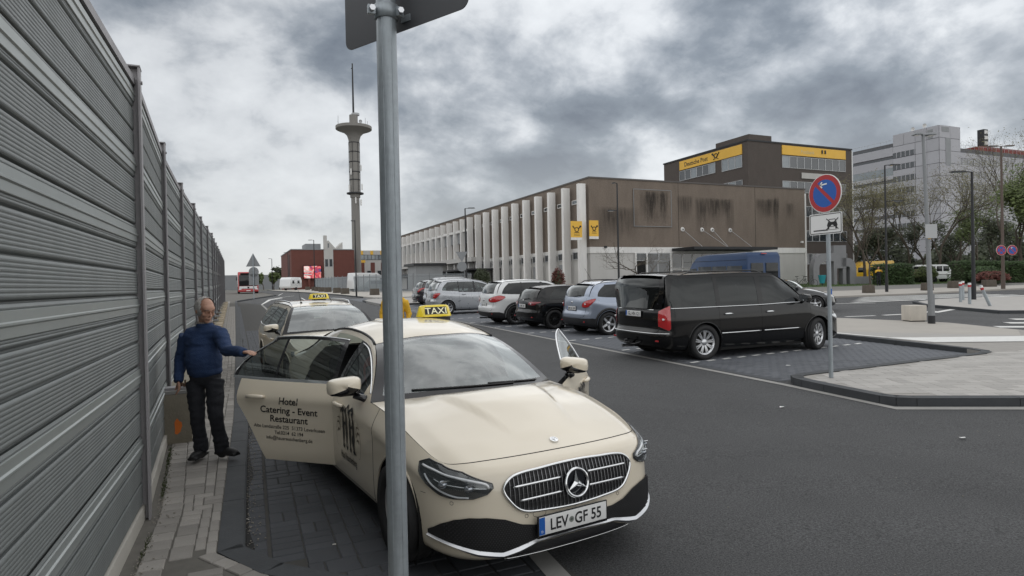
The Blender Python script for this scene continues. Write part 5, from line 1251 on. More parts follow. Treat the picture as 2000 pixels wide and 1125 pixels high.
# --- black hatchback
S = hatch(4.31, .89, 1.43, 2.63, .86, .325, pblack, zc=.96, zf=.72, zbelt=.94, zrear=.98, A=1.36, hx=2.10, rx=3.72, rz=1.34, yr=.58, C=4.10,
    wins=[(1.58, 2.34), (2.44, (3.62, 3.28))], win_v=(.07, .86), glass=glass_d, front_glass=glass_d, rimstyle=(10, 'thin'), rim_mat=M('black_rim', (.02, .02, .022), .35, .5), rw_dom=(.11, .89, .10, .84), handle_z=.82, doors=(1.22, 2.39, 3.20))
q = Car(S, 13.25, 19.45, math.radians(180), 1.02, 'black low hatchback with black wheels between the blue-silver and white cars', 'car', 'parked_car', GRP); q.build()
rear_kit(q, 'K MT 304', .77, [(3.95, None, .90), (4.12, None, .84), (None, .70, .80), (None, .42, .82), (None, .44, .90), (None, .72, .92)], M('tail_lamp_dark', (.22, .02, .03), .12, coat=1.), bump=.5, spoiler=glossblk)
# --- white compact crossover
S = hatch(4.44, .91, 1.60, 2.67, .84, .35, pwhite, zc=1.06, zf=.82, zbelt=1.02, zrear=1.10, A=1.40, hx=2.15, rx=3.85, rz=1.52, yr=.60, C=4.20, clad=(.34, .42, .48, .07),
    wins=[(1.60, 2.36), (2.45, 3.18), (3.22, (4.00, 3.66))], win_v=(.07, .86), glass=glass_d, front_glass=glass_d, rw_dom=(.12, .88, .10, .84), rimstyle=(10, 'thin'), rim_mat=M('grey_rim', (.10, .10, .11), .35, .7), handle_z=.92)
q = Car(S, 13.05, 22.05, math.radians(180), 1.03, 'white compact crossover with wide red tail lamps parked beyond the black hatchback', 'car', 'parked_car', GRP); q.build()
rear_kit(q, 'LEV X 71', .72, [(3.90, None, 1.00), (4.10, None, .88), (None, .72, .82), (None, .44, .86), (None, .44, .94), (None, .72, 1.02), (4.08, None, 1.06)], None, bump=.54, spoiler=glossblk)
m = MB(); m.box((3.62, 0, 1.60), (.12, .03, .06), top=.4); m.build('shark_fin', pwhite, q.root, bevel=.006)
# --- silver compact MPV
S = hatch(4.28, .89, 1.60, 2.78, .80, .33, silver, zc=1.06, zf=.78, zbelt=1.00, zrear=1.10, A=1.15, hx=2.0, rx=3.72, rz=1.51, yr=.60, C=4.08,
    wins=[(1.42, 2.22), (2.31, 3.0), (3.05, (3.82, 3.50))], win_v=(.06, .86), glass=glass_mat('light_glass', (.42, .46, .45), 1.0, .03), rw_dom=(.12, .88, .08, .86), rimstyle=(7, 'twin'), handle_z=.92)
q = Car(S, 13.0, 29.55, math.radians(180), 1.04, 'silver compact people carrier with clear side windows and multi-spoke wheels', 'car', 'parked_car', GRP); q.build()
rear_kit(q, 'K BL 52', .66, [(3.92, None, .98), (4.04, None, .84), (None, .72, .76), (None, .56, .80), (None, .58, .92), (None, .74, .99)], None, bump=.50)
# --- white-silver compact SUV
S = hatch(4.34, .90, 1.66, 2.67, .82, .35, paint('pale_silver', (.52, .54, .56)), zc=1.10, zf=.85, zbelt=1.05, zrear=1.12, A=1.35, hx=2.0, rx=3.80, rz=1.58, yr=.62, C=4.14, clad=(.40, .48, .50, .08),
    wins=[(1.55, 2.30), (2.40, 3.10), (3.15, (3.86, 3.58))], rails=(2.2, 3.7), rail_mat=satin, glass=glass_d, front_glass=glass_d, rw_dom=(.12, .88, .08, .84), handle_z=.95)
q = Car(S, 14.6, 35.4, math.radians(180), 1.04, 'pale compact SUV with square dark tail lamps and roof rails, beyond the silver car', 'car', 'parked_car', GRP); q.build()
rear_kit(q, 'LEV D 90', .84, [(4.02, None, .92), (4.14, None, .86), (None, .74, .86), (None, .60, .90), (None, .60, 1.04), (None, .74, 1.08), (4.05, None, 1.04)], M('tail_lamp_dark', (.22, .02, .03), .12, coat=1.), bump=.58)
# --- dark car at the far end
S = hatch(4.4, .90, 1.56, 2.66, .86, .34, M('paint_dark_plum', (.018, .014, .017), .25, coat=1.), zc=1.02, zf=.78, zrear=1.08, A=1.35, hx=2.1, rx=3.75, rz=1.46, yr=.60, C=4.1, glass=glass_d, front_glass=glass_d)
q = Car(S, 14.9, 39.0, math.radians(180), 1.03, 'dark car with a slanted red tail lamp at the far end of the parked row', 'car', 'parked_car', GRP); q.build()
rear_kit(q, 'LEV T 35', .62, [(3.70, None, 1.12), (4.1, None, .98), (None, .72, .84), (None, .60, .86), (None, .70, 1.0), (4.0, None, 1.10)], None, bump=.48, spoiler=glossblk)
# --- grey saloon turning on the road beyond the minivan
S = hatch(4.5, .90, 1.44, 2.7, .90, .33, M('paint_steel', (.045, .047, .05), .22, .3, coat=1.), zc=.98, zf=.72, zbelt=.95, zrear=1.0, A=1.42, hx=2.2, rx=3.6, rz=1.36, yr=.58, C=4.2, clear_ws=True)
q = Car(S, 23.9, 19.6, math.radians(180-40), 1.0, 'dark car driving behind the black minivan, its bright bonnet and headlight showing', 'car', 'moving_car'); q.build()
rear_kit(q, 'K DR 81', .62, [(4.1, None, .92), (4.3, None, .86), (None, .72, .80), (None, .56, .82), (None, .60, .90), (None, .74, .93)], None)
q.plate(False, 0, .42, 'K DR 81')
# --- second taxi: estate with roof rails behind the first
S = hatch(4.93, .925, 1.475, 2.87, .84, .335, cream, zc=.99, zf=.76, zbelt=.97, zrear=1.03, A=1.52, hx=2.20, rx=4.45, rz=1.41, yr=.585, C=4.80, wins=[(1.72, 2.36), (2.46, 3.20), (3.30, (4.50, 4.30))],
    rails=(2.25, 4.35), rail_mat=satin, clear_ws=True, glass=glass_s, rimstyle=(5, 'twin'), mir_s=1.1, mir_x=1.70, doors=(1.32, 2.41, 3.42), chrome_belt=True, cb0=1.62, pillar_mat=glossblk)
t2 = Car(S, 1.68, 9.9, math.radians(95), .955, 'cream estate taxi with silver roof rails waiting behind the first taxi', 'taxi', 'taxi', 'cream taxis waiting in the lay-by'); t2.build(); R = t2.root
rear_kit(t2, 'LEV T 88', .62, [(4.6, None, .92), (4.78, None, .86), (None, .76, .72), (None, .58, .74), (None, .62, .90), (None, .78, .94)], None)
t2.plate(False, 0, .42, 'LEV T 88'); taxi_sign(R, 2.62, -.02, 1.535, .40, .105, yaw=.03)
m = MB(); m.tube([(2.66, .04, 1.50), (2.66, .04, 1.54)], .02, 8); m.tube([(2.62, -.20, 1.56), (2.72, -.27, 1.52), (2.8, -.30, 1.49)], .010, 6); m.build('sign_cable', blackpl, R, True)
m = MB(); m.tube([(2.55, .33, 1.475), (2.95, .33, 1.80)], [.006, .002], 6); m.lathe([(.03, 0), (.015, .03), (0, .035)], (2.55, .33, 1.46), 'Z', 10); m.build('aerial', blackpl, R, True)

# ================================================================== BOX VEHICLES
def boxcar(name, X, Y, rz, label, cat, prof, w, paint, wheels, r, windows=(), front_win=None, rear_win=None, extras=(), group=None, scale=1., bev=.06, stripe=None):
    """prof: side outline (x,z), front at x=0; w half width"""
    R = vehicle_root(name, X, Y, rz, scale, label, cat, group)
    n = len(prof); m = MB(); V = [(x, s*w, z) for s in (-1, 1) for x, z in prof]
    m.add(V, [tuple(range(n)), tuple(range(n, 2*n))[::-1]]+[(i, n+i, n+(i+1) % n, (i+1) % n) for i in range(n)]); b = bmesh.new(); me = m.mesh('body', None); b.from_mesh(me); bmesh.ops.recalc_face_normals(b, faces=b.faces); b.to_mesh(me); b.free()
    m2 = MB(); m2.add([v.co[:] for v in me.vertices], [tuple(p.vertices) for p in me.polygons]); m2.build('body', paint, R, bevel=bev)
    for (x0, x1, z0, z1, mt, nm) in windows:
        for s in (-1, 1):
            g = MB(); g.box(((x0+x1)/2, s*(w+.003), (z0+z1)/2), (x1-x0, .012, z1-z0)); g.build(nm, mt, R, bevel=.004)
    for x in wheels:
        for s in (-1, 1): wheel_tree(R, x, s*(w-.12), r, r, .22, r*.62, (6, 'wide'), alloy, s)
        for s in (-1, 1):
            g = MB(); g.lathe([(0, 0), (r+.07, 0), (r+.07, .02), (0, .02)], (x, s*(w-.004)-(.006 if s > 0 else .014), r+.0), 'Y', 24); g.build('wheel_arch', gap, R)
    for (nm, mt, boxes) in extras:
        g = MB()
        for bx in boxes: g.box(*bx)
        g.build(nm, mt, R, bevel=.008)
    return R
navy = M('paint_blue_van', (.010, .040, .115), .35, coat=.35, spec=.3); dglass = M('dark_window', (.012, .014, .016), .08)
boxcar('van', 26.1, 31.7, math.radians(90-11-180+3), 'long blue high-roof van parked behind the black minivan', 'van',
    [(0, .55), (.05, .95), (.35, 1.12), (.95, 1.28), (1.75, 2.25), (2.3, 2.62), (3.2, 2.72), (6.85, 2.74), (6.98, 2.5), (7.02, 1.2), (7.02, .45), (6.9, .32), (.15, .32)], 1.0, navy, (1.05, 5.2), .35,
    [(1.55, 2.25, 1.35, 1.95, dglass, 'window'), (2.45, 3.75, 1.35, 2.05, dglass, 'window'), (3.82, 5.15, 1.35, 2.05, dglass, 'window'), (5.22, 6.55, 1.35, 2.05, dglass, 'window'), (.9, 6.9, 2.34, 2.36, gap, 'roof_gutter')],
    extras=[('rear_window', dglass, [((7.02, -.45, 1.75), (.03, .72, .85)), ((7.02, .45, 1.75), (.03, .72, .85))]), ('tail_lamp', lamp_red, [((7.0, -.93, 1.05), (.08, .14, .55))]), ('tail_lamp', lamp_red, [((7.0, .93, 1.05), (.08, .14, .55))]), ('turn_lamp', lamp_amber, [((7.03, -.55, 1.1), (.03, .5, .22))]), ('brake_light', lamp_red, [((6.97, 0, 2.66), (.06, .3, .05))]), ('bumper', blackpl, [((7.06, 0, .48), (.12, 1.9, .2))])], scale=1.0, bev=.10)
yel = paint('yellow_van', (.80, .46, .015))
dh = boxcar('van', 70.8, 56.4, math.radians(-22+2), 'yellow parcel delivery van with red letters beside the bare tree', 'van',
    [(0, .6), (.05, 1.0), (.5, 1.2), (1.15, 2.0), (1.7, 2.35), (2.2, 2.62), (5.6, 2.66), (5.75, 2.5), (5.8, .45), (.1, .35)], 1.0, yel, (.95, 4.6), .34,
    [(1.0, 1.75, 1.25, 1.85, dglass, 'window'), (2.4, 3.0, 1.3, 1.9, dglass, 'window'), (.6, 5.7, .5, .75, blackpl, 'side_rail')], bev=.09)
lt = MB(); V, F = text_mb('DHL', .42, bold=.05, sx=1.25, shear=.35); lt.add([(4.55+x, -1.012, 1.75+y) for x, y, z in V], F)
for dz in (.06, .18, .30): lt.b2(3.1, 3.75, -1.013, -1.011, 1.72+dz, 1.76+dz)
lt.build('van_lettering', M('red_print', (.55, .02, .02), .4), dh)
gx = boxcar('off_roader', 71.2, 43.2, math.radians(180-14), 'white boxy off-road car with a spare wheel on its back, by the hedge', 'car',
    [(0, .55), (.02, 1.05), (.3, 1.14), (1.45, 1.18), (1.95, 1.90), (2.3, 1.96), (4.45, 1.96), (4.6, 1.86), (4.66, .6), (4.5, .45), (.1, .45)], .92, pwhite, (.85, 3.75), .38,
    [(1.85, 2.55, 1.25, 1.80, dglass, 'window'), (2.68, 3.35, 1.25, 1.80, dglass, 'window'), (3.5, 4.40, 1.25, 1.80, dglass, 'window'), (.3, 4.6, .86, .92, blackpl, 'side_trim')],
    extras=[('rear_window', dglass, [((4.65, 0, 1.5), (.03, 1.4, .55))]), ('bumper', blackpl, [((4.72, 0, .6), (.14, 1.8, .16))]), ('tail_lamp', lamp_red, [((4.68, -.8, .78), (.04, .16, .1))])], bev=.05, scale=1.0)
m = MB(); m.lathe([(0, .2), (.33, .2), (.38, .16), (.38, 0)], (4.66, .05, 1.08), 'X', 24); m.build('spare_wheel_cover', satin, gx, 'auto')
boxcar('parked_car', 70.5, 46.0, math.radians(150), 'small white car partly hidden by bushes left of the off-road car', 'car',
    [(0, .45), (.05, .75), (.9, .92), (1.6, 1.42), (3.2, 1.46), (3.9, 1.0), (4.2, .95), (4.25, .5), (4.1, .3), (.1, .3)], .85, pwhite, (.8, 3.3), .31, [(1.45, 2.2, .95, 1.35, dglass, 'window'), (2.3, 3.2, .95, 1.35, dglass, 'window')], bev=.06)
red = paint('bus_red', (.42, .018, .022))
bs = boxcar('bus', 1.9, 92.0, math.radians(90), 'red and white city bus standing at the far end beside the noise barrier', 'bus',
    [(0, .45), (0, 1.2), (.12, 2.75), (.35, 3.02), (11.8, 3.02), (12, 2.8), (12, .35), (.1, .32)], 1.27, red, (2.6, 8.4), .48,
    [(.5, 11.6, 1.15, 2.45, dglass, 'window')], extras=[('windscreen', dglass, [((.02, 0, 1.85), (.10, 2.25, 1.45))]), ('destination_display', gap, [((.06, 0, 2.72), (.12, 1.9, .28))]), ('front_panel', pwhite, [((-.012, 0, .92), (.05, 2.2, .32))]), ('bumper', red, [((-.03, 0, .52), (.1, 2.5, .28))]),
    ('headlight', lamp_white, [((-.05, -1.02, .70), (.06, .34, .14))]), ('headlight', lamp_white, [((-.05, 1.02, .70), (.06, .34, .14))]), ('number_plate', white_pl, [((-.09, 0, .50), (.02, .52, .11))]), ('badge', glossblk, [((-.045, 0, .92), (.03, .22, .22))]), ('mirror', blackpl, [((-.15, -1.42, 2.1), (.15, .12, .45))]), ('mirror', blackpl, [((-.15, 1.42, 2.1), (.15, .12, .45))])], bev=.12)
boxcar('caravan', 9.0, 128, math.radians(60), 'small white caravan parked far down the road past the lamp posts', 'caravan', [(0, .8), (.3, 2.2), (.9, 2.6), (4.8, 2.6), (5.2, 2.0), (5.2, .6), (.2, .5)], 1.1, pwhite, (2.6,), .33, [(1.0, 1.9, 1.4, 2.0, dglass, 'window'), (3.2, 4.2, 1.4, 2.0, dglass, 'window')], bev=.15)
boxcar('parked_car', -2.2, 112, math.radians(90), 'small silver car far away between the barrier end and the bus', 'car', [(0, .45), (.05, .75), (.9, .92), (1.6, 1.42), (3.2, 1.46), (3.9, 1.0), (4.2, .95), (4.25, .5), (4.1, .3), (.1, .3)], .85, silver, (.8, 3.3), .31, [(1.45, 3.2, .95, 1.35, dglass, 'window')], front_win=1, extras=[('windscreen', dglass, [((1.25, 0, 1.16), (.06, 1.4, .5), 0, 1.0, 0, 0.95)])], bev=.06)
boxcar('van', 19.5, 86.5, math.radians(200), 'white delivery van parked behind the grey steel fence', 'van', [(0, .6), (.05, 1.0), (.8, 1.25), (1.5, 2.1), (2.2, 2.5), (5.6, 2.55), (5.8, .45), (.1, .35)], 1.0, pwhite, (.95, 4.6), .34, [(1.2, 1.9, 1.3, 1.85, dglass, 'window')], bev=.12)
boxcar('parked_car', 14.9, 84.0, math.radians(20), 'grey-green car behind the steel fence left of the white van', 'car', [(0, .45), (.05, .75), (.9, .98), (1.5, 1.55), (3.6, 1.6), (4.1, 1.0), (4.25, .5), (4.1, .3), (.1, .3)], .88, paint('sage', (.20, .24, .24)), (.8, 3.3), .31, [(1.45, 2.2, 1.0, 1.45, dglass, 'window'), (2.3, 3.5, 1.0, 1.45, dglass, 'window')], bev=.06)
# ================================================================== BUILDINGS
m_brown = M('brown_mosaic_cladding', (.185, .150, .122), .85, var=.20, vs_=1.2, speck=.25, sps=9, stretch=(1, 1, .35))
m_brown2 = M('dark_brown_cladding', (.085, .070, .062), .8, var=.12, vs_=1.5, speck=.2, sps=8, stretch=(1, 1, .5))
m_wht = M('weathered_white_wall', (.50, .49, .47), .85, var=.12, vs_=.9, stretch=(1, 1, .3))
m_fin = M('white_concrete_fin', (.74, .73, .71), .8, var=.16, vs_=1.2, stretch=(1.5, 1.5, .35))
m_greypan = M('grey_panel', (.26, .27, .28), .6, var=.12, vs_=.8)
m_dirty = M('soot_stain', (.035, .031, .028), .95, var=.3, vs_=3)
m_winf = M('window_frame_grey', (.42, .43, .44), .5)
m_glassb = M('building_glass', (.035, .042, .05), .08, coat=1., var=.35, vs_=.35)
m_glassl = M('building_glass_light', (.20, .23, .25), .15, coat=1., var=.3, vs_=.5)
m_yel = M('post_yellow', (.80, .47, .06), .55, var=.08, vs_=.6)
m_darkm = M('dark_metal', (.03, .031, .034), .5, .4)
def building(name, label, cat='building'): return tag(empty(name, (0, 0, 0)), label, cat)
def bx(p, name, mat, x0, x1, y0, y1, z0, z1, bevel=0.): m = MB(); m.b2(x0, x1, y0, y1, z0, z1); return m.build(name, mat, p, bevel=bevel)
def window_x(p, x, y0, y1, z0, z1, n=1, out=-1, gl=None, frame=None, light=()):
    """window on a wall X=const seen from -X; each pane is a part of its own"""
    step = (y1-y0)/n; fr = MB()
    for k in range(n):
        a, b = y0+k*step, y0+(k+1)*step; w = MB(); w.b2(x+.05, x-.02, a+.05, b-.05, z0+.05, z1-.05)
        wo = w.build('window', m_glassl if k in light else (gl or m_glassb), p)
        f = MB(); t = .07
        f.b2(x, x-.06, a+.002, b-.002, z0, z0+t); f.b2(x, x-.06, a+.002, b-.002, z1-t, z1); f.b2(x, x-.058, a+.002, a+t, z0+t, z1-t); f.b2(x, x-.058, b-t, b-.002, z0+t, z1-t); f.build('frame', frame or m_winf, wo)
def window_y(p, y, x0, x1, z0, z1, n=1, gl=None, frame=None, light=()):
    step = (x1-x0)/n
    for k in range(n):
        a, b = x0+k*step, x0+(k+1)*step; w = MB(); w.b2(a+.05, b-.05, y+.05, y-.02, z0+.05, z1-.05)
        wo = w.build('window', m_glassl if k in light else (gl or m_glassb), p)
        f = MB(); t = .07
        f.b2(a+.002, b-.002, y, y-.06, z0, z0+t); f.b2(a+.002, b-.002, y, y-.06, z1-t, z1); f.b2(a+.002, a+t, y, y-.058, z0+t, z1-t); f.b2(b-t, b-.002, y, y-.058, z0+t, z1-t); f.build('frame', frame or m_winf, wo)
# ---- long post building with white fins
pb = building('post_building', 'long low brown building with white concrete fins and a white ground floor'); gp = .6
bx(pb, 'upper_wall', m_brown, 31.0, 59.0, 52.0, 127, 5.10, 11.62)
bx(pb, 'roof_edge', M('roof_flashing', (.10, .09, .085), .6), 30.93, 59.06, 51.93, 127.1, 11.62, 11.76)
bx(pb, 'ground_floor_wall', m_wht, 31.05, 40.2, 52.06, 127, gp, 4.53); bx(pb, 'ground_floor_wall', m_wht, 51.2, 58.9, 52.06, 127, gp, 4.53); bx(pb, 'ground_floor_wall', m_wht, 42.8, 51.2, 53.5, 120, gp, 4.53)
bx(pb, 'lintel_band', m_fin, 31.0, 58.95, 51.98, 127, 4.53, 5.10)
bx(pb, 'corner_trim', m_fin, 58.9, 59.1, 51.95, 52.2, gp, 11.2)
bx(pb, 'recessed_panel', m_brown, 36.0, 40.45, 51.93, 52.0, 7.17, 10.75)
pf = MB(); t = .05
pf.b2(35.95, 40.5, 51.90, 51.93, 10.75, 10.80); pf.b2(35.95, 40.5, 51.90, 51.93, 7.12, 7.17); pf.b2(35.95, 36.0, 51.90, 51.93, 7.17, 10.75); pf.b2(40.45, 40.5, 51.90, 51.93, 7.17, 10.75); pf.build('panel_frame', m_greypan, pb)
# soot streaks: thin films of grime whose density follows noise and fades at their edges
st_mat = bpy.data.materials.new('soot_streak'); st_mat.use_nodes = True; st = st_mat.node_tree; sb = st.nodes['Principled BSDF']; sb.inputs['Base Color'].default_value = (.022, .020, .019, 1); sb.inputs['Roughness'].default_value = .95
def sN(t_, **k):
    n_ = st.nodes.new(t_)
    for a_, b_ in k.items(): setattr(n_, a_, b_)
    return n_
def sM(op, a_, b_=0.):
    n_ = sN('ShaderNodeMath', operation=op, use_clamp=True)
    for i_, x_ in enumerate((a_, b_)):
        if isinstance(x_, (int, float)): n_.inputs[i_].default_value = x_
        else: st.links.new(x_, n_.inputs[i_])
    return n_.outputs[0]
stc = sN('ShaderNodeTexCoord'); sx2 = sN('ShaderNodeSeparateXYZ'); st.links.new(stc.outputs['Generated'], sx2.inputs[0])
smp = sN('ShaderNodeMapping'); smp.inputs['Scale'].default_value = (2.4, 1, .28); snn = sN('ShaderNodeTexNoise'); snn.inputs['Scale'].default_value = 1.5; snn.inputs['Detail'].default_value = 8; snn.inputs['Roughness'].default_value = .65
st.links.new(stc.outputs['Object'], smp.inputs[0]); st.links.new(smp.outputs[0], snn.inputs['Vector'])
ex = sM('MULTIPLY', sM('MULTIPLY', sx2.outputs[0], sM('SUBTRACT', 1., sx2.outputs[0])), 4.); ez = sM('MULTIPLY', sM('MULTIPLY', sM('POWER', sx2.outputs[2], 1.1), sM('SUBTRACT', 1., sM('POWER', sx2.outputs[2], 8.))), 1.6)
nz_ = sM('MULTIPLY', sM('SUBTRACT', snn.outputs[0], .30), 3.0)
st.links.new(sM('MULTIPLY', sM('MULTIPLY', nz_, sM('POWER', ex, .8)), sM('MULTIPLY', ez, .55)), sb.inputs['Alpha'])
for k_, (x, z1, w, h) in enumerate(((38.2, 10.72, 3.2, 3.55), (37.9, 10.7, 1.2, 3.5), (39.6, 10.7, 1.1, 3.4), (42.2, 10.4, 2.2, 3.0), (44.2, 10.3, 1.6, 4.2), (45.6, 10.3, 2.4, 3.0), (48.0, 10.3, 1.3, 4.2), (46.9, 10.2, 2.4, 2.0), (52.8, 10.4, 2.4, 2.3), (54.1, 10.5, 2.0, 2.2), (54.6, 10.8, .9, 5.6), (56.6, 10.1, 1.2, 1.9), (34, 9.0, 5.0, 3.6))):
    m = MB(); yS = 51.925-.0015*k_; m.add([(x-w/2, yS, z1-h), (x+w/2, yS, z1-h), (x+w/2, yS-.0001, z1), (x-w/2, yS-.0001, z1)], [(0, 1, 2, 3)]); m.build('stain', st_mat, pb)
for x in (41.4, 51.6): bx(pb, 'wall_joint', m_dirty, x, x+.03, 51.985, 52.0, 5.12, 11.6)
for x in (41.88, 44.36, 45.7, 48.1):
    m = MB(); m.lathe([(0, -.10), (.20, -.08), (.24, 0)], (x, 52.0, 6.92), 'Y', 16); o = m.build('anchor_disc', m_fin, pb, 'auto'); m = MB(); m.lathe([(0, -.13), (.08, -.12), (.09, -.06)], (x, 52.0, 6.92), 'Y', 12); m.build('anchor_bolt', m_darkm, o)
for x0, x1 in ((41.88, 41.9), (44.36, 45.0), (45.7, 45.1), (48.1, 48.2)):
    m = MB(); m.tube([(x0, 51.9, 6.9), (x1, 49.05, 4.98)], .022, 5); m.build('stay_rod', m_winf, pb)
bx(pb, 'canopy', m_darkm, 40.5, 51.2, 48.6, 52.0, 4.72, 4.98)
# entrance glazing
window_y(pb, 51.95, 36.05, 40.2, 3.75, 4.53, 3); window_y(pb, 51.95, 37.4, 40.0, gp+.1, 3.7, 2); bx(pb, 'door_recess', gap, 36.05, 40.2, 52.0, 52.05, gp, 4.5)
for x in (36.0, 37.3, 40.2): bx(pb, 'pilaster', m_fin, x, x+.16, 51.85, 52.02, gp, 4.53)
window_y(pb, 52.2, 40.6, 51.1, gp+.9, 2.9, 8, frame=m_fin); window_y(pb, 52.2, 40.6, 51.1, 2.95, 4.5, 8, frame=m_fin)
bx(pb, 'wall_lamp', m_fin, 58.2, 58.45, 51.8, 52.0, 5.65, 5.85); bx(pb, 'wall_lamp', m_darkm, 32.55, 32.75, 51.75, 51.98, 5.0, 5.2)
# fins along the road facade
fy = [52.4+3.08*k for k in range(24)]
fcache = None
for k, y in enumerate(fy):
    m = MB(); m.b2(30.0, 30.75, -.22, .22, gp, 11.1)
    if fcache is None: fcache = m.mesh('fin', m_fin)
    if k < 9: o = m.build('fin', m_fin, pb, bevel=.02, loc=(0, y, 0))
    else: o = link('fin', fcache, pb, (0, y, 0))
    if k < 10:
        window_x(pb, 30.98, y+.25, y+2.83, 9.42, 9.85, 1, frame=m_fin, light=(0,) if k % 3 == 0 else ())
        window_x(pb, 30.98, y+.25, y+2.83, 4.0, 4.75, 1); 
        bx(pb, 'ground_panel', m_greypan if k % 2 else m_wht, 30.99, 31.04, y+.3, y+2.8, gp, 3.6)
    else:
        bx(pb, 'grey_panel', m_greypan, 30.55, 30.7, y+.24, y+2.84, 7.7, 9.25) if k % 4 != 2 else window_x(pb, 30.7, y+.25, y+2.83, 7.7, 9.25, 1)
        bx(pb, 'panel_cap', m_fin, 30.2, 30.9, y+.23, y+2.85, 9.27, 9.6)
bx(pb, 'loading_canopy', m_wht, 29.3, 31.0, 80, 126, 4.85, 5.45); bx(pb, 'shed_roof', m_darkm, 26.5, 31.0, 74, 126, 3.55, 3.75); bx(pb, 'shed_wall', m_wht, 27.6, 27.8, 76, 126, gp, 3.1)
for y in range(76, 126, 7): bx(pb, 'shed_post', m_darkm, 26.6, 26.75, y, y+.15, gp, 3.55)
bx(pb, 'roof_hut', m_greypan, 36, 42, 76, 86, 11.76, 13.2)
def flag(name, x, y, z0, z1, w, ax, label):
    r = empty(name, (0, 0, 0), 0, label, 'banner sign'); r.location = (x, y, z0); h = z1-z0
    def pt(u, v, o): return (u, o, v) if ax == 'y' else (o, u, v)
    m = MB(); m.box((w/2 if ax == 'y' else 0, 0 if ax == 'y' else w/2, h/2), (w if ax == 'y' else .12, .12 if ax == 'y' else w, h)); m.build('panel', m_yel, r)
    m = MB(); m.box((w/2 if ax == 'y' else 0, 0 if ax == 'y' else w/2, -.12), (w if ax == 'y' else .12, .12 if ax == 'y' else w, .24)); m.build('white_foot', m_fin, r)
    m = MB(); o = -.065; cx0, cz0 = w/2, h*.50
    m.tube([pt(cx0+.17*w*math.cos(a), cz0-.02*w+.17*w*math.sin(a), o) for a in np.linspace(0, 6.283, 19)[:-1]], .038, 5, closed=True)
    for s_ in (-1, 1): m.tube([pt(cx0+s_*.14*w, cz0+.02*w, o), pt(cx0+s_*.27*w, cz0+.15*w, o), pt(cx0+s_*.36*w, cz0+.27*w, o)], [.03, .055, .10 if s_ > 0 else .05], 5)
    m.tube([pt(cx0-.22*w, cz0-.30*w, o), pt(cx0-.08*w, cz0-.24*w, o), pt(cx0, cz0-.30*w, o), pt(cx0+.08*w, cz0-.24*w, o), pt(cx0+.22*w, cz0-.30*w, o)], .028, 5); m.tube([pt(cx0-.26*w, cz0-.46*w, o), pt(cx0+.26*w, cz0-.46*w, o)], .022, 5)
    m.build('post_horn', ink, r)
    return r
flag('banner', 30.62, 51.4, 6.05, 7.55, .95, 'y', 'yellow banner with a black post horn right of the building corner')
flag('banner', 28.42, 51.0, 5.90, 7.40, 1.15, 'y', 'yellow banner with a black post horn left of the corner fin')
# ---- dark brown tower
tb = building('office_tower', 'dark brown office block with yellow sign bands above its windows')
bx(tb, 'wall', m_brown2, 63.4, 83.2, 65.0, 83.0, .7, 20.2); bx(tb, 'roof_edge', m_darkm, 63.3, 83.3, 64.9, 83.1, 20.2, 20.4); bx(tb, 'roof_structure', m_brown2, 64.2, 68.3, 65.6, 72, 20.4, 21.3)
bx(tb, 'sign_band', m_yel, 63.30, 63.4, 66.0, 79.05, 18.6, 19.95); bx(tb, 'sign_band', m_yel, 69.5, 81.9, 64.9, 65.0, 18.75, 20.03)
window_x(tb, 63.38, 71.2, 79.1, 16.95, 18.45, 6, light=(0, 3)); window_x(tb, 63.38, 66.0, 69.9, 16.85, 18.5, 3, light=(0, 1, 2)); window_x(tb, 63.38, 66.0, 69.9, 13.5, 15.15, 3, light=(1,))
for (z0, z1, li) in ((16.95, 18.6, (0,)), (13.6, 15.15, (0, 4)), (10.25, 11.75, ()), (6.8, 8.35, ()), (3.6, 5.1, ())): window_y(tb, 64.98, 69.5, 81.9, z0, z1, 9, light=li)
bx(tb, 'notice_board', m_wht, 73.1, 78.0, 64.88, 64.96, 15.62, 16.42); bx(tb, 'edge_trim', m_fin, 83.2, 83.34, 64.92, 65.2, .7, 20.1)
m = MB(); V, F = text_mb('Deutsche Post', .62, bold=.01); m.add([(63.28, 75.3-x, 19.0+y) for x, y, z in V], F); 
P = [(63.27, 71.0+.36*math.cos(a), 19.35+.30*math.sin(a)) for a in np.linspace(0, 6.283, 19)[:-1]]; m.tube(P, .06, 5, closed=True); m.tube([(63.27, 71.7, 19.72), (63.27, 71.35, 19.35), (63.27, 71, 19.05), (63.27, 70.6, 19.4), (63.27, 70.3, 19.75)], [.15, .07, .05, .06, .08], 5); m.tube([(63.27, 71.5, 18.85), (63.27, 71, 19.08), (63.27, 70.5, 18.85)], .05, 5)
m.build('sign_lettering', ink, tb)
m = MB(); V, F = text_mb('Postbank', .50); m.add([(74.3+x, 64.885, 19.1+y) for x, y, z in V], F); m.build('faded_lettering', M('faded_print', (.62, .55, .32), .6), tb)
for x in (77.0, 77.6): bx(tb, 'sign_bracket', m_darkm, x, x+.22, 64.8, 64.9, 19.3, 19.8)
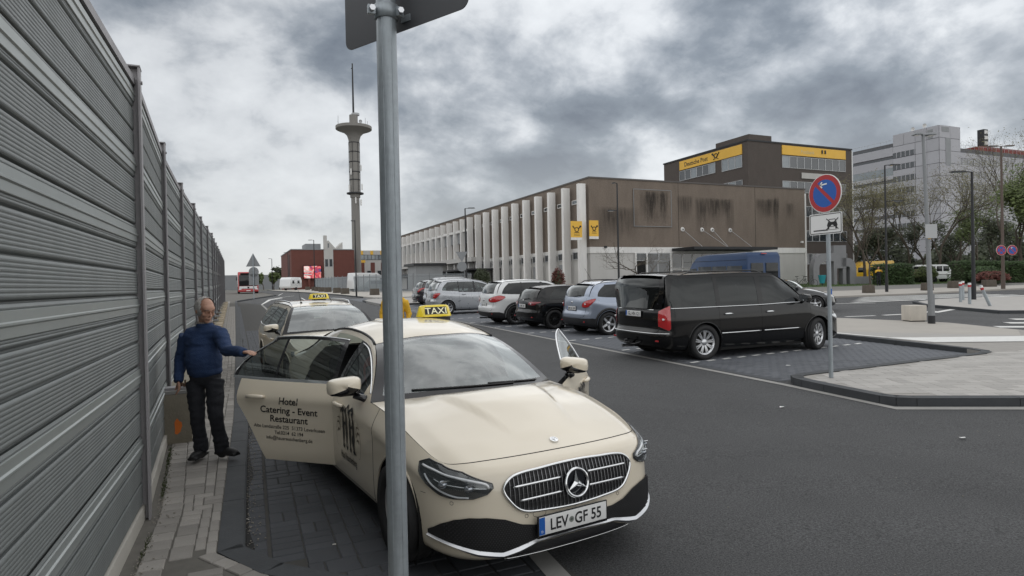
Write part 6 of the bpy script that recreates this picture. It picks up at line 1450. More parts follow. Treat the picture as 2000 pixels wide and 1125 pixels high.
# ---- pale office high-rise
ob_ = building('office_high_rise', 'tall pale panelled office building with dark window bands behind the trees')
m_pan = M('pale_facade_panel', (.42, .42, .45), .6, var=.06, vs_=.5, orand=.06); m_pj = M('panel_joint', (.12, .12, .13), .8)
bx(ob_, 'wall', m_pj, 176.1, 185.0, 110.9, 124, 1, 42.2); bx(ob_, 'wall', m_pj, 176.1, 185, 124, 137, 1, 40.0); bx(ob_, 'wall', m_pj, 185.1, 260, 111.1, 124, 1, 36.6)
zs = [42.3-3.42*k for k in range(13)]
for k in range(12):
    z1, z0 = zs[k], zs[k+1]
    for j in range(2): bx(ob_, 'facade_panel', m_pan, 176.1+j*4.46, 176.1+j*4.46+4.38, 110.75, 110.9, z0+.08, z1-.04)
    for j in range(4):
        y0 = 110.95+j*3.26; 
        bx(ob_, 'facade_panel', m_pan, 175.95, 176.1, y0, y0+3.18, z0+.08, z1-.04) if j < 2 or k > 10 or k == 0 else None
    if 0 < k < 11:
        bx(ob_, 'window_band', m_glassb, 175.99, 176.1, 117.5, 124, z0+.1, z0+1.55); bx(ob_, 'facade_panel', m_pan, 175.95, 176.1, 117.5, 124, z0+1.6, z1-.04)
        for j in range(5): bx(ob_, 'mullion', m_pan, 175.93, 175.99, 117.6+j*1.3, 117.8+j*1.3, z0+.1, z0+1.55)
    if k > 0:
        zz0, zz1 = zs[k]-1.9, zs[k]+.9; big = (k == 3)
        bx(ob_, 'facade_panel', m_pan, 175.95, 176.1, 124.05, 137, zz0-.55, zz0+1.9 if not big else zz0+.6)
        bx(ob_, 'window_band', m_glassb if not big else m_glassl, 175.99, 176.1, 124.05, 137, zz0+1.92 if not big else zz0+.6, zz0+2.35 if not big else zz0+3.0)
    # right wing
    if k > 1:
        bx(ob_, 'facade_panel', m_pan, 185.1, 260, 110.95, 111.1, z0+1.75, z1-.06); bx(ob_, 'window_band', m_glassb, 185.1, 260, 111.0, 111.1, z0-.05, z0+1.7)
        for j in range(14): bx(ob_, 'mullion', m_pan, 186+j*2.6, 186.35+j*2.6, 110.93, 111.0, z0-.05, z0+1.7)
bx(ob_, 'louvre_band', m_greypan, 176.0, 176.1, 125, 131, 38.1, 38.2)
for x0, y0, z0, w_, h in ((178.5, 110.7, 31.5, 2.2, 7.5), (177.0, 110.7, 40.6, 3.0, 1.3)): bx(ob_, 'louvre', m_greypan, x0, x0+w_, y0-.02, y0+.05, z0, z0+h)
bx(ob_, 'louvre', m_greypan, 175.90, 175.95, 112.5, 113.9, 39.0, 41.5)
for x, y, z in ((178, 116, 42.2), (179, 120, 42.2)):
    m = MB(); m.tube([(x, y, z), (x, y, z+1.2)], .08, 5); m.lathe([(0, .2), (.5, 0), (.6, -.1)], (x, y, z+1.2), 'X', 12); m.build('dish_aerial', m_fin, ob_)
m = MB(); 
for y in range(124, 138, 2): m.tube([(176.2, y, 40), (176.2, y, 41)], .04, 4)
m.tube([(176.2, 124, 41), (176.2, 137, 41)], .04, 4); m.build('roof_railing', m_winf, ob_)
m = MB()
for x in range(186, 215, 2): m.tube([(x, 111.2, 36.6), (x, 111.2, 37.6)], .04, 4)
m.tube([(186, 111.2, 37.6), (216, 111.2, 37.6)], .04, 4); m.build('roof_railing', m_winf, ob_)
rb = building('red_office_block', 'red block rising behind the pale office wing at the right edge')
bx(rb, 'wall', M('red_cladding', (.20, .032, .028), .7, var=.15, vs_=.3), 222, 285, 127, 150, 1, 43.0); bx(rb, 'roof_box', m_darkm, 226, 228.3, 128, 130, 43.0, 49.0)
for k in range(3): bx(rb, 'sign_face', m_fin, 226.3, 228, 127.9, 128, 43.9+k*1.8, 45.0+k*1.8)
# ---- red brick building far left
rr_ = building('brick_hall', 'red brick hall with a white central stair tower and a large advertising screen')
m_brick = M('red_brick', (.150, .055, .043), .85, var=.14, vs_=1.0, speck=.15, sps=12)
bx(rr_, 'wall', m_brick, 12.35, 19.55, 153.0, 186, 1, 10.45); bx(rr_, 'wall', m_brick, 21.65, 26.5, 153.0, 186, 1, 10.45); bx(rr_, 'stair_tower', m_wht, 19.55, 21.65, 152.8, 170, 1, 10.6)
bx(rr_, 'coping', m_greypan, 12.25, 19.5, 152.9, 186.1, 10.45, 10.65); bx(rr_, 'coping', m_greypan, 21.7, 26.6, 152.9, 186.1, 10.45, 10.65)
bx(rr_, 'chimney', m_wht, 19.55, 20.3, 152.75, 153.6, 10.6, 13.8)
m = MB(); m.add([(20.3, 152.8, 10.6), (22.4, 152.8, 10.6), (20.6, 152.8, 12.7), (20.3, 152.8, 12.5), (20.3, 158, 10.6), (22.4, 158, 10.6), (20.6, 158, 12.7), (20.3, 158, 12.5)], [(0, 1, 2, 3), (7, 6, 5, 4), (0, 4, 5, 1), (1, 5, 6, 2), (2, 6, 7, 3), (3, 7, 4, 0)]); m.build('roof_fin', m_wht, rr_)
m = MB(); m.add([(22.4, 153.2, 10.65), (23.9, 153.2, 10.65), (23.9, 153.2, 12.3), (22.4, 158, 10.65), (23.9, 158, 10.65), (23.9, 158, 12.3)], [(0, 1, 2), (5, 4, 3), (0, 3, 4, 1), (1, 4, 5, 2), (2, 5, 3, 0)]); m.build('roof_fin', m_wht, rr_)
bx(rr_, 'roof_box', m_greypan, 16.0, 19.5, 158, 166, 10.65, 12.2)
window_y(rr_, 152.8, 19.72, 20.5, 6.5, 8.35, 1); window_y(rr_, 152.8, 20.7, 21.48, 6.5, 8.35, 1); window_y(rr_, 152.8, 20.4, 20.8, 10.9, 12.0, 1)
bx(rr_, 'downpipe', m_darkm, 12.25, 12.35, 158, 159, 1, 9.5); bx(rr_, 'door', m_darkm, 12.28, 12.35, 155, 157, 1.2, 4.0)
ad = empty('advertising_screen', (16.85, 152.0, 3.9), 0, 'large screen with a pink and flesh-coloured advertisement on the brick hall', 'screen')
m = MB(); m.b2(-2.05, 2.05, .25, .6, -.12, 2.95); m.build('screen_frame', gap, ad)
adm = bpy.data.materials.new('screen_picture'); adm.use_nodes = True; at = adm.node_tree; ab = at.nodes['Principled BSDF']; an = at.nodes.new('ShaderNodeTexNoise'); an.inputs['Scale'].default_value = .75; an.inputs['Detail'].default_value = 5; an.inputs['Distortion'].default_value = 1.2
ar_ = at.nodes.new('ShaderNodeValToRGB'); e0 = ar_.color_ramp.elements; e0[0].position = .30; e0[0].color = (.05, .08, .20, 1); e0[1].position = .72; e0[1].color = (.8, .62, .55, 1)
for p_, c_ in ((.42, (.55, .03, .06, 1)), (.52, (.75, .25, .22, 1)), (.60, (.80, .70, .66, 1))): e_ = e0.new(p_); e_.color = c_
atc = at.nodes.new('ShaderNodeTexCoord'); at.links.new(atc.outputs['Object'], an.inputs['Vector']); at.links.new(an.outputs[0], ar_.inputs[0]); at.links.new(ar_.outputs[0], ab.inputs['Base Color']); at.links.new(ar_.outputs[0], ab.inputs['Emission Color']); ab.inputs['Emission Strength'].default_value = .35
m = MB(); m.b2(-1.9, 1.9, .22, .25, 0, 2.8); m.build('screen_picture', adm, ad); m = MB(); m.b2(-1.88, -.2, .205, .219, 1.35, 1.6); m.b2(-1.88, -.2, .205, .219, .75, 1.0); m.build('screen_stripes', white_pl, ad)
m = MB(); m.b2(-1.0, -.5, .3, .6, -2.6, -.12); m.build('screen_foot', m_brick, ad)
yb_ = building('clinic', 'white and yellow low building with a dark window band right of the mast')
bx(yb_, 'wall', m_wht, 33.5, 48, 185, 195, 1, 12.1)
for k in range(3): bx(yb_, 'brick_pier', m_brick, 33.7+k*3.0, 34.9+k*3.0, 184.9, 185, 2, 8.6)
for k in range(3): bx(yb_, 'yellow_panel', m_yel, 33.8+k*2.9, 34.6+k*2.9, 184.92, 185, 10.9, 12.0)
bx(yb_, 'yellow_panel', m_yel, 33.6, 35.2, 184.9, 185, 8.6, 9.3)
window_y(yb_, 184.95, 33.8, 41.2, 9.4, 10.85, 7, frame=m_darkm, gl=m_glassl); window_y(yb_, 184.95, 35.6, 36.8, 4.8, 6.3, 1); window_y(yb_, 184.95, 38.6, 39.8, 4.8, 6.3, 1)
hut = building('gate_hut', 'small dark flat-roofed hut behind the pole near the fence')
bx(hut, 'wall', m_greypan, 20.6, 24, 76, 80, 1, 4.2); bx(hut, 'roof', m_darkm, 20.2, 24.4, 75.6, 80.4, 4.2, 4.5)
# ---- concrete communications tower
tx_, ty_ = 28.75, 162.4
ct = empty('radio_tower', (tx_, ty_, 1.2), 0, 'slender concrete radio mast with a round platform and antennas', 'radio tower'); zz = lambda z: z-1.2
m_ct = M('tower_concrete', (.24, .23, .215), .85, var=.12, vs_=.25, stretch=(1, 1, .3))
m = MB(); m.lathe([(1.12, 0), (1.02, zz(24)), (1.25, zz(24.2)), (1.28, zz(37)), (1.36, zz(38.6)), (1.7, zz(39.7)), (2.5, zz(40.5)), (4.2, zz(41.15)), (4.45, zz(41.3)), (4.45, zz(42.0)), (0, zz(42.2))], n=32); m.build('shaft', m_ct, ct, 'auto')
m = MB(); m.lathe([(1.05, zz(42.2)), (1.05, zz(44.9)), (0, zz(44.9))], n=20); m.build('cabin', m_ct, ct, 'auto')
m = MB(); m.lathe([(1.9, zz(25.0)), (2.1, zz(25.05)), (2.1, zz(25.35)), (1.9, zz(25.4)), (1.1, zz(25.4))], n=28); m.build('service_ring', m_darkm, ct, 'auto')
for z in (28.5, 30.5, 33.0, 35.5, 37.8): m = MB(); m.lathe([(1.28, zz(z)), (1.38, zz(z+.02)), (1.38, zz(z+.2)), (1.28, zz(z+.22))], n=24); m.build('hoop', m_darkm, ct)
for a in np.linspace(0, 6.28, 7)[:-1]: m = MB(); m.tube([(1.36*math.cos(a), 1.36*math.sin(a), zz(25.3)), (1.38*math.cos(a), 1.38*math.sin(a), zz(38))], .05, 5); m.build('cable_duct', m_darkm, ct)
m = MB(); m.tube([(0, 0, zz(44.9)), (0, 0, zz(57.9))], [.26, .16], 8); m.tube([(-.3, 0, zz(56.6)), (.0, 0, zz(56.8))], .12, 5); m.build('antenna_mast', m_darkm, ct)
for a, h in ((.4, 2.0), (2.6, 1.6), (3.4, 2.1), (5.3, 1.5)): m = MB(); m.tube([(4.1*math.cos(a), 4.1*math.sin(a), zz(42.1)), (4.1*math.cos(a), 4.1*math.sin(a), zz(42.1)+h)], .06, 5); m.build('whip_antenna', m_winf, ct)
for a, r, z in ((3.6, 1.7, 26.5), (5.8, 1.8, 26.8), (4.6, 1.6, 23.3), (5.4, 1.8, 22.8), (3.9, 1.5, 30.5), (5.9, 1.6, 31.6)): m = MB(); m.box((r*math.cos(a), r*math.sin(a), zz(z)), (.22, .3, 1.5), a); m.build('panel_antenna', m_fin, ct)
m = MB(); m.lathe([(0, .2), (.35, .1), (.45, 0)], (1.5, -1.2, zz(43.2)), 'Y', 12); m.build('dish_aerial', m_winf, ct); m = MB(); m.lathe([(.9, 0), (1.0, 0), (1.0, .5), (.9, .5)], (.5, 0, zz(44.9)), 'Z', 10); m.build('railing', m_winf, ct)
# ---- steel fence along the far pavement
fn_ = empty('steel_fence', (0, 0, 0), 0, 'long grey steel bar fence in front of the brick hall', 'fence')
fp = [(12.8, 112), (13.6, 92), (15.6, 72), (22, 60)]
cnt = 0; bars = MB()
for (a, b) in zip(fp[:-1], fp[1:]):
    l = math.hypot(b[0]-a[0], b[1]-a[1]); n = int(l/.14)
    for i in range(n):
        x, y = a[0]+(b[0]-a[0])*i/n, a[1]+(b[1]-a[1])*i/n; z = gz(x, y)+.1; bars.b2(x-.012, x+.012, y-.02, y+.02, z+.05, z+2.0); cnt += 1
        if i % 18 == 0: m = MB(); m.b2(x-.04, x+.04, y-.04, y+.04, z, z+2.15); m.build('post', galv_dark, fn_)
    for h in (.2, 1.8): m = MB(); m.tube([(a[0], a[1], gz(*a)+.1+h), (b[0], b[1], gz(*b)+.1+h)], .03, 4); m.build('rail', galv_dark, fn_)
tag(bars.build('bars', galv, fn_), kind='stuff')
# wall of the town planters
m_block = M('weathered_block', (.10, .085, .07), .95, var=.3, vs_=4, bump=.4, bs=20)
bme = MB(); bme.box((0, 0, .32), (.85, .75, .64), top=.92); bmesh_ = bme.build('concrete_block', m_block, None, bevel=.03); first = bmesh_
pos = [(13.0, 126), (12.16, 107.8), (11.7, 99.6), (11.2, 90.5), (11.45, 86.3), (11.31, 77.5), (11.2, 70.8), (12.7, 62.4)]
for k, (x, y) in enumerate(pos):
    o = first if k == 0 else first.copy()
    if k: COL.objects.link(o)
    o.location = (x, y, gz(x, y)+.1); tag(o, 'brown concrete block on the far kerb, '+('farthest of the eight', 'seventh from the near end', 'sixth from the near end', 'fifth from the near end', 'fourth from the near end', 'third from the near end', 'second from the near end', 'nearest to the gate hut')[k], 'concrete block', 'blocks along the far kerb')
for k, (x, y, lab) in enumerate(((39.2, 29.5, 'dark concrete block in front of the lamp post near the yellow van'), (45.1, 29.4, 'dark concrete block on the far pavement just left of the leaning pole'), (50.7, 30.9, 'wide concrete block on the far pavement behind the bollards'), (54.4, 30.6, 'wide concrete block right of the dark lamp post'))):
    o = first.copy(); COL.objects.link(o); o.location = (x, y, gz(x, y)+.1); o.scale = (.72, .72, .85) if k < 2 else (1.0, .8, .85); o.rotation_euler = (0, 0, -.4); tag(o, lab, 'concrete block')
    if 'group' in o: del o['group']
m = MB(); m.box((0, 0, .27), (.52, .48, .48)); o = m.build('concrete_cube', M('stained_concrete', (.55, .51, .45), .85, var=.22, vs_=3, stretch=(1, 1, .4)), None, bevel=.02, loc=(19.74, 13.3, gz(19.7, 13.3)+.1)); o.rotation_euler = (0, 0, -.45); tag(o, 'pale stained concrete cube standing by the leaning lamp pole', 'concrete cube')
m = MB(); m.box((0, 0, .015), (.44, .40, .04)); m.build('feet', gap, o)
# concrete letter sculpture
sc = empty('concrete_sculpture', (0, 0, 0), 0, 'grey concrete sculpture of rounded letter shapes beside the sign post', 'sculpture'); xs9, ys9 = (56.77, 47.14); sc.location = (xs9, ys9, gz(xs9, ys9)+.1); sc.rotation_euler = (0, 0, math.radians(-24)); sc.scale = (.64, .8, .88)
m_sc = M('sculpture_concrete', (.25, .25, .26), .85, var=.12, vs_=1)
def arch_shape(x0, x1, z1, th, mirror=False, name='letter'):
    pts = []; n = 12; r = (x1-x0)*.55
    out_ = [(x0, 0), (x0, z1-r)]+[(x0+r-r*math.cos(a), z1-r+r*math.sin(a)) for a in np.linspace(0, math.pi/2, n)]+[(x1, z1), (x1, z1-th)]
    ri = max(r-th, .1); inn_ = [(x0+r-ri*math.cos(a), z1-r+ri*math.sin(a)) for a in np.linspace(math.pi/2, 0, n)]+[(x0+th, z1-r), (x0+th, 0)]
    P = out_+inn_
    if mirror: P = [(x0+x1-x, z) for x, z in P]
    m = MB(); k = len(P); V = [(x, -.6, z) for x, z in P]+[(x, .6, z) for x, z in P]; m.add(V, [tuple(range(k)), tuple(range(k, 2*k))[::-1]]+[(i, (i+1) % k, k+(i+1) % k, k+i) for i in range(k)]); m.build(name, m_sc, sc)
arch_shape(-2.9, .4, 3.7, .95); arch_shape(1.6, 4.0, 3.1, 1.0, True)
m = MB(); m.b2(.4, 2.4, -.6, .6, 1.9, 4.6); m.b2(.4, .9, -.6, .6, 0, 1.9); m.b2(1.9, 2.4, -.55, .6, 0, 1.9); m.build('block', m_sc, sc); m = MB(); m.b2(4.05, 6.6, -.5, .5, 0, .9); m.build('plinth', m_sc, sc)
# ================================================================== POLES, SIGNS, LAMPS
# foreground pole with the back of a traffic sign
sp = empty('sign_post', (.575, 2.48, gz(.6, 2.5)+.1), 0, 'galvanised steel post in the foreground carrying the dark back of a sign', 'sign post')
zb = sp.location.z
m = MB(); m.lathe([(.0385, -.1), (.0385, 3.2)], n=40); 
for a in (1.9, 2.9, 4.0, 5.0, .6): m.lathe([(.0018, -.1), (.0018, 3.2)], (.0382*math.cos(a), .0382*math.sin(a), 0), 'Z', 6)
o = m.build('pole', galv, sp, True); o.rotation_euler = (0, 0, 0)
clamp = MB(); zc = 2.92-zb; clamp.lathe([(.0405, zc-.028), (.046, zc-.026), (.047, zc+.026), (.0405, zc+.028)], n=32); clamp.build('clamp', galv, sp, True)
for (x, y, r) in ((-.062, -.02, 0), (.045, -.035, .6)):
    m = MB(); m.box((x, y, zc-.004), (.030, .018, .036), r); m.build('clamp_ear', galv, sp, bevel=.003); m = MB(); m.tube([(x, y-.022, zc-.004), (x, y+.014, zc-.004)], .007, 6); m.tube([(x, y-.026, zc-.004), (x, y-.016, zc-.004)], .012, 6); m.build('bolt', satin, sp)
a_s = math.atan2(2.11-2.72, .78-.44); L_s = math.hypot(.34, .61)+.12
def rrect(w, h, r, n=6):
    P = []
    for cx0, cy0, a0 in ((w/2-r, h/2-r, 0), (-w/2+r, h/2-r, 90), (-w/2+r, -h/2+r, 180), (w/2-r, -h/2+r, 270)):
        for k in range(n+1): a = math.radians(a0+90*k/n); P.append((cx0+r*math.cos(a), cy0+r*math.sin(a)))
    return P
def plate_mb(P, t0, t1): 
    n = len(P); m = MB(); m.add([(x, t0, z) for x, z in P]+[(x, t1, z) for x, z in P], [tuple(range(n)), tuple(range(n, 2*n))[::-1]]+[(i, (i+1) % n, n+(i+1) % n, n+i) for i in range(n)]); return m
pm = plate_mb(rrect(.70, .60, .04), 0, .004); so = pm.build('sign_panel', M('sign_back', (.085, .088, .095), .55, .3), sp, loc=(.612-.575+.028, 2.415-2.48+.075, 2.862-zb+.30)); so.rotation_euler = (0, 0, a_s)
m = MB(); m.box((.075, -.012, 2.905-zb), (.05, .006, .026), a_s); m.tube([(.088, -.02, 2.905-zb), (.088, -.03, 2.905-zb)], .006, 6); m.build('bracket', galv, sp)
# no stopping sign on the island
ns = empty('no_parking_sign', (8.59, 7.13, gz(8.59, 7.13)+.1), 0, 'round red and blue sign with an arrow above a white plate on the island', 'traffic sign'); zb = ns.location.z
m = MB(); m.lathe([(.032, 0), (.032, 3.38-zb)], n=20); po = m.build('post', galv, ns, True); po.rotation_euler = (.0, -.006, 0)
m = MB(); m.lathe([(.16, 0), (.10, .012), (.04, .02)], n=20); m.build('footing', m_slab, ns)
m = MB(); m.lathe([(.034, 1.30), (.034, 1.42)], n=20); m.build('blue_sticker', blue_pl, ns); m = MB(); m.lathe([(.0345, 1.30), (.0345, 1.33)], n=20); m.build('white_sticker', white_pl, ns)
sg_a = -math.radians(90)      # sign plane direction (its right side nearer to us)
face = MB()
S0 = empty('x', (0, 0, 0)); bpy.data.objects.remove(S0)
sred = M('sign_red', (.42, .025, .03), .45); sblue = M('sign_blue', (.012, .10, .42), .45); swhite = M('sign_white', (.80, .80, .79), .45)
def disc(name, r, y, mat, par, n=40, r0=0.):
    m = MB()
    if r0: 
        V = [(r_*math.cos(a), y, r_*math.sin(a)) for r_ in (r0, r) for a in np.linspace(0, 2*math.pi, n+1)[:-1]]; m.add(V, [(i, (i+1) % n, n+(i+1) % n, n+i) for i in range(n)])
    else: m.add([(r*math.cos(a), y, r*math.sin(a)) for a in np.linspace(0, 2*math.pi, n+1)[:-1]], [tuple(range(n))])
    return m.build(name, mat, par)
def no_stop(par, loc, rz, R=.30, arrow=True, double=False):
    m = MB(); m.lathe([(0, .0), (R, .0), (R, .012), (0, .012)], n=40, axis='Y'); o = m.build('sign_disc', swhite, par, loc=loc); o.rotation_euler = (0, 0, rz)
    disc('red_ring', R*.965, -.003, sred, o, r0=R*.72); disc('blue_field', R*.72, -.002, sblue, o)
    m = MB(); c, s = math.cos(math.radians(-45)), math.sin(math.radians(-45)); w = R*.09; l = R*.76
    q = lambda u, v: (u*c-v*s, -.004, u*s+v*c); m.add([q(-l, -w), q(l, -w), q(l, w), q(-l, w)], [(0, 1, 2, 3)])
    if double: q2 = lambda u, v: (-(u*c-v*s), -.004, u*s+v*c); m.add([q2(-l, -w), q2(l, -w), q2(l, w), q2(-l, w)], [(0, 1, 2, 3)])
    m.build('red_bar', sred, o)
    if arrow:
        m = MB(); k = R/.30; ax, az, t = -.085*k, .135*k, .011*k
        m.add([(ax, -.005, az-t), (ax+.13*k, -.005, az-t+.012), (ax+.13*k, -.005, az+t+.012), (ax, -.005, az+t)], [(0, 1, 2, 3)])
        for s2 in (-1, 1): m.add([(ax-.012, -.005, az), (ax+.035*k, -.005, az+s2*.052*k), (ax+.052*k, -.005, az+s2*.040*k), (ax+.010, -.005, az-s2*.008)], [(0, 1, 2, 3)])
        m.build('arrow', swhite, o)
    return o
nx3, ny3 = math.sin(sg_a), -math.cos(sg_a)
no_stop(ns, (.075*nx3, .075*ny3, 3.15-zb), sg_a)
pm = plate_mb(rrect(.60, .33, .03), 0, .004); po2 = pm.build('plate', swhite, ns, loc=(.07*nx3, .07*ny3, 2.675-zb)); po2.rotation_euler = (0, 0, sg_a)
P1, P2 = rrect(.575, .305, .025), rrect(.553, .283, .018); n = len(P1); m = MB(); m.add([(x, -.002, z) for x, z in P1]+[(x, -.002, z) for x, z in P2], [(i, (i+1) % n, n+(i+1) % n, n+i) for i in range(n)]); m.build('plate_border', ink, po2)
m = MB(); yq = -.003
def bar(x0, z0, x1, z1, w):
    a = math.atan2(z1-z0, x1-x0); dx, dz = -math.sin(a)*w/2, math.cos(a)*w/2; m.add([(x0-dx, yq, z0-dz), (x1-dx, yq, z1-dz), (x1+dx, yq, z1+dz), (x0+dx, yq, z0+dz)], [(0, 1, 2, 3)])
bar(-.22, -.10, .04, -.10, .018); bar(.04, -.10, .21, -.10, .005)
m.add([(x, yq, z) for x, z in ((.03, -.03), (.05, .02), (.20, .02), (.22, -.03), (.21, -.055), (.04, -.055))], [(0, 1, 2, 3, 4, 5)]); bar(.07, .06, .18, .06, .010); bar(.055, .02, .072, .06, .010); bar(.195, .02, .178, .06, .010); bar(.055, -.055, .055, -.09, .03); bar(.195, -.055, .195, -.09, .03)
yq = -.0045; bar(.02, .075, .235, -.095, .014); bar(.235, .075, .02, -.095, .014); m.build('pictogram', ink, po2)
m = MB(); yq = -.0042; m.add([(x, yq, z) for x, z in ((.10, -.028), (.15, -.028), (.15, -.045), (.10, -.045))], [(0, 1, 2, 3)]); m.build('pictogram_grille', swhite, po2)
# street lamps
def lamp(x, y, ztop, label, arms=((0, 1.0, 0.),), r=.06, mat=None, lean=(0, 0), group='street_lamp', cat='street lamp', zg=None, head='slim'):
    g = (gz(x, y)+.1) if zg is None else zg; R = empty('street_lamp', (x, y, g), 0, label, cat); h = ztop-g; mt = mat or m_darkm
    top = Vector((lean[0], lean[1], h)); m = MB(); m.tube([(0, 0, 0), top*.25, top], [r*1.25, r*1.1, r*.7], 12); m.tube([(0, 0, 0), (0, 0, .9)], r*1.45, 12); m.build('pole', mt, R, 'auto')
    for (a, l, dz) in arms:
        b = top*((h+dz)/h); d = Vector((math.cos(a), math.sin(a), .0)); m = MB()
        m.tube([b, b+d*l*.35+Vector((0, 0, .02))], .028, 6); c_ = b+d*l*.65+Vector((0, 0, .03)); m.box(c_, (l*.75, .26, .07), a, top=.8); m.build('lamp_head', mt, R, bevel=.015)
        m = MB(); m.box(c_-Vector((0, 0, .04)), (l*.5, .18, .02), a); m.build('lamp_glass', m_glassl, R)
    return R
lat = -AL; back = math.pi-AL
lamp(34.15, 19.92, 6.95, 'dark slim street lamp right of the bollards on the far island', ((back, 1.1, 0),), .075)
lamp(41.46, 29.82, 9.45, 'tall dark street lamp with two arms, left of the white off-road car', ((lat, 1.0, 0), (lat, 1.2, -2.5)), .07)
ll = lamp(19.3, 12.46, 6.05, 'leaning grey steel lamp pole with a double head beside the concrete cube', ((back, .28, 0), (lat, .34, -.02)), .062, galv_dark, (-.20, .04))
m = MB(); m.lathe([(.066, 2.55), (.066, 2.82)], (-.078, .01, 0), 'Z', 16); m.build('yellow_band', m_yel, ll); m = MB(); m.box((-.14, -.12, 2.85-.35+.28), (.34, .03, .42), lat); m.build('small_sign_back', m_winf, ll); m = MB(); m.lathe([(.10, 0), (.095, .24)], n=16); m.build('base_sleeve', m_darkm, ll)
od = lamp(50.0, 27.2, 10.8, 'old rusty lamp pole with a wide flat head and two no parking signs', ((back, .9, 0), (lat, .9, 0)), .09, M('rusty_pole', (.13, .10, .085), .7, .3), zg=gz(50, 27)+.1)
no_stop(od, (-.38, -.12, 3.44-od.location.z), lat, .36, False, True); no_stop(od, (.36, -.42, 3.43-od.location.z), lat, .36, True)
lamp(24.52, 37.34, 8.6, 'dark street lamp with two short arms in front of the brown blank wall', ((back, .35, 0), (back, .7, -1.9)), .065)
lp = lamp(19.6, 54.9, 8.75, 'dark lamp post carrying two sign backs before the finned facade', ((lat, .9, 0),), .08)
m = MB(); k = .55; m.add([(-k, 0, 3.9+.0), (k, 0, 3.9), (0, 0, 2.95)], [(0, 1, 2)]); m.lathe([(0, 0), (.45, 0)], (0, 0, 2.55), 'Y', 20); q = m.build('sign_backs', galv_dark, lp, loc=(-.45, -.1, 0)); q.rotation_euler = (0, 0, lat)
lamp(10.33, 58.87, 7.9, 'thin dark pole rising before the radio mast', ((back, .35, -.1),), .055)
lamp(12.4, 109.2, 9.6, 'street lamp in front of the brick hall roof', ((back, .9, 0),), .08); lamp(11.3, 148.7, 9.6, 'street lamp left of the brick hall corner', ((back, .9, 0),), .09); lamp(9.6, 179.7, 9.6, 'farthest street lamp over the road beside the trees', ((back, .9, 0),), .10)
# back of the triangle sign at the lay-by end
ts = empty('give_way_sign', (1.73, 62.1, gz(1.7, 62)+.1), 0, 'back of a triangular road sign on a steel pole near the bus', 'traffic sign')
m = MB(); m.lathe([(.045, 0), (.045, 4.05)], n=12); m.build('pole', galv, ts, True)
m = MB(); m.add([(-.66, 0, 2.95), (.66, 0, 2.95), (0, 0, 4.15), (-.66, .02, 2.95), (.66, .02, 2.95), (0, .02, 4.15)], [(0, 1, 2), (5, 4, 3), (0, 3, 4, 1), (1, 4, 5, 2), (2, 5, 3, 0)]); o = m.build('triangle_back', galv_dark, ts, loc=(0, .06, 0)); o.rotation_euler = (0, 0, lat)
m = MB(); m.lathe([(0, 0), (.46, 0), (.46, .02), (0, .02)], (0, .07, 2.45), 'Y', 24); m.box((0, .08, 1.75), (.9, .02, 1.0)); o = m.build('sign_backs', galv_dark, ts); o.rotation_euler = (0, 0, lat)
# bollards
def bollard(x, y, lab, lean=0., dirn=0., h=.95):
    g = gz(x, y)+.1; R = empty('bollard', (x, y, g), 0, lab, 'bollard', 'steel bollards on the far island'); R.rotation_euler = (0, lean, dirn)
    m = MB(); m.lathe([(.062, 0), (.062, h), (0, h+.005)], n=16); m.build('post', galv, R, 'auto')
    for z0, z1, mt in ((h-.09, h-.01, swhite), (h-.19, h-.09, sred)): m = MB(); m.lathe([(.065, z0), (.065, z1)], n=16); m.build('reflective_band', mt, R)
bollard(31.47, 18.94, 'leftmost upright grey bollard of the pair left of the dark lamp post'); bollard(33.38, 19.97, 'rear upright bollard standing just behind another bollard'); bollard(30.05, 17.7, 'upright grey bollard standing alone just left of the dark lamp post', 0); bollard(29.23, 16.41, 'bent bollard leaning over to the left, right of the lamp post', -.42, lat)

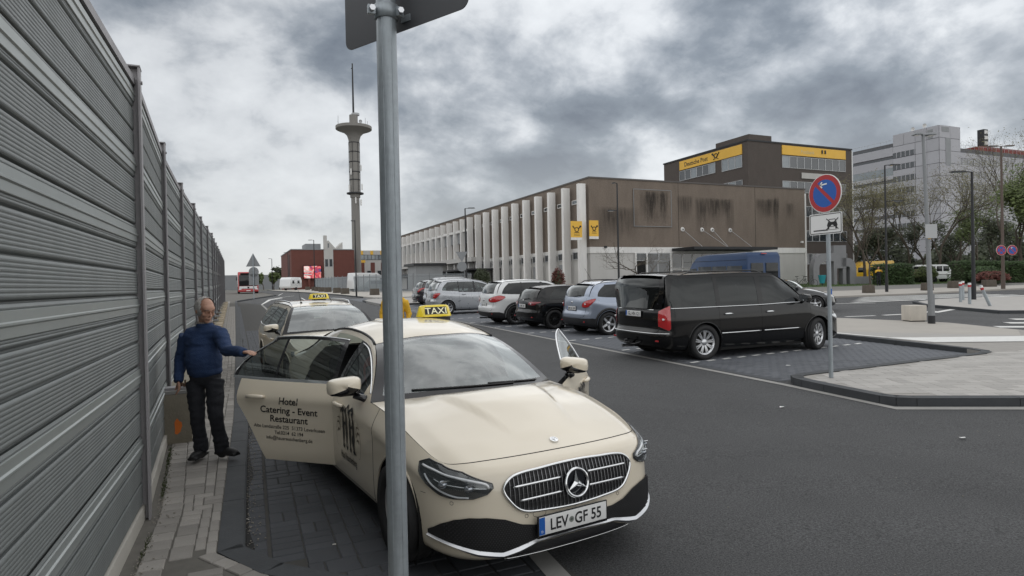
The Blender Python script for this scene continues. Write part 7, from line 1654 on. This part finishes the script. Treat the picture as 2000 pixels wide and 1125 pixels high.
# ================================================================== VEGETATION
m_bark = M('bark', (.085, .070, .055), .95, var=.3, vs_=6, bump=.6, bs=20)
def leafm(name, col): return M(name, col, .7, var=.45, vs_=.8, orand=.0)
m_leaf1 = leafm('fresh_leaves', (.085, .115, .030)); m_leaf2 = leafm('dark_leaves', (.048, .060, .028)); m_leaf3 = leafm('bud_leaves', (.12, .11, .045)); m_hedge = leafm('hedge_leaves', (.040, .075, .020)); m_redl = leafm('red_leaves', (.12, .035, .025))
def tree(x, y, h, label, cat='tree', leaf=None, nleaf=0, spread=.45, seed=1, r=.16, depth=5, lsize=.22, group=None, crown_z=.3, lean=0.):
    rnd = random.Random(seed); g = gz(x, y); R = empty('tree', (x, y, g), 0, label, cat, group)
    tr = MB(); tips = []
    def br(p, d, l, rad, k):
        n = 3; pts = [p]; q = p.copy(); dd = d.copy()
        for i in range(n):
            dd = (dd+Vector((rnd.uniform(-.18, .18), rnd.uniform(-.18, .18), rnd.uniform(-.02, .12)))).normalized(); q = q+dd*l/n; pts.append(q.copy())
        tr.tube(pts, [rad, rad*.88, rad*.76, rad*.62], 6 if k < 2 else (4 if k < 4 else 3), cap=False)
        if k >= 2: tips.extend(pts[1:])
        if k >= depth: return
        m_ = 3 if k < 3 else 2+(rnd.random() < .5)
        for j in range(m_):
            a = rnd.uniform(0, 6.283); sp_ = spread*rnd.uniform(.6, 1.3); u = dd.orthogonal().normalized(); v = dd.cross(u); nd_ = (dd*(1-sp_*.5)+(u*math.cos(a)+v*math.sin(a))*sp_).normalized(); nd_.z = max(nd_.z, -.1)
            br(pts[-1 if j else rnd.choice((2, 3))], nd_, l*rnd.uniform(.62, .82), rad*.58, k+1)
    br(Vector((0, 0, 0)), Vector((lean, 0, 1)).normalized(), h*crown_z, r, 0)
    mz = max(p.z for p in tips); s = h/mz
    tr.v = [(a*s, b*s, c*s) for a, b, c in tr.v]; tips = [t*s for t in tips]
    tr.build('trunk', m_bark, R, True)
    if leaf and nleaf:
        lf = MB(); V = []; F = []
        for i in range(nleaf):
            t = rnd.choice(tips); c_ = t+Vector((rnd.gauss(0, .35), rnd.gauss(0, .35), rnd.gauss(0, .3)))*(h/9); u = Vector((rnd.gauss(0, 1), rnd.gauss(0, 1), rnd.gauss(0, .7))).normalized(); v = u.orthogonal().normalized(); sz = lsize*rnd.uniform(.5, 1.2)
            b = len(V); V += [c_-u*sz/2, c_+v*sz*.35, c_+u*sz/2, c_-v*sz*.35]; F.append((b, b+1, b+2, b+3))
        lf.add(V, F); lf.build('crown', leaf, R)
    return R
def bush(x, y, w, d, h, label, mat, n=2500, cat='hedge', name='hedge', rz=0., seed=3, box=True, ls=.10, kind=None):
    rnd = random.Random(seed); g = gz(x, y)+.08; R = empty(name, (x, y, g), 0, label, cat); R.rotation_euler = (0, 0, rz)
    core = MB(); core.box((0, 0, h*.46), (w*.9, d*.9, h*.9), top=.95) if box else core.sph((0, 0, h*.5), (w*.42, d*.42, h*.46), 14, 10)
    core.build('stems', m_leaf2, R, bevel=.1 if box else 0)
    V = []; F = []
    for i in range(n):
        if box:
            f_ = rnd.random(); px_, py_ = rnd.uniform(-.5, .5)*w, rnd.uniform(-.5, .5)*d; pz_ = rnd.uniform(.02, 1)*h
            if f_ < .4: pz_ = h*(1+rnd.gauss(0, .03))
            elif f_ < .85: py_ = -d/2*(1+rnd.gauss(0, .05))
            else: px_ = rnd.choice((-1, 1))*w/2*(1+rnd.gauss(0, .03))
            c_ = Vector((px_, py_, pz_+.05*math.sin(px_*3)))
        else:
            a, b = rnd.uniform(0, 6.283), math.acos(rnd.uniform(-.2, 1)); k = rnd.uniform(.8, 1.12)*(1+.15*math.sin(3*a+seed)); c_ = Vector((w/2*k*math.sin(b)*math.cos(a), d/2*k*math.sin(b)*math.sin(a), h*.5+h*.5*k*math.cos(b)))
        u = Vector((rnd.gauss(0, 1), rnd.gauss(0, 1), rnd.gauss(0, 1))).normalized(); v = u.orthogonal().normalized(); s = ls*rnd.uniform(.6, 1.3); b = len(V); V += [c_-u*s, c_+v*s*.6, c_+u*s, c_-v*s*.6]; F.append((b, b+1, b+2, b+3))
    m = MB(); m.add(V, F); m.build('foliage', mat, R); return R
x, y = (58.91, 41.83); bush(x, y, 3.0, 2.2, 1.9, 'clipped green hedge block right of the person in yellow', m_hedge, 3000, rz=-AL, seed=1)
x, y = (64.23, 37.31); bush(x, y, 3.8, 2.2, 2.0, 'clipped green hedge block behind the dark lamp post', m_hedge, 3500, rz=-AL, seed=2)
x, y = (68.00, 35.65); bush(x, y, 4.4, 2.2, 1.9, 'clipped green hedge at the right edge of the picture', m_hedge, 3500, rz=-AL, seed=4)
x, y = (61.86, 35.07); bush(x, y, 3.0, 2.0, 1.5, 'low dark green shrub in front of the clipped hedges', m_hedge, 2000, 'shrub', 'shrub', seed=5, box=False)
x, y = (59.20, 32.96); bush(x, y, 3.6, 1.6, 1.1, 'low reddish brown shrub at the foot of the rusty lamp pole', m_redl, 2200, 'shrub', 'shrub', seed=6, box=False)
x, y = (64.12, 41.73); bush(x, y, 2.0, 1.6, 1.7, 'loose green shrub in front of the white off-road car', m_leaf1, 1500, 'shrub', 'shrub', seed=7, box=False)
x, y = (64.90, 43.57); bush(x, y, 1.5, 1.2, 1.3, 'small yellow-green shrub by the small white car', m_leaf3, 900, 'shrub', 'shrub', seed=8, box=False)
x, y = (22.20, 57.97); bush(x, y, 1.6, 1.4, 2.2, 'dark evergreen shrub in front of the low white wall', m_leaf2, 1500, 'shrub', 'shrub', seed=9, box=False)
x, y = (26.25, 49.63); bush(x, y, 1.1, .9, 2.1, 'reddish bare shrub between the white fins', m_redl, 700, 'shrub', 'shrub', seed=10, box=False)
TL = [(60.18, 45.64, 11.5, m_leaf3, 6600, 11, 'slim budding tree behind the yellow delivery van'), (74.23, 50.39, 12.5, m_leaf3, 4500, 12, 'bare tree right of the tall two-armed lamp'), (71.47, 45.05, 12.5, m_leaf3, 3600, 13, 'bare tree rising behind the white off-road car'),
      (88.37, 52.91, 15.5, m_leaf3, 4500, 14, 'tall bare tree in front of the pale office wing'), (79.47, 43.72, 17.0, m_leaf3, 2700, 15, 'tallest bare tree with fine branches at the right'), (70.49, 36.74, 11, m_leaf1, 9000, 16, 'leafy yellow-green tree at the right edge'),
      (84.08, 48.25, 9.5, m_leaf1, 3000, 17, 'green tree behind the dark lamp post'), (79.38, 56.87, 7.5, m_leaf2, 3000, 18, 'dark green tree behind the first hedge'), (87.71, 57.58, 8.0, m_leaf2, 3000, 19, 'dark evergreen behind the white off-road car'), (93.69, 57.13, 7.5, m_leaf2, 3000, 20, 'dark evergreen behind the second hedge'), (96.80, 53.58, 9, m_leaf2, 3500, 21, 'dark evergreen behind the tallest bare tree'), (65.56, 52.02, 9.5, m_leaf3, 2700, 22, 'thin bare tree in front of the brown tower edge')]
for (x, y, h, lf, nl, sd_, lab) in TL:
    tree(x, y, h, lab, leaf=lf, nleaf=nl, seed=sd_, r=.17 if lf is m_leaf3 else .2, lsize=.28 if lf is not m_leaf3 else .16, depth=6 if lf is m_leaf3 else 5, spread=.42)
x, y = (26.83, 38.45); tree(x, y, 4.4, 'small bare tree with a fine twiggy crown by the entrance', leaf=m_leaf3, nleaf=300, seed=31, r=.07, spread=.75, lsize=.06, depth=6, crown_z=.34)
x, y = (47.80, 35.79); tree(x, y, 6.5, 'thin young tree beside the person in the yellow jacket', leaf=m_leaf3, nleaf=250, seed=33, r=.08, lsize=.1, depth=5)
for i, (x, y, h) in enumerate(((9.52, 230.66, 5.5), (11.22, 202.61, 5), (13.44, 212.56, 7), (7.97, 258.65, 5), (4.25, 271.22, 5))):
    tree(x, y, h, ['round yellow-green tree far down the road by the caravan', 'small far tree between two street lamps', 'dark far tree at the left corner of the brick hall', 'pale far tree left of the lamp posts', 'far tree behind the bus'][i], leaf=m_leaf1 if i != 2 else m_leaf2, nleaf=2500, seed=40+i, lsize=.6, depth=4)
bk = MB(); rnd = random.Random(5); V = []; F = []
for i in range(26000):
    u_ = rnd.random(); w_2 = rnd.random(); x = 83+u_*58+w_2*9; y = 70-u_*22+w_2*8; hh = 5.4+1.8*math.sin(u_*15)+1.5*math.sin(u_*40+1); z = gz(x, y)+abs(rnd.random())**.8*hh; c_ = Vector((x, y, z)); u = Vector((rnd.gauss(0, 1), rnd.gauss(0, 1), rnd.gauss(0, 1))).normalized(); v = u.orthogonal().normalized(); s = rnd.uniform(.2, .45); b = len(V); V += [c_-u*s, c_+v*s*.6, c_+u*s, c_-v*s*.6]; F.append((b, b+1, b+2, b+3))
bk.add(V, F); o = bk.build('thicket', m_leaf2); tag(o, 'dense dark undergrowth behind the car park trees', 'thicket', kind='stuff')
gr = MB(); V = []; F = []
for i in range(16000):
    x = rnd.uniform(46, 92); y = rnd.uniform(34, 54)
    if not inside(x, y, [(46, 43.2), (60, 39.7), (90, 36.2), (110, 34), (150, 60), (90, 75), (62, 62)]): continue
    z = gz(x, y)+.1; a = rnd.uniform(0, 3.14); h = rnd.uniform(.05, .14); b = len(V); V += [Vector((x-.02*math.cos(a), y-.02*math.sin(a), z)), Vector((x+.02*math.cos(a), y+.02*math.sin(a), z)), Vector((x+rnd.uniform(-.03, .03), y, z+h))]; F.append((b, b+1, b+2))
gr.add(V, F); tag(gr.build('grass', M('grass_blades', (.085, .13, .035), .8, var=.3, vs_=2)), 'short green grass strip along the far pavement', 'grass', kind='stuff')
# hazy far skyline on the left
hb_ = building('far_building', 'long low grey building far away beyond the bus'); x, y = (3.32, 326.24); bx(hb_, 'wall', M('far_grey', (.24, .25, .26), .9), x-10, x+34, y, y+20, 0, 8.2)

# ================================================================== PEOPLE
skin = M('skin', (.42, .235, .165), .5, var=.08, vs_=25); 
def remesh(m, voxel, smooth=2, mat=None, parent=None, name='body', subd=0, folds=0., fs=(12, 12, 26)):
    me = m.mesh('tmp', None); o = bpy.data.objects.new('tmp', me); COL.objects.link(o)
    r = o.modifiers.new('r', 'REMESH'); r.mode = 'VOXEL'; r.voxel_size = voxel; s = o.modifiers.new('s', 'SMOOTH'); s.iterations = smooth; s.factor = .6
    me2 = bpy.data.meshes.new_from_object(o.evaluated_get(bpy.context.evaluated_depsgraph_get())); bpy.data.objects.remove(o); me2.name = name
    me2.materials.clear(); me2.materials.append(mat)
    if folds:
        for v in me2.vertices:
            q_ = v.co; v.co = q_+v.normal*(.0055+folds*(mnoise.noise(Vector((q_.x*fs[0], q_.y*fs[1], q_.z*fs[2])))+.6*(1-abs(mnoise.noise(Vector((q_.x*fs[0]*.6+5, q_.y*fs[1]*.6, q_.z*fs[2]*.8))))*3-1.2)))
        me2.update()
    for p in me2.polygons: p.use_smooth = True
    return link(name, me2, parent)
def ell(m, c, r, rot=None, n=16):
    t = MB(); t.sph((0, 0, 0), r, n, n//2+2); R = rot or Matrix.Identity(3); m.add([R @ Vector(p)+Vector(c) for p in t.v], t.f)
def head(m, c, R, s=1.):
    T = lambda x, y, z: Vector(c)+R @ (Vector((x, y, z))*s)
    E_ = lambda x, y, z, rx, ry, rz: ell(m, T(x, y, z), (rx*s, ry*s, rz*s), R)
    E_(0, .012, .022, .076, .095, .092); E_(0, -.030, -.050, .056, .062, .062); E_(0, -.066, -.094, .026, .022, .020); E_(0, -.052, .035, .060, .045, .042)
    for k in (-1, 1): E_(k*.036, -.064, -.022, .026, .022, .026); E_(k*.031, -.080, .004, .014, .010, .010); E_(k*.078, .008, -.012, .010, .022, .032)
    m.tube([T(-.045, -.078, .024), T(0, -.092, .026), T(.045, -.078, .024)], .011*s, 8); m.tube([T(0, -.094, .012), T(0, -.108, -.012), T(0, -.116, -.030)], [.008*s, .011*s, .015*s], 8)
    for k in (-1, 1): E_(k*.012, -.102, -.032, .009, .009, .007)
    m.tube([T(-.022, -.088, -.058), T(0, -.096, -.056), T(.022, -.088, -.058)], .0065*s, 6); m.tube([T(-.018, -.086, -.069), T(0, -.093, -.069), T(.018, -.086, -.069)], .0075*s, 6)
def hand(m, w, d, u, s=1., curl=.35):
    """w wrist, d finger direction, u palm normal"""
    w, d, u = Vector(w), Vector(d).normalized(), Vector(u).normalized(); v = d.cross(u).normalized()
    R = Matrix((v, d, u)).transposed(); ell(m, w+d*.045*s, (.038*s, .052*s, .017*s), R)
    for k, (o, l) in enumerate(((-.028, .066), (-.0095, .076), (.0095, .072), (.028, .056))):
        b = w+d*.078*s+v*o*s; p = [b-d*.02*s]; dd = d.copy(); l *= s
        for q in range(3): dd = (dd-u*curl*(.6+.25*q)).normalized(); p.append(p[-1]+dd*l*(.45, .33, .25)[q])
        p[0] = b-d*.03*s; m.tube(p, [.0095*s, .009*s, .008*s, .0065*s], 8)
    b = w+d*.02*s-v*.03*s; m.tube([b, b+(-v*.028+d*.022-u*.006)*s, b+(-v*.036+d*.05-u*.016)*s, b+(-v*.030+d*.068-u*.024)*s], [.013*s, .011*s, .0095*s, .007*s], 8)
def person(label, X, Y, z, rz, J, top_mat, trou_mat, hair_mat, s=1., head_R=None, bald=False, belly=0., collar=None, fine=True, sweater_len=.80, skin_m=None):
    R = empty('person', (X, Y, z), rz, label, 'person'); R.scale = (s,)*3; V3 = Vector; vx = .0055 if fine else .012
    b = MB(); hR = head_R or Matrix.Identity(3); head(b, J['head'], hR)
    b.tube([V3(J['head'])+hR @ V3((0, .02, -.05)), J['neck']], [.050, .058], 12); b.tube([J['neck'], J['chest'], J['pelvis']], [.058, .085, .085], 12)
    for k in 'RL':
        b.tube([J['sh'+k], J['el'+k], J['wr'+k]], [.045, .038, .026], 10); b.tube([V3(J['chest'])+V3((0, 0, .06)), J['sh'+k]], [.06, .045], 10); hand(b, J['wr'+k], *J['hand'+k]); b.tube([J['hip'+k], J['kn'+k], J['an'+k]], [.066, .045, .034], 10); b.tube([J['an'+k], V3(J['an'+k]).lerp(V3(J['toe'+k]), .45)], [.034, .02], 8); b.tube([J['pelvis'], J['hip'+k]], [.08, .066], 10)
    remesh(b, vx, 2, skin_m or skin, R, 'body')
    t = MB(); cx0, cy0, cz0 = J['chest']; px0, py0, pz0 = J['pelvis']
    ell(t, (cx0, cy0, cz0), (.174, .116, .17)); ell(t, (cx0, cy0-belly*.3, cz0-.09), (.168, .120, .15)); ell(t, ((cx0+px0)/2, (cy0+py0)/2-belly*.5, (cz0+sweater_len)/2), (.168+belly*.2, .128+belly*.6, .20)); ell(t, (px0, py0-belly*.3, sweater_len+.065), (.164, .128, .08)); t.tube([V3(J['neck'])+V3((0, -.005, .012)), V3(J['neck'])-V3((0, 0, .05)), J['chest']], [.070, .088, .13], 14)
    for k in 'RL': 
        wr = V3(J['wr'+k]); el_ = V3(J['el'+k]); t.tube([V3(J['chest'])+V3((0, 0, .075)), J['sh'+k]], [.10, .078], 12); t.tube([J['sh'+k], (V3(J['sh'+k])+el_)/2, el_, (el_+wr)/2, wr+(wr-el_).normalized()*.0], [.078, .066, .058, .050, .042], 12); t.tube([wr-(wr-el_).normalized()*.035, wr+(wr-el_).normalized()*.005], [.046, .044], 12)
        for q in range(3): f_ = (.25, .55, .8)[q]; p_ = el_.lerp(wr, f_); t.tube([p_-(wr-el_).normalized()*.008, p_+(wr-el_).normalized()*.008], [.052-.008*q, .050-.008*q], 10)
    m_t = remesh(t, .010 if fine else .02, 9, top_mat, R, 'jumper', folds=.0060)
    l = MB(); ell(l, (px0, py0, pz0+.02), (.150, .114, .12))
    for k in 'RL':
        h_, n_, a_ = V3(J['hip'+k]), V3(J['kn'+k]), V3(J['an'+k])+V3((0, 0, .0)); l.tube([h_, h_.lerp(n_, .5), n_, n_.lerp(a_, .4), n_.lerp(a_, .8), a_+V3((0, 0, -.02))], [.086, .081, .068, .064, .062, .067], 12)
        for f_ in (.72, .84): p_ = n_.lerp(a_, f_); l.tube([p_-V3((0, 0, .01)), p_+V3((0, 0, .01))], .072, 12)
    remesh(l, .010 if fine else .02, 7, trou_mat, R, 'trousers', folds=.007, fs=(10, 10, 20))
    for k in 'RL':
        sh = MB(); a_, t_ = V3(J['an'+k]), V3(J['toe'+k]); d = (t_-a_); d.z = 0; dn = d.normalized(); zf = min(t_.z, a_.z-.05)
        ang = math.atan2(dn.y, dn.x); Rz = Matrix.Rotation(ang, 3, 'Z'); ell(sh, a_+V3((0, 0, -.035)), (.052, .048, .055), Rz); ell(sh, a_+dn*.09+V3((0, 0, zf-a_.z+.035)), (.115, .047, .038), Rz); sh.box(a_+dn*.065+V3((0, 0, zf-a_.z+.012)), (.255, .088, .026), ang); remesh(sh, .007, 2, M('black_shoe', (.012, .012, .013), .6), R, 'shoe')
    hm = MB(); T = lambda x, y, zz_: V3(J['head'])+hR @ V3((x, y, zz_))
    if bald:
        hs = MB(); hs.sph((0, 0, 0), 1, 44, 30); rnd2 = random.Random(2); vv = []
        for (a_, b_, c_) in hs.v:
            k_ = 1+.035*math.sin(9*a_+5*c_)*math.cos(7*b_)+rnd2.uniform(-.012, .012); vv.append(((a_*.088)*k_, .018+b_*.108*k_, .016+c_*.104*k_))
        keep = []
        for f_ in hs.f:
            x_, y_, z_ = [sum(vv[i_][q_] for i_ in f_)/len(f_) for q_ in range(3)]
            lim = -.036-.020*math.exp(-((z_+.005)/.03)**2) if z_ < .045 else -.036+.62*(z_-.045)
            if y_ > lim and z_ > -.072+.25*max(0, .06-y_)*0: keep.append(f_)
        hs2 = MB(); hs2.add([T(*q_) for q_ in vv], keep); hs2.build('hair', hair_mat, R, True)
    else: ell(hm, T(0, .022, .036), (.084, .098, .088), hR); ell(hm, T(0, .06, -.02), (.07, .055, .06), hR)
    if not bald: remesh(hm, .006, 1, hair_mat, R, 'hair')
    if fine:
        eb = MB()
        for k in (-1, 1): eb.tube([T(k*.050, -.078, .027), T(k*.033, -.091, .034), T(k*.014, -.096, .030)], .0040, 6)
        eb.build('eyebrow', M('dark_brow', (.16, .12, .10), .9), R, True)
    if collar:
        cm = MB(); c_ = V3(J['neck'])+V3((0, -.0, .012)); pts = [c_+V3((.064*math.cos(a), .062*math.sin(a)-.004, .014*math.sin(a)+.006)) for a in np.linspace(0, 6.283, 21)[:-1]]; cm.tube(pts, .010, 6, closed=True); cm.build('collar', collar, R, True)
    return R
E3 = Matrix.Rotation(math.radians(54), 3, 'Z') @ Matrix.Rotation(math.radians(22), 3, 'X')
jb = M('blue_wool', (.018, .040, .105), .9, var=.16, vs_=9, bump=.6, bs=90); jeans = M('dark_jeans', (.012, .013, .018), .85, var=.2, vs_=8, bump=.4, bs=60); greyh = M('grey_hair', (.42, .40, .38), .9, var=.3, vs_=60, bump=1., bs=120)
J = dict(head=(.0, -.065, 1.462), neck=(-.035, .0, 1.325), chest=(-.062, .0, 1.13), pelvis=(-.045, .0, .80), shR=(-.218, .01, 1.21), shL=(.115, -.02, 1.225), elR=(-.305, .04, .97), wrR=(-.275, -.07, .775), elL=(.262, -.20, 1.075), wrL=(.500, -.385, 1.075),
    handR=((.10, -.10, -1.0), (.75, .55, .0)), handL=((.85, -.42, .02), (.0, -.05, 1.0)), hipR=(-.142, .0, .77), hipL=(.045, .0, .77), knR=(-.118, -.04, .43), knL=(.085, -.09, .43), anR=(-.112, .02, .095), anL=(.10, .0, .10), toeR=(-.112, -.17, .03), toeL=(.27, -.07, .045))
man = person('older man in a blue jumper and dark jeans holding the open rear taxi door', -.222, 6.86, gz(-.2, 6.9)+.108, -AL, J, jb, jeans, greyh, 1.0, E3, True, .03, M('checked_collar', (.30, .26, .24), .9, var=.4, vs_=60), True, .80)
J2 = dict(head=(0, 0, 1.60), neck=(0, .0, 1.44), chest=(0, .0, 1.25), pelvis=(0, .0, .92), shR=(-.19, 0, 1.36), shL=(.19, 0, 1.36), elR=(-.27, .02, 1.10), wrR=(-.25, -.06, .86), elL=(.27, .02, 1.10), wrL=(.25, -.06, .86), handR=((0, 0, -1), (1, 0, 0)), handL=((0, 0, -1), (-1, 0, 0)),
    hipR=(-.09, 0, .88), hipL=(.09, 0, .88), knR=(-.10, -.02, .48), knL=(.10, -.04, .48), anR=(-.10, .02, .09), anL=(.12, .02, .09), toeR=(-.12, -.15, .03), toeL=(.15, -.14, .03))
yj = M('yellow_jacket', (.72, .42, .03), .75, var=.15, vs_=6); x, y = (2.94, 12.47)
person('person in a yellow jacket standing behind the taxi, mostly hidden by the steel post', x, y, gz(x, y)+.01, -AL, J2, yj, jeans, M('brown_hair', (.05, .035, .025), .9), 1.0, None, False, .05, None, False, .86)
x, y = (54.93, 40.31); J3 = dict(J2); J3.update(elL=(.30, -.05, 1.22), wrL=(.20, -.15, 1.40), elR=(-.30, -.05, 1.18), wrR=(-.16, -.14, 1.33))
pw_ = person('distant worker in a yellow and black jacket standing before the hedge', x, y, gz(x, y)+.10, -AL, J3, yj, jeans, M('dark_hair', (.02, .016, .014), .9), 1.03, None, False, .0, None, False, 1.10)
m = MB(); m.sph((0, 0, 1.12), (.20, .15, .26), 14, 10); m.build('black_vest', jeans, pw_, True)

# bin and bicycles by the sculpture
x, y = (52.69, 44.57); bn = empty('litter_bin', (x, y, gz(x, y)+.1), 0, 'turquoise litter bin standing under the concrete letter sculpture', 'bin'); m = MB(); m.lathe([(.22, .25), (.36, 1.0), (.38, 1.05), (.34, 1.05)], n=20); m.build('bucket', M('turquoise', (.03, .30, .36), .5), bn, True); m = MB(); m.tube([(0, 0, 0), (0, 0, .3)], .05, 8); m.build('foot', m_darkm, bn)
def bicycle(x, y, lab):
    B = empty('bicycle', (x, y, gz(x, y)+.1), lat, lab, 'bicycle')
    for wx_ in (-.52, .52): m = MB(); m.tube([(wx_+.33*math.cos(a), 0, .34+.33*math.sin(a)) for a in np.linspace(0, 6.283, 21)[:-1]], .02, 5, closed=True); m.build('wheel', rubber, B)
    m = MB(); P_ = [(-.52, 0, .34), (-.15, 0, .30), (.35, 0, .85), (-.28, 0, .80), (-.15, 0, .30)]; m.tube(P_, .018, 5); m.tube([(-.52, 0, .34), (-.28, 0, .80), (-.30, 0, .95)], .016, 5); m.tube([(.52, 0, .34), (.36, 0, .86), (.34, 0, 1.02)], .018, 5); m.tube([(.30, -.28, 1.04), (.34, 0, 1.02), (.30, .28, 1.04)], .014, 5); m.build('frame', m_darkm, B); m = MB(); m.box((-.31, 0, .97), (.26, .14, .06)); m.build('saddle', rubber, B)
bicycle(49.08, 43.97, 'dark bicycle leaning at the white wall, left of another bicycle'); bicycle(49.83, 43.64, 'dark bicycle next to the rounded concrete letter')
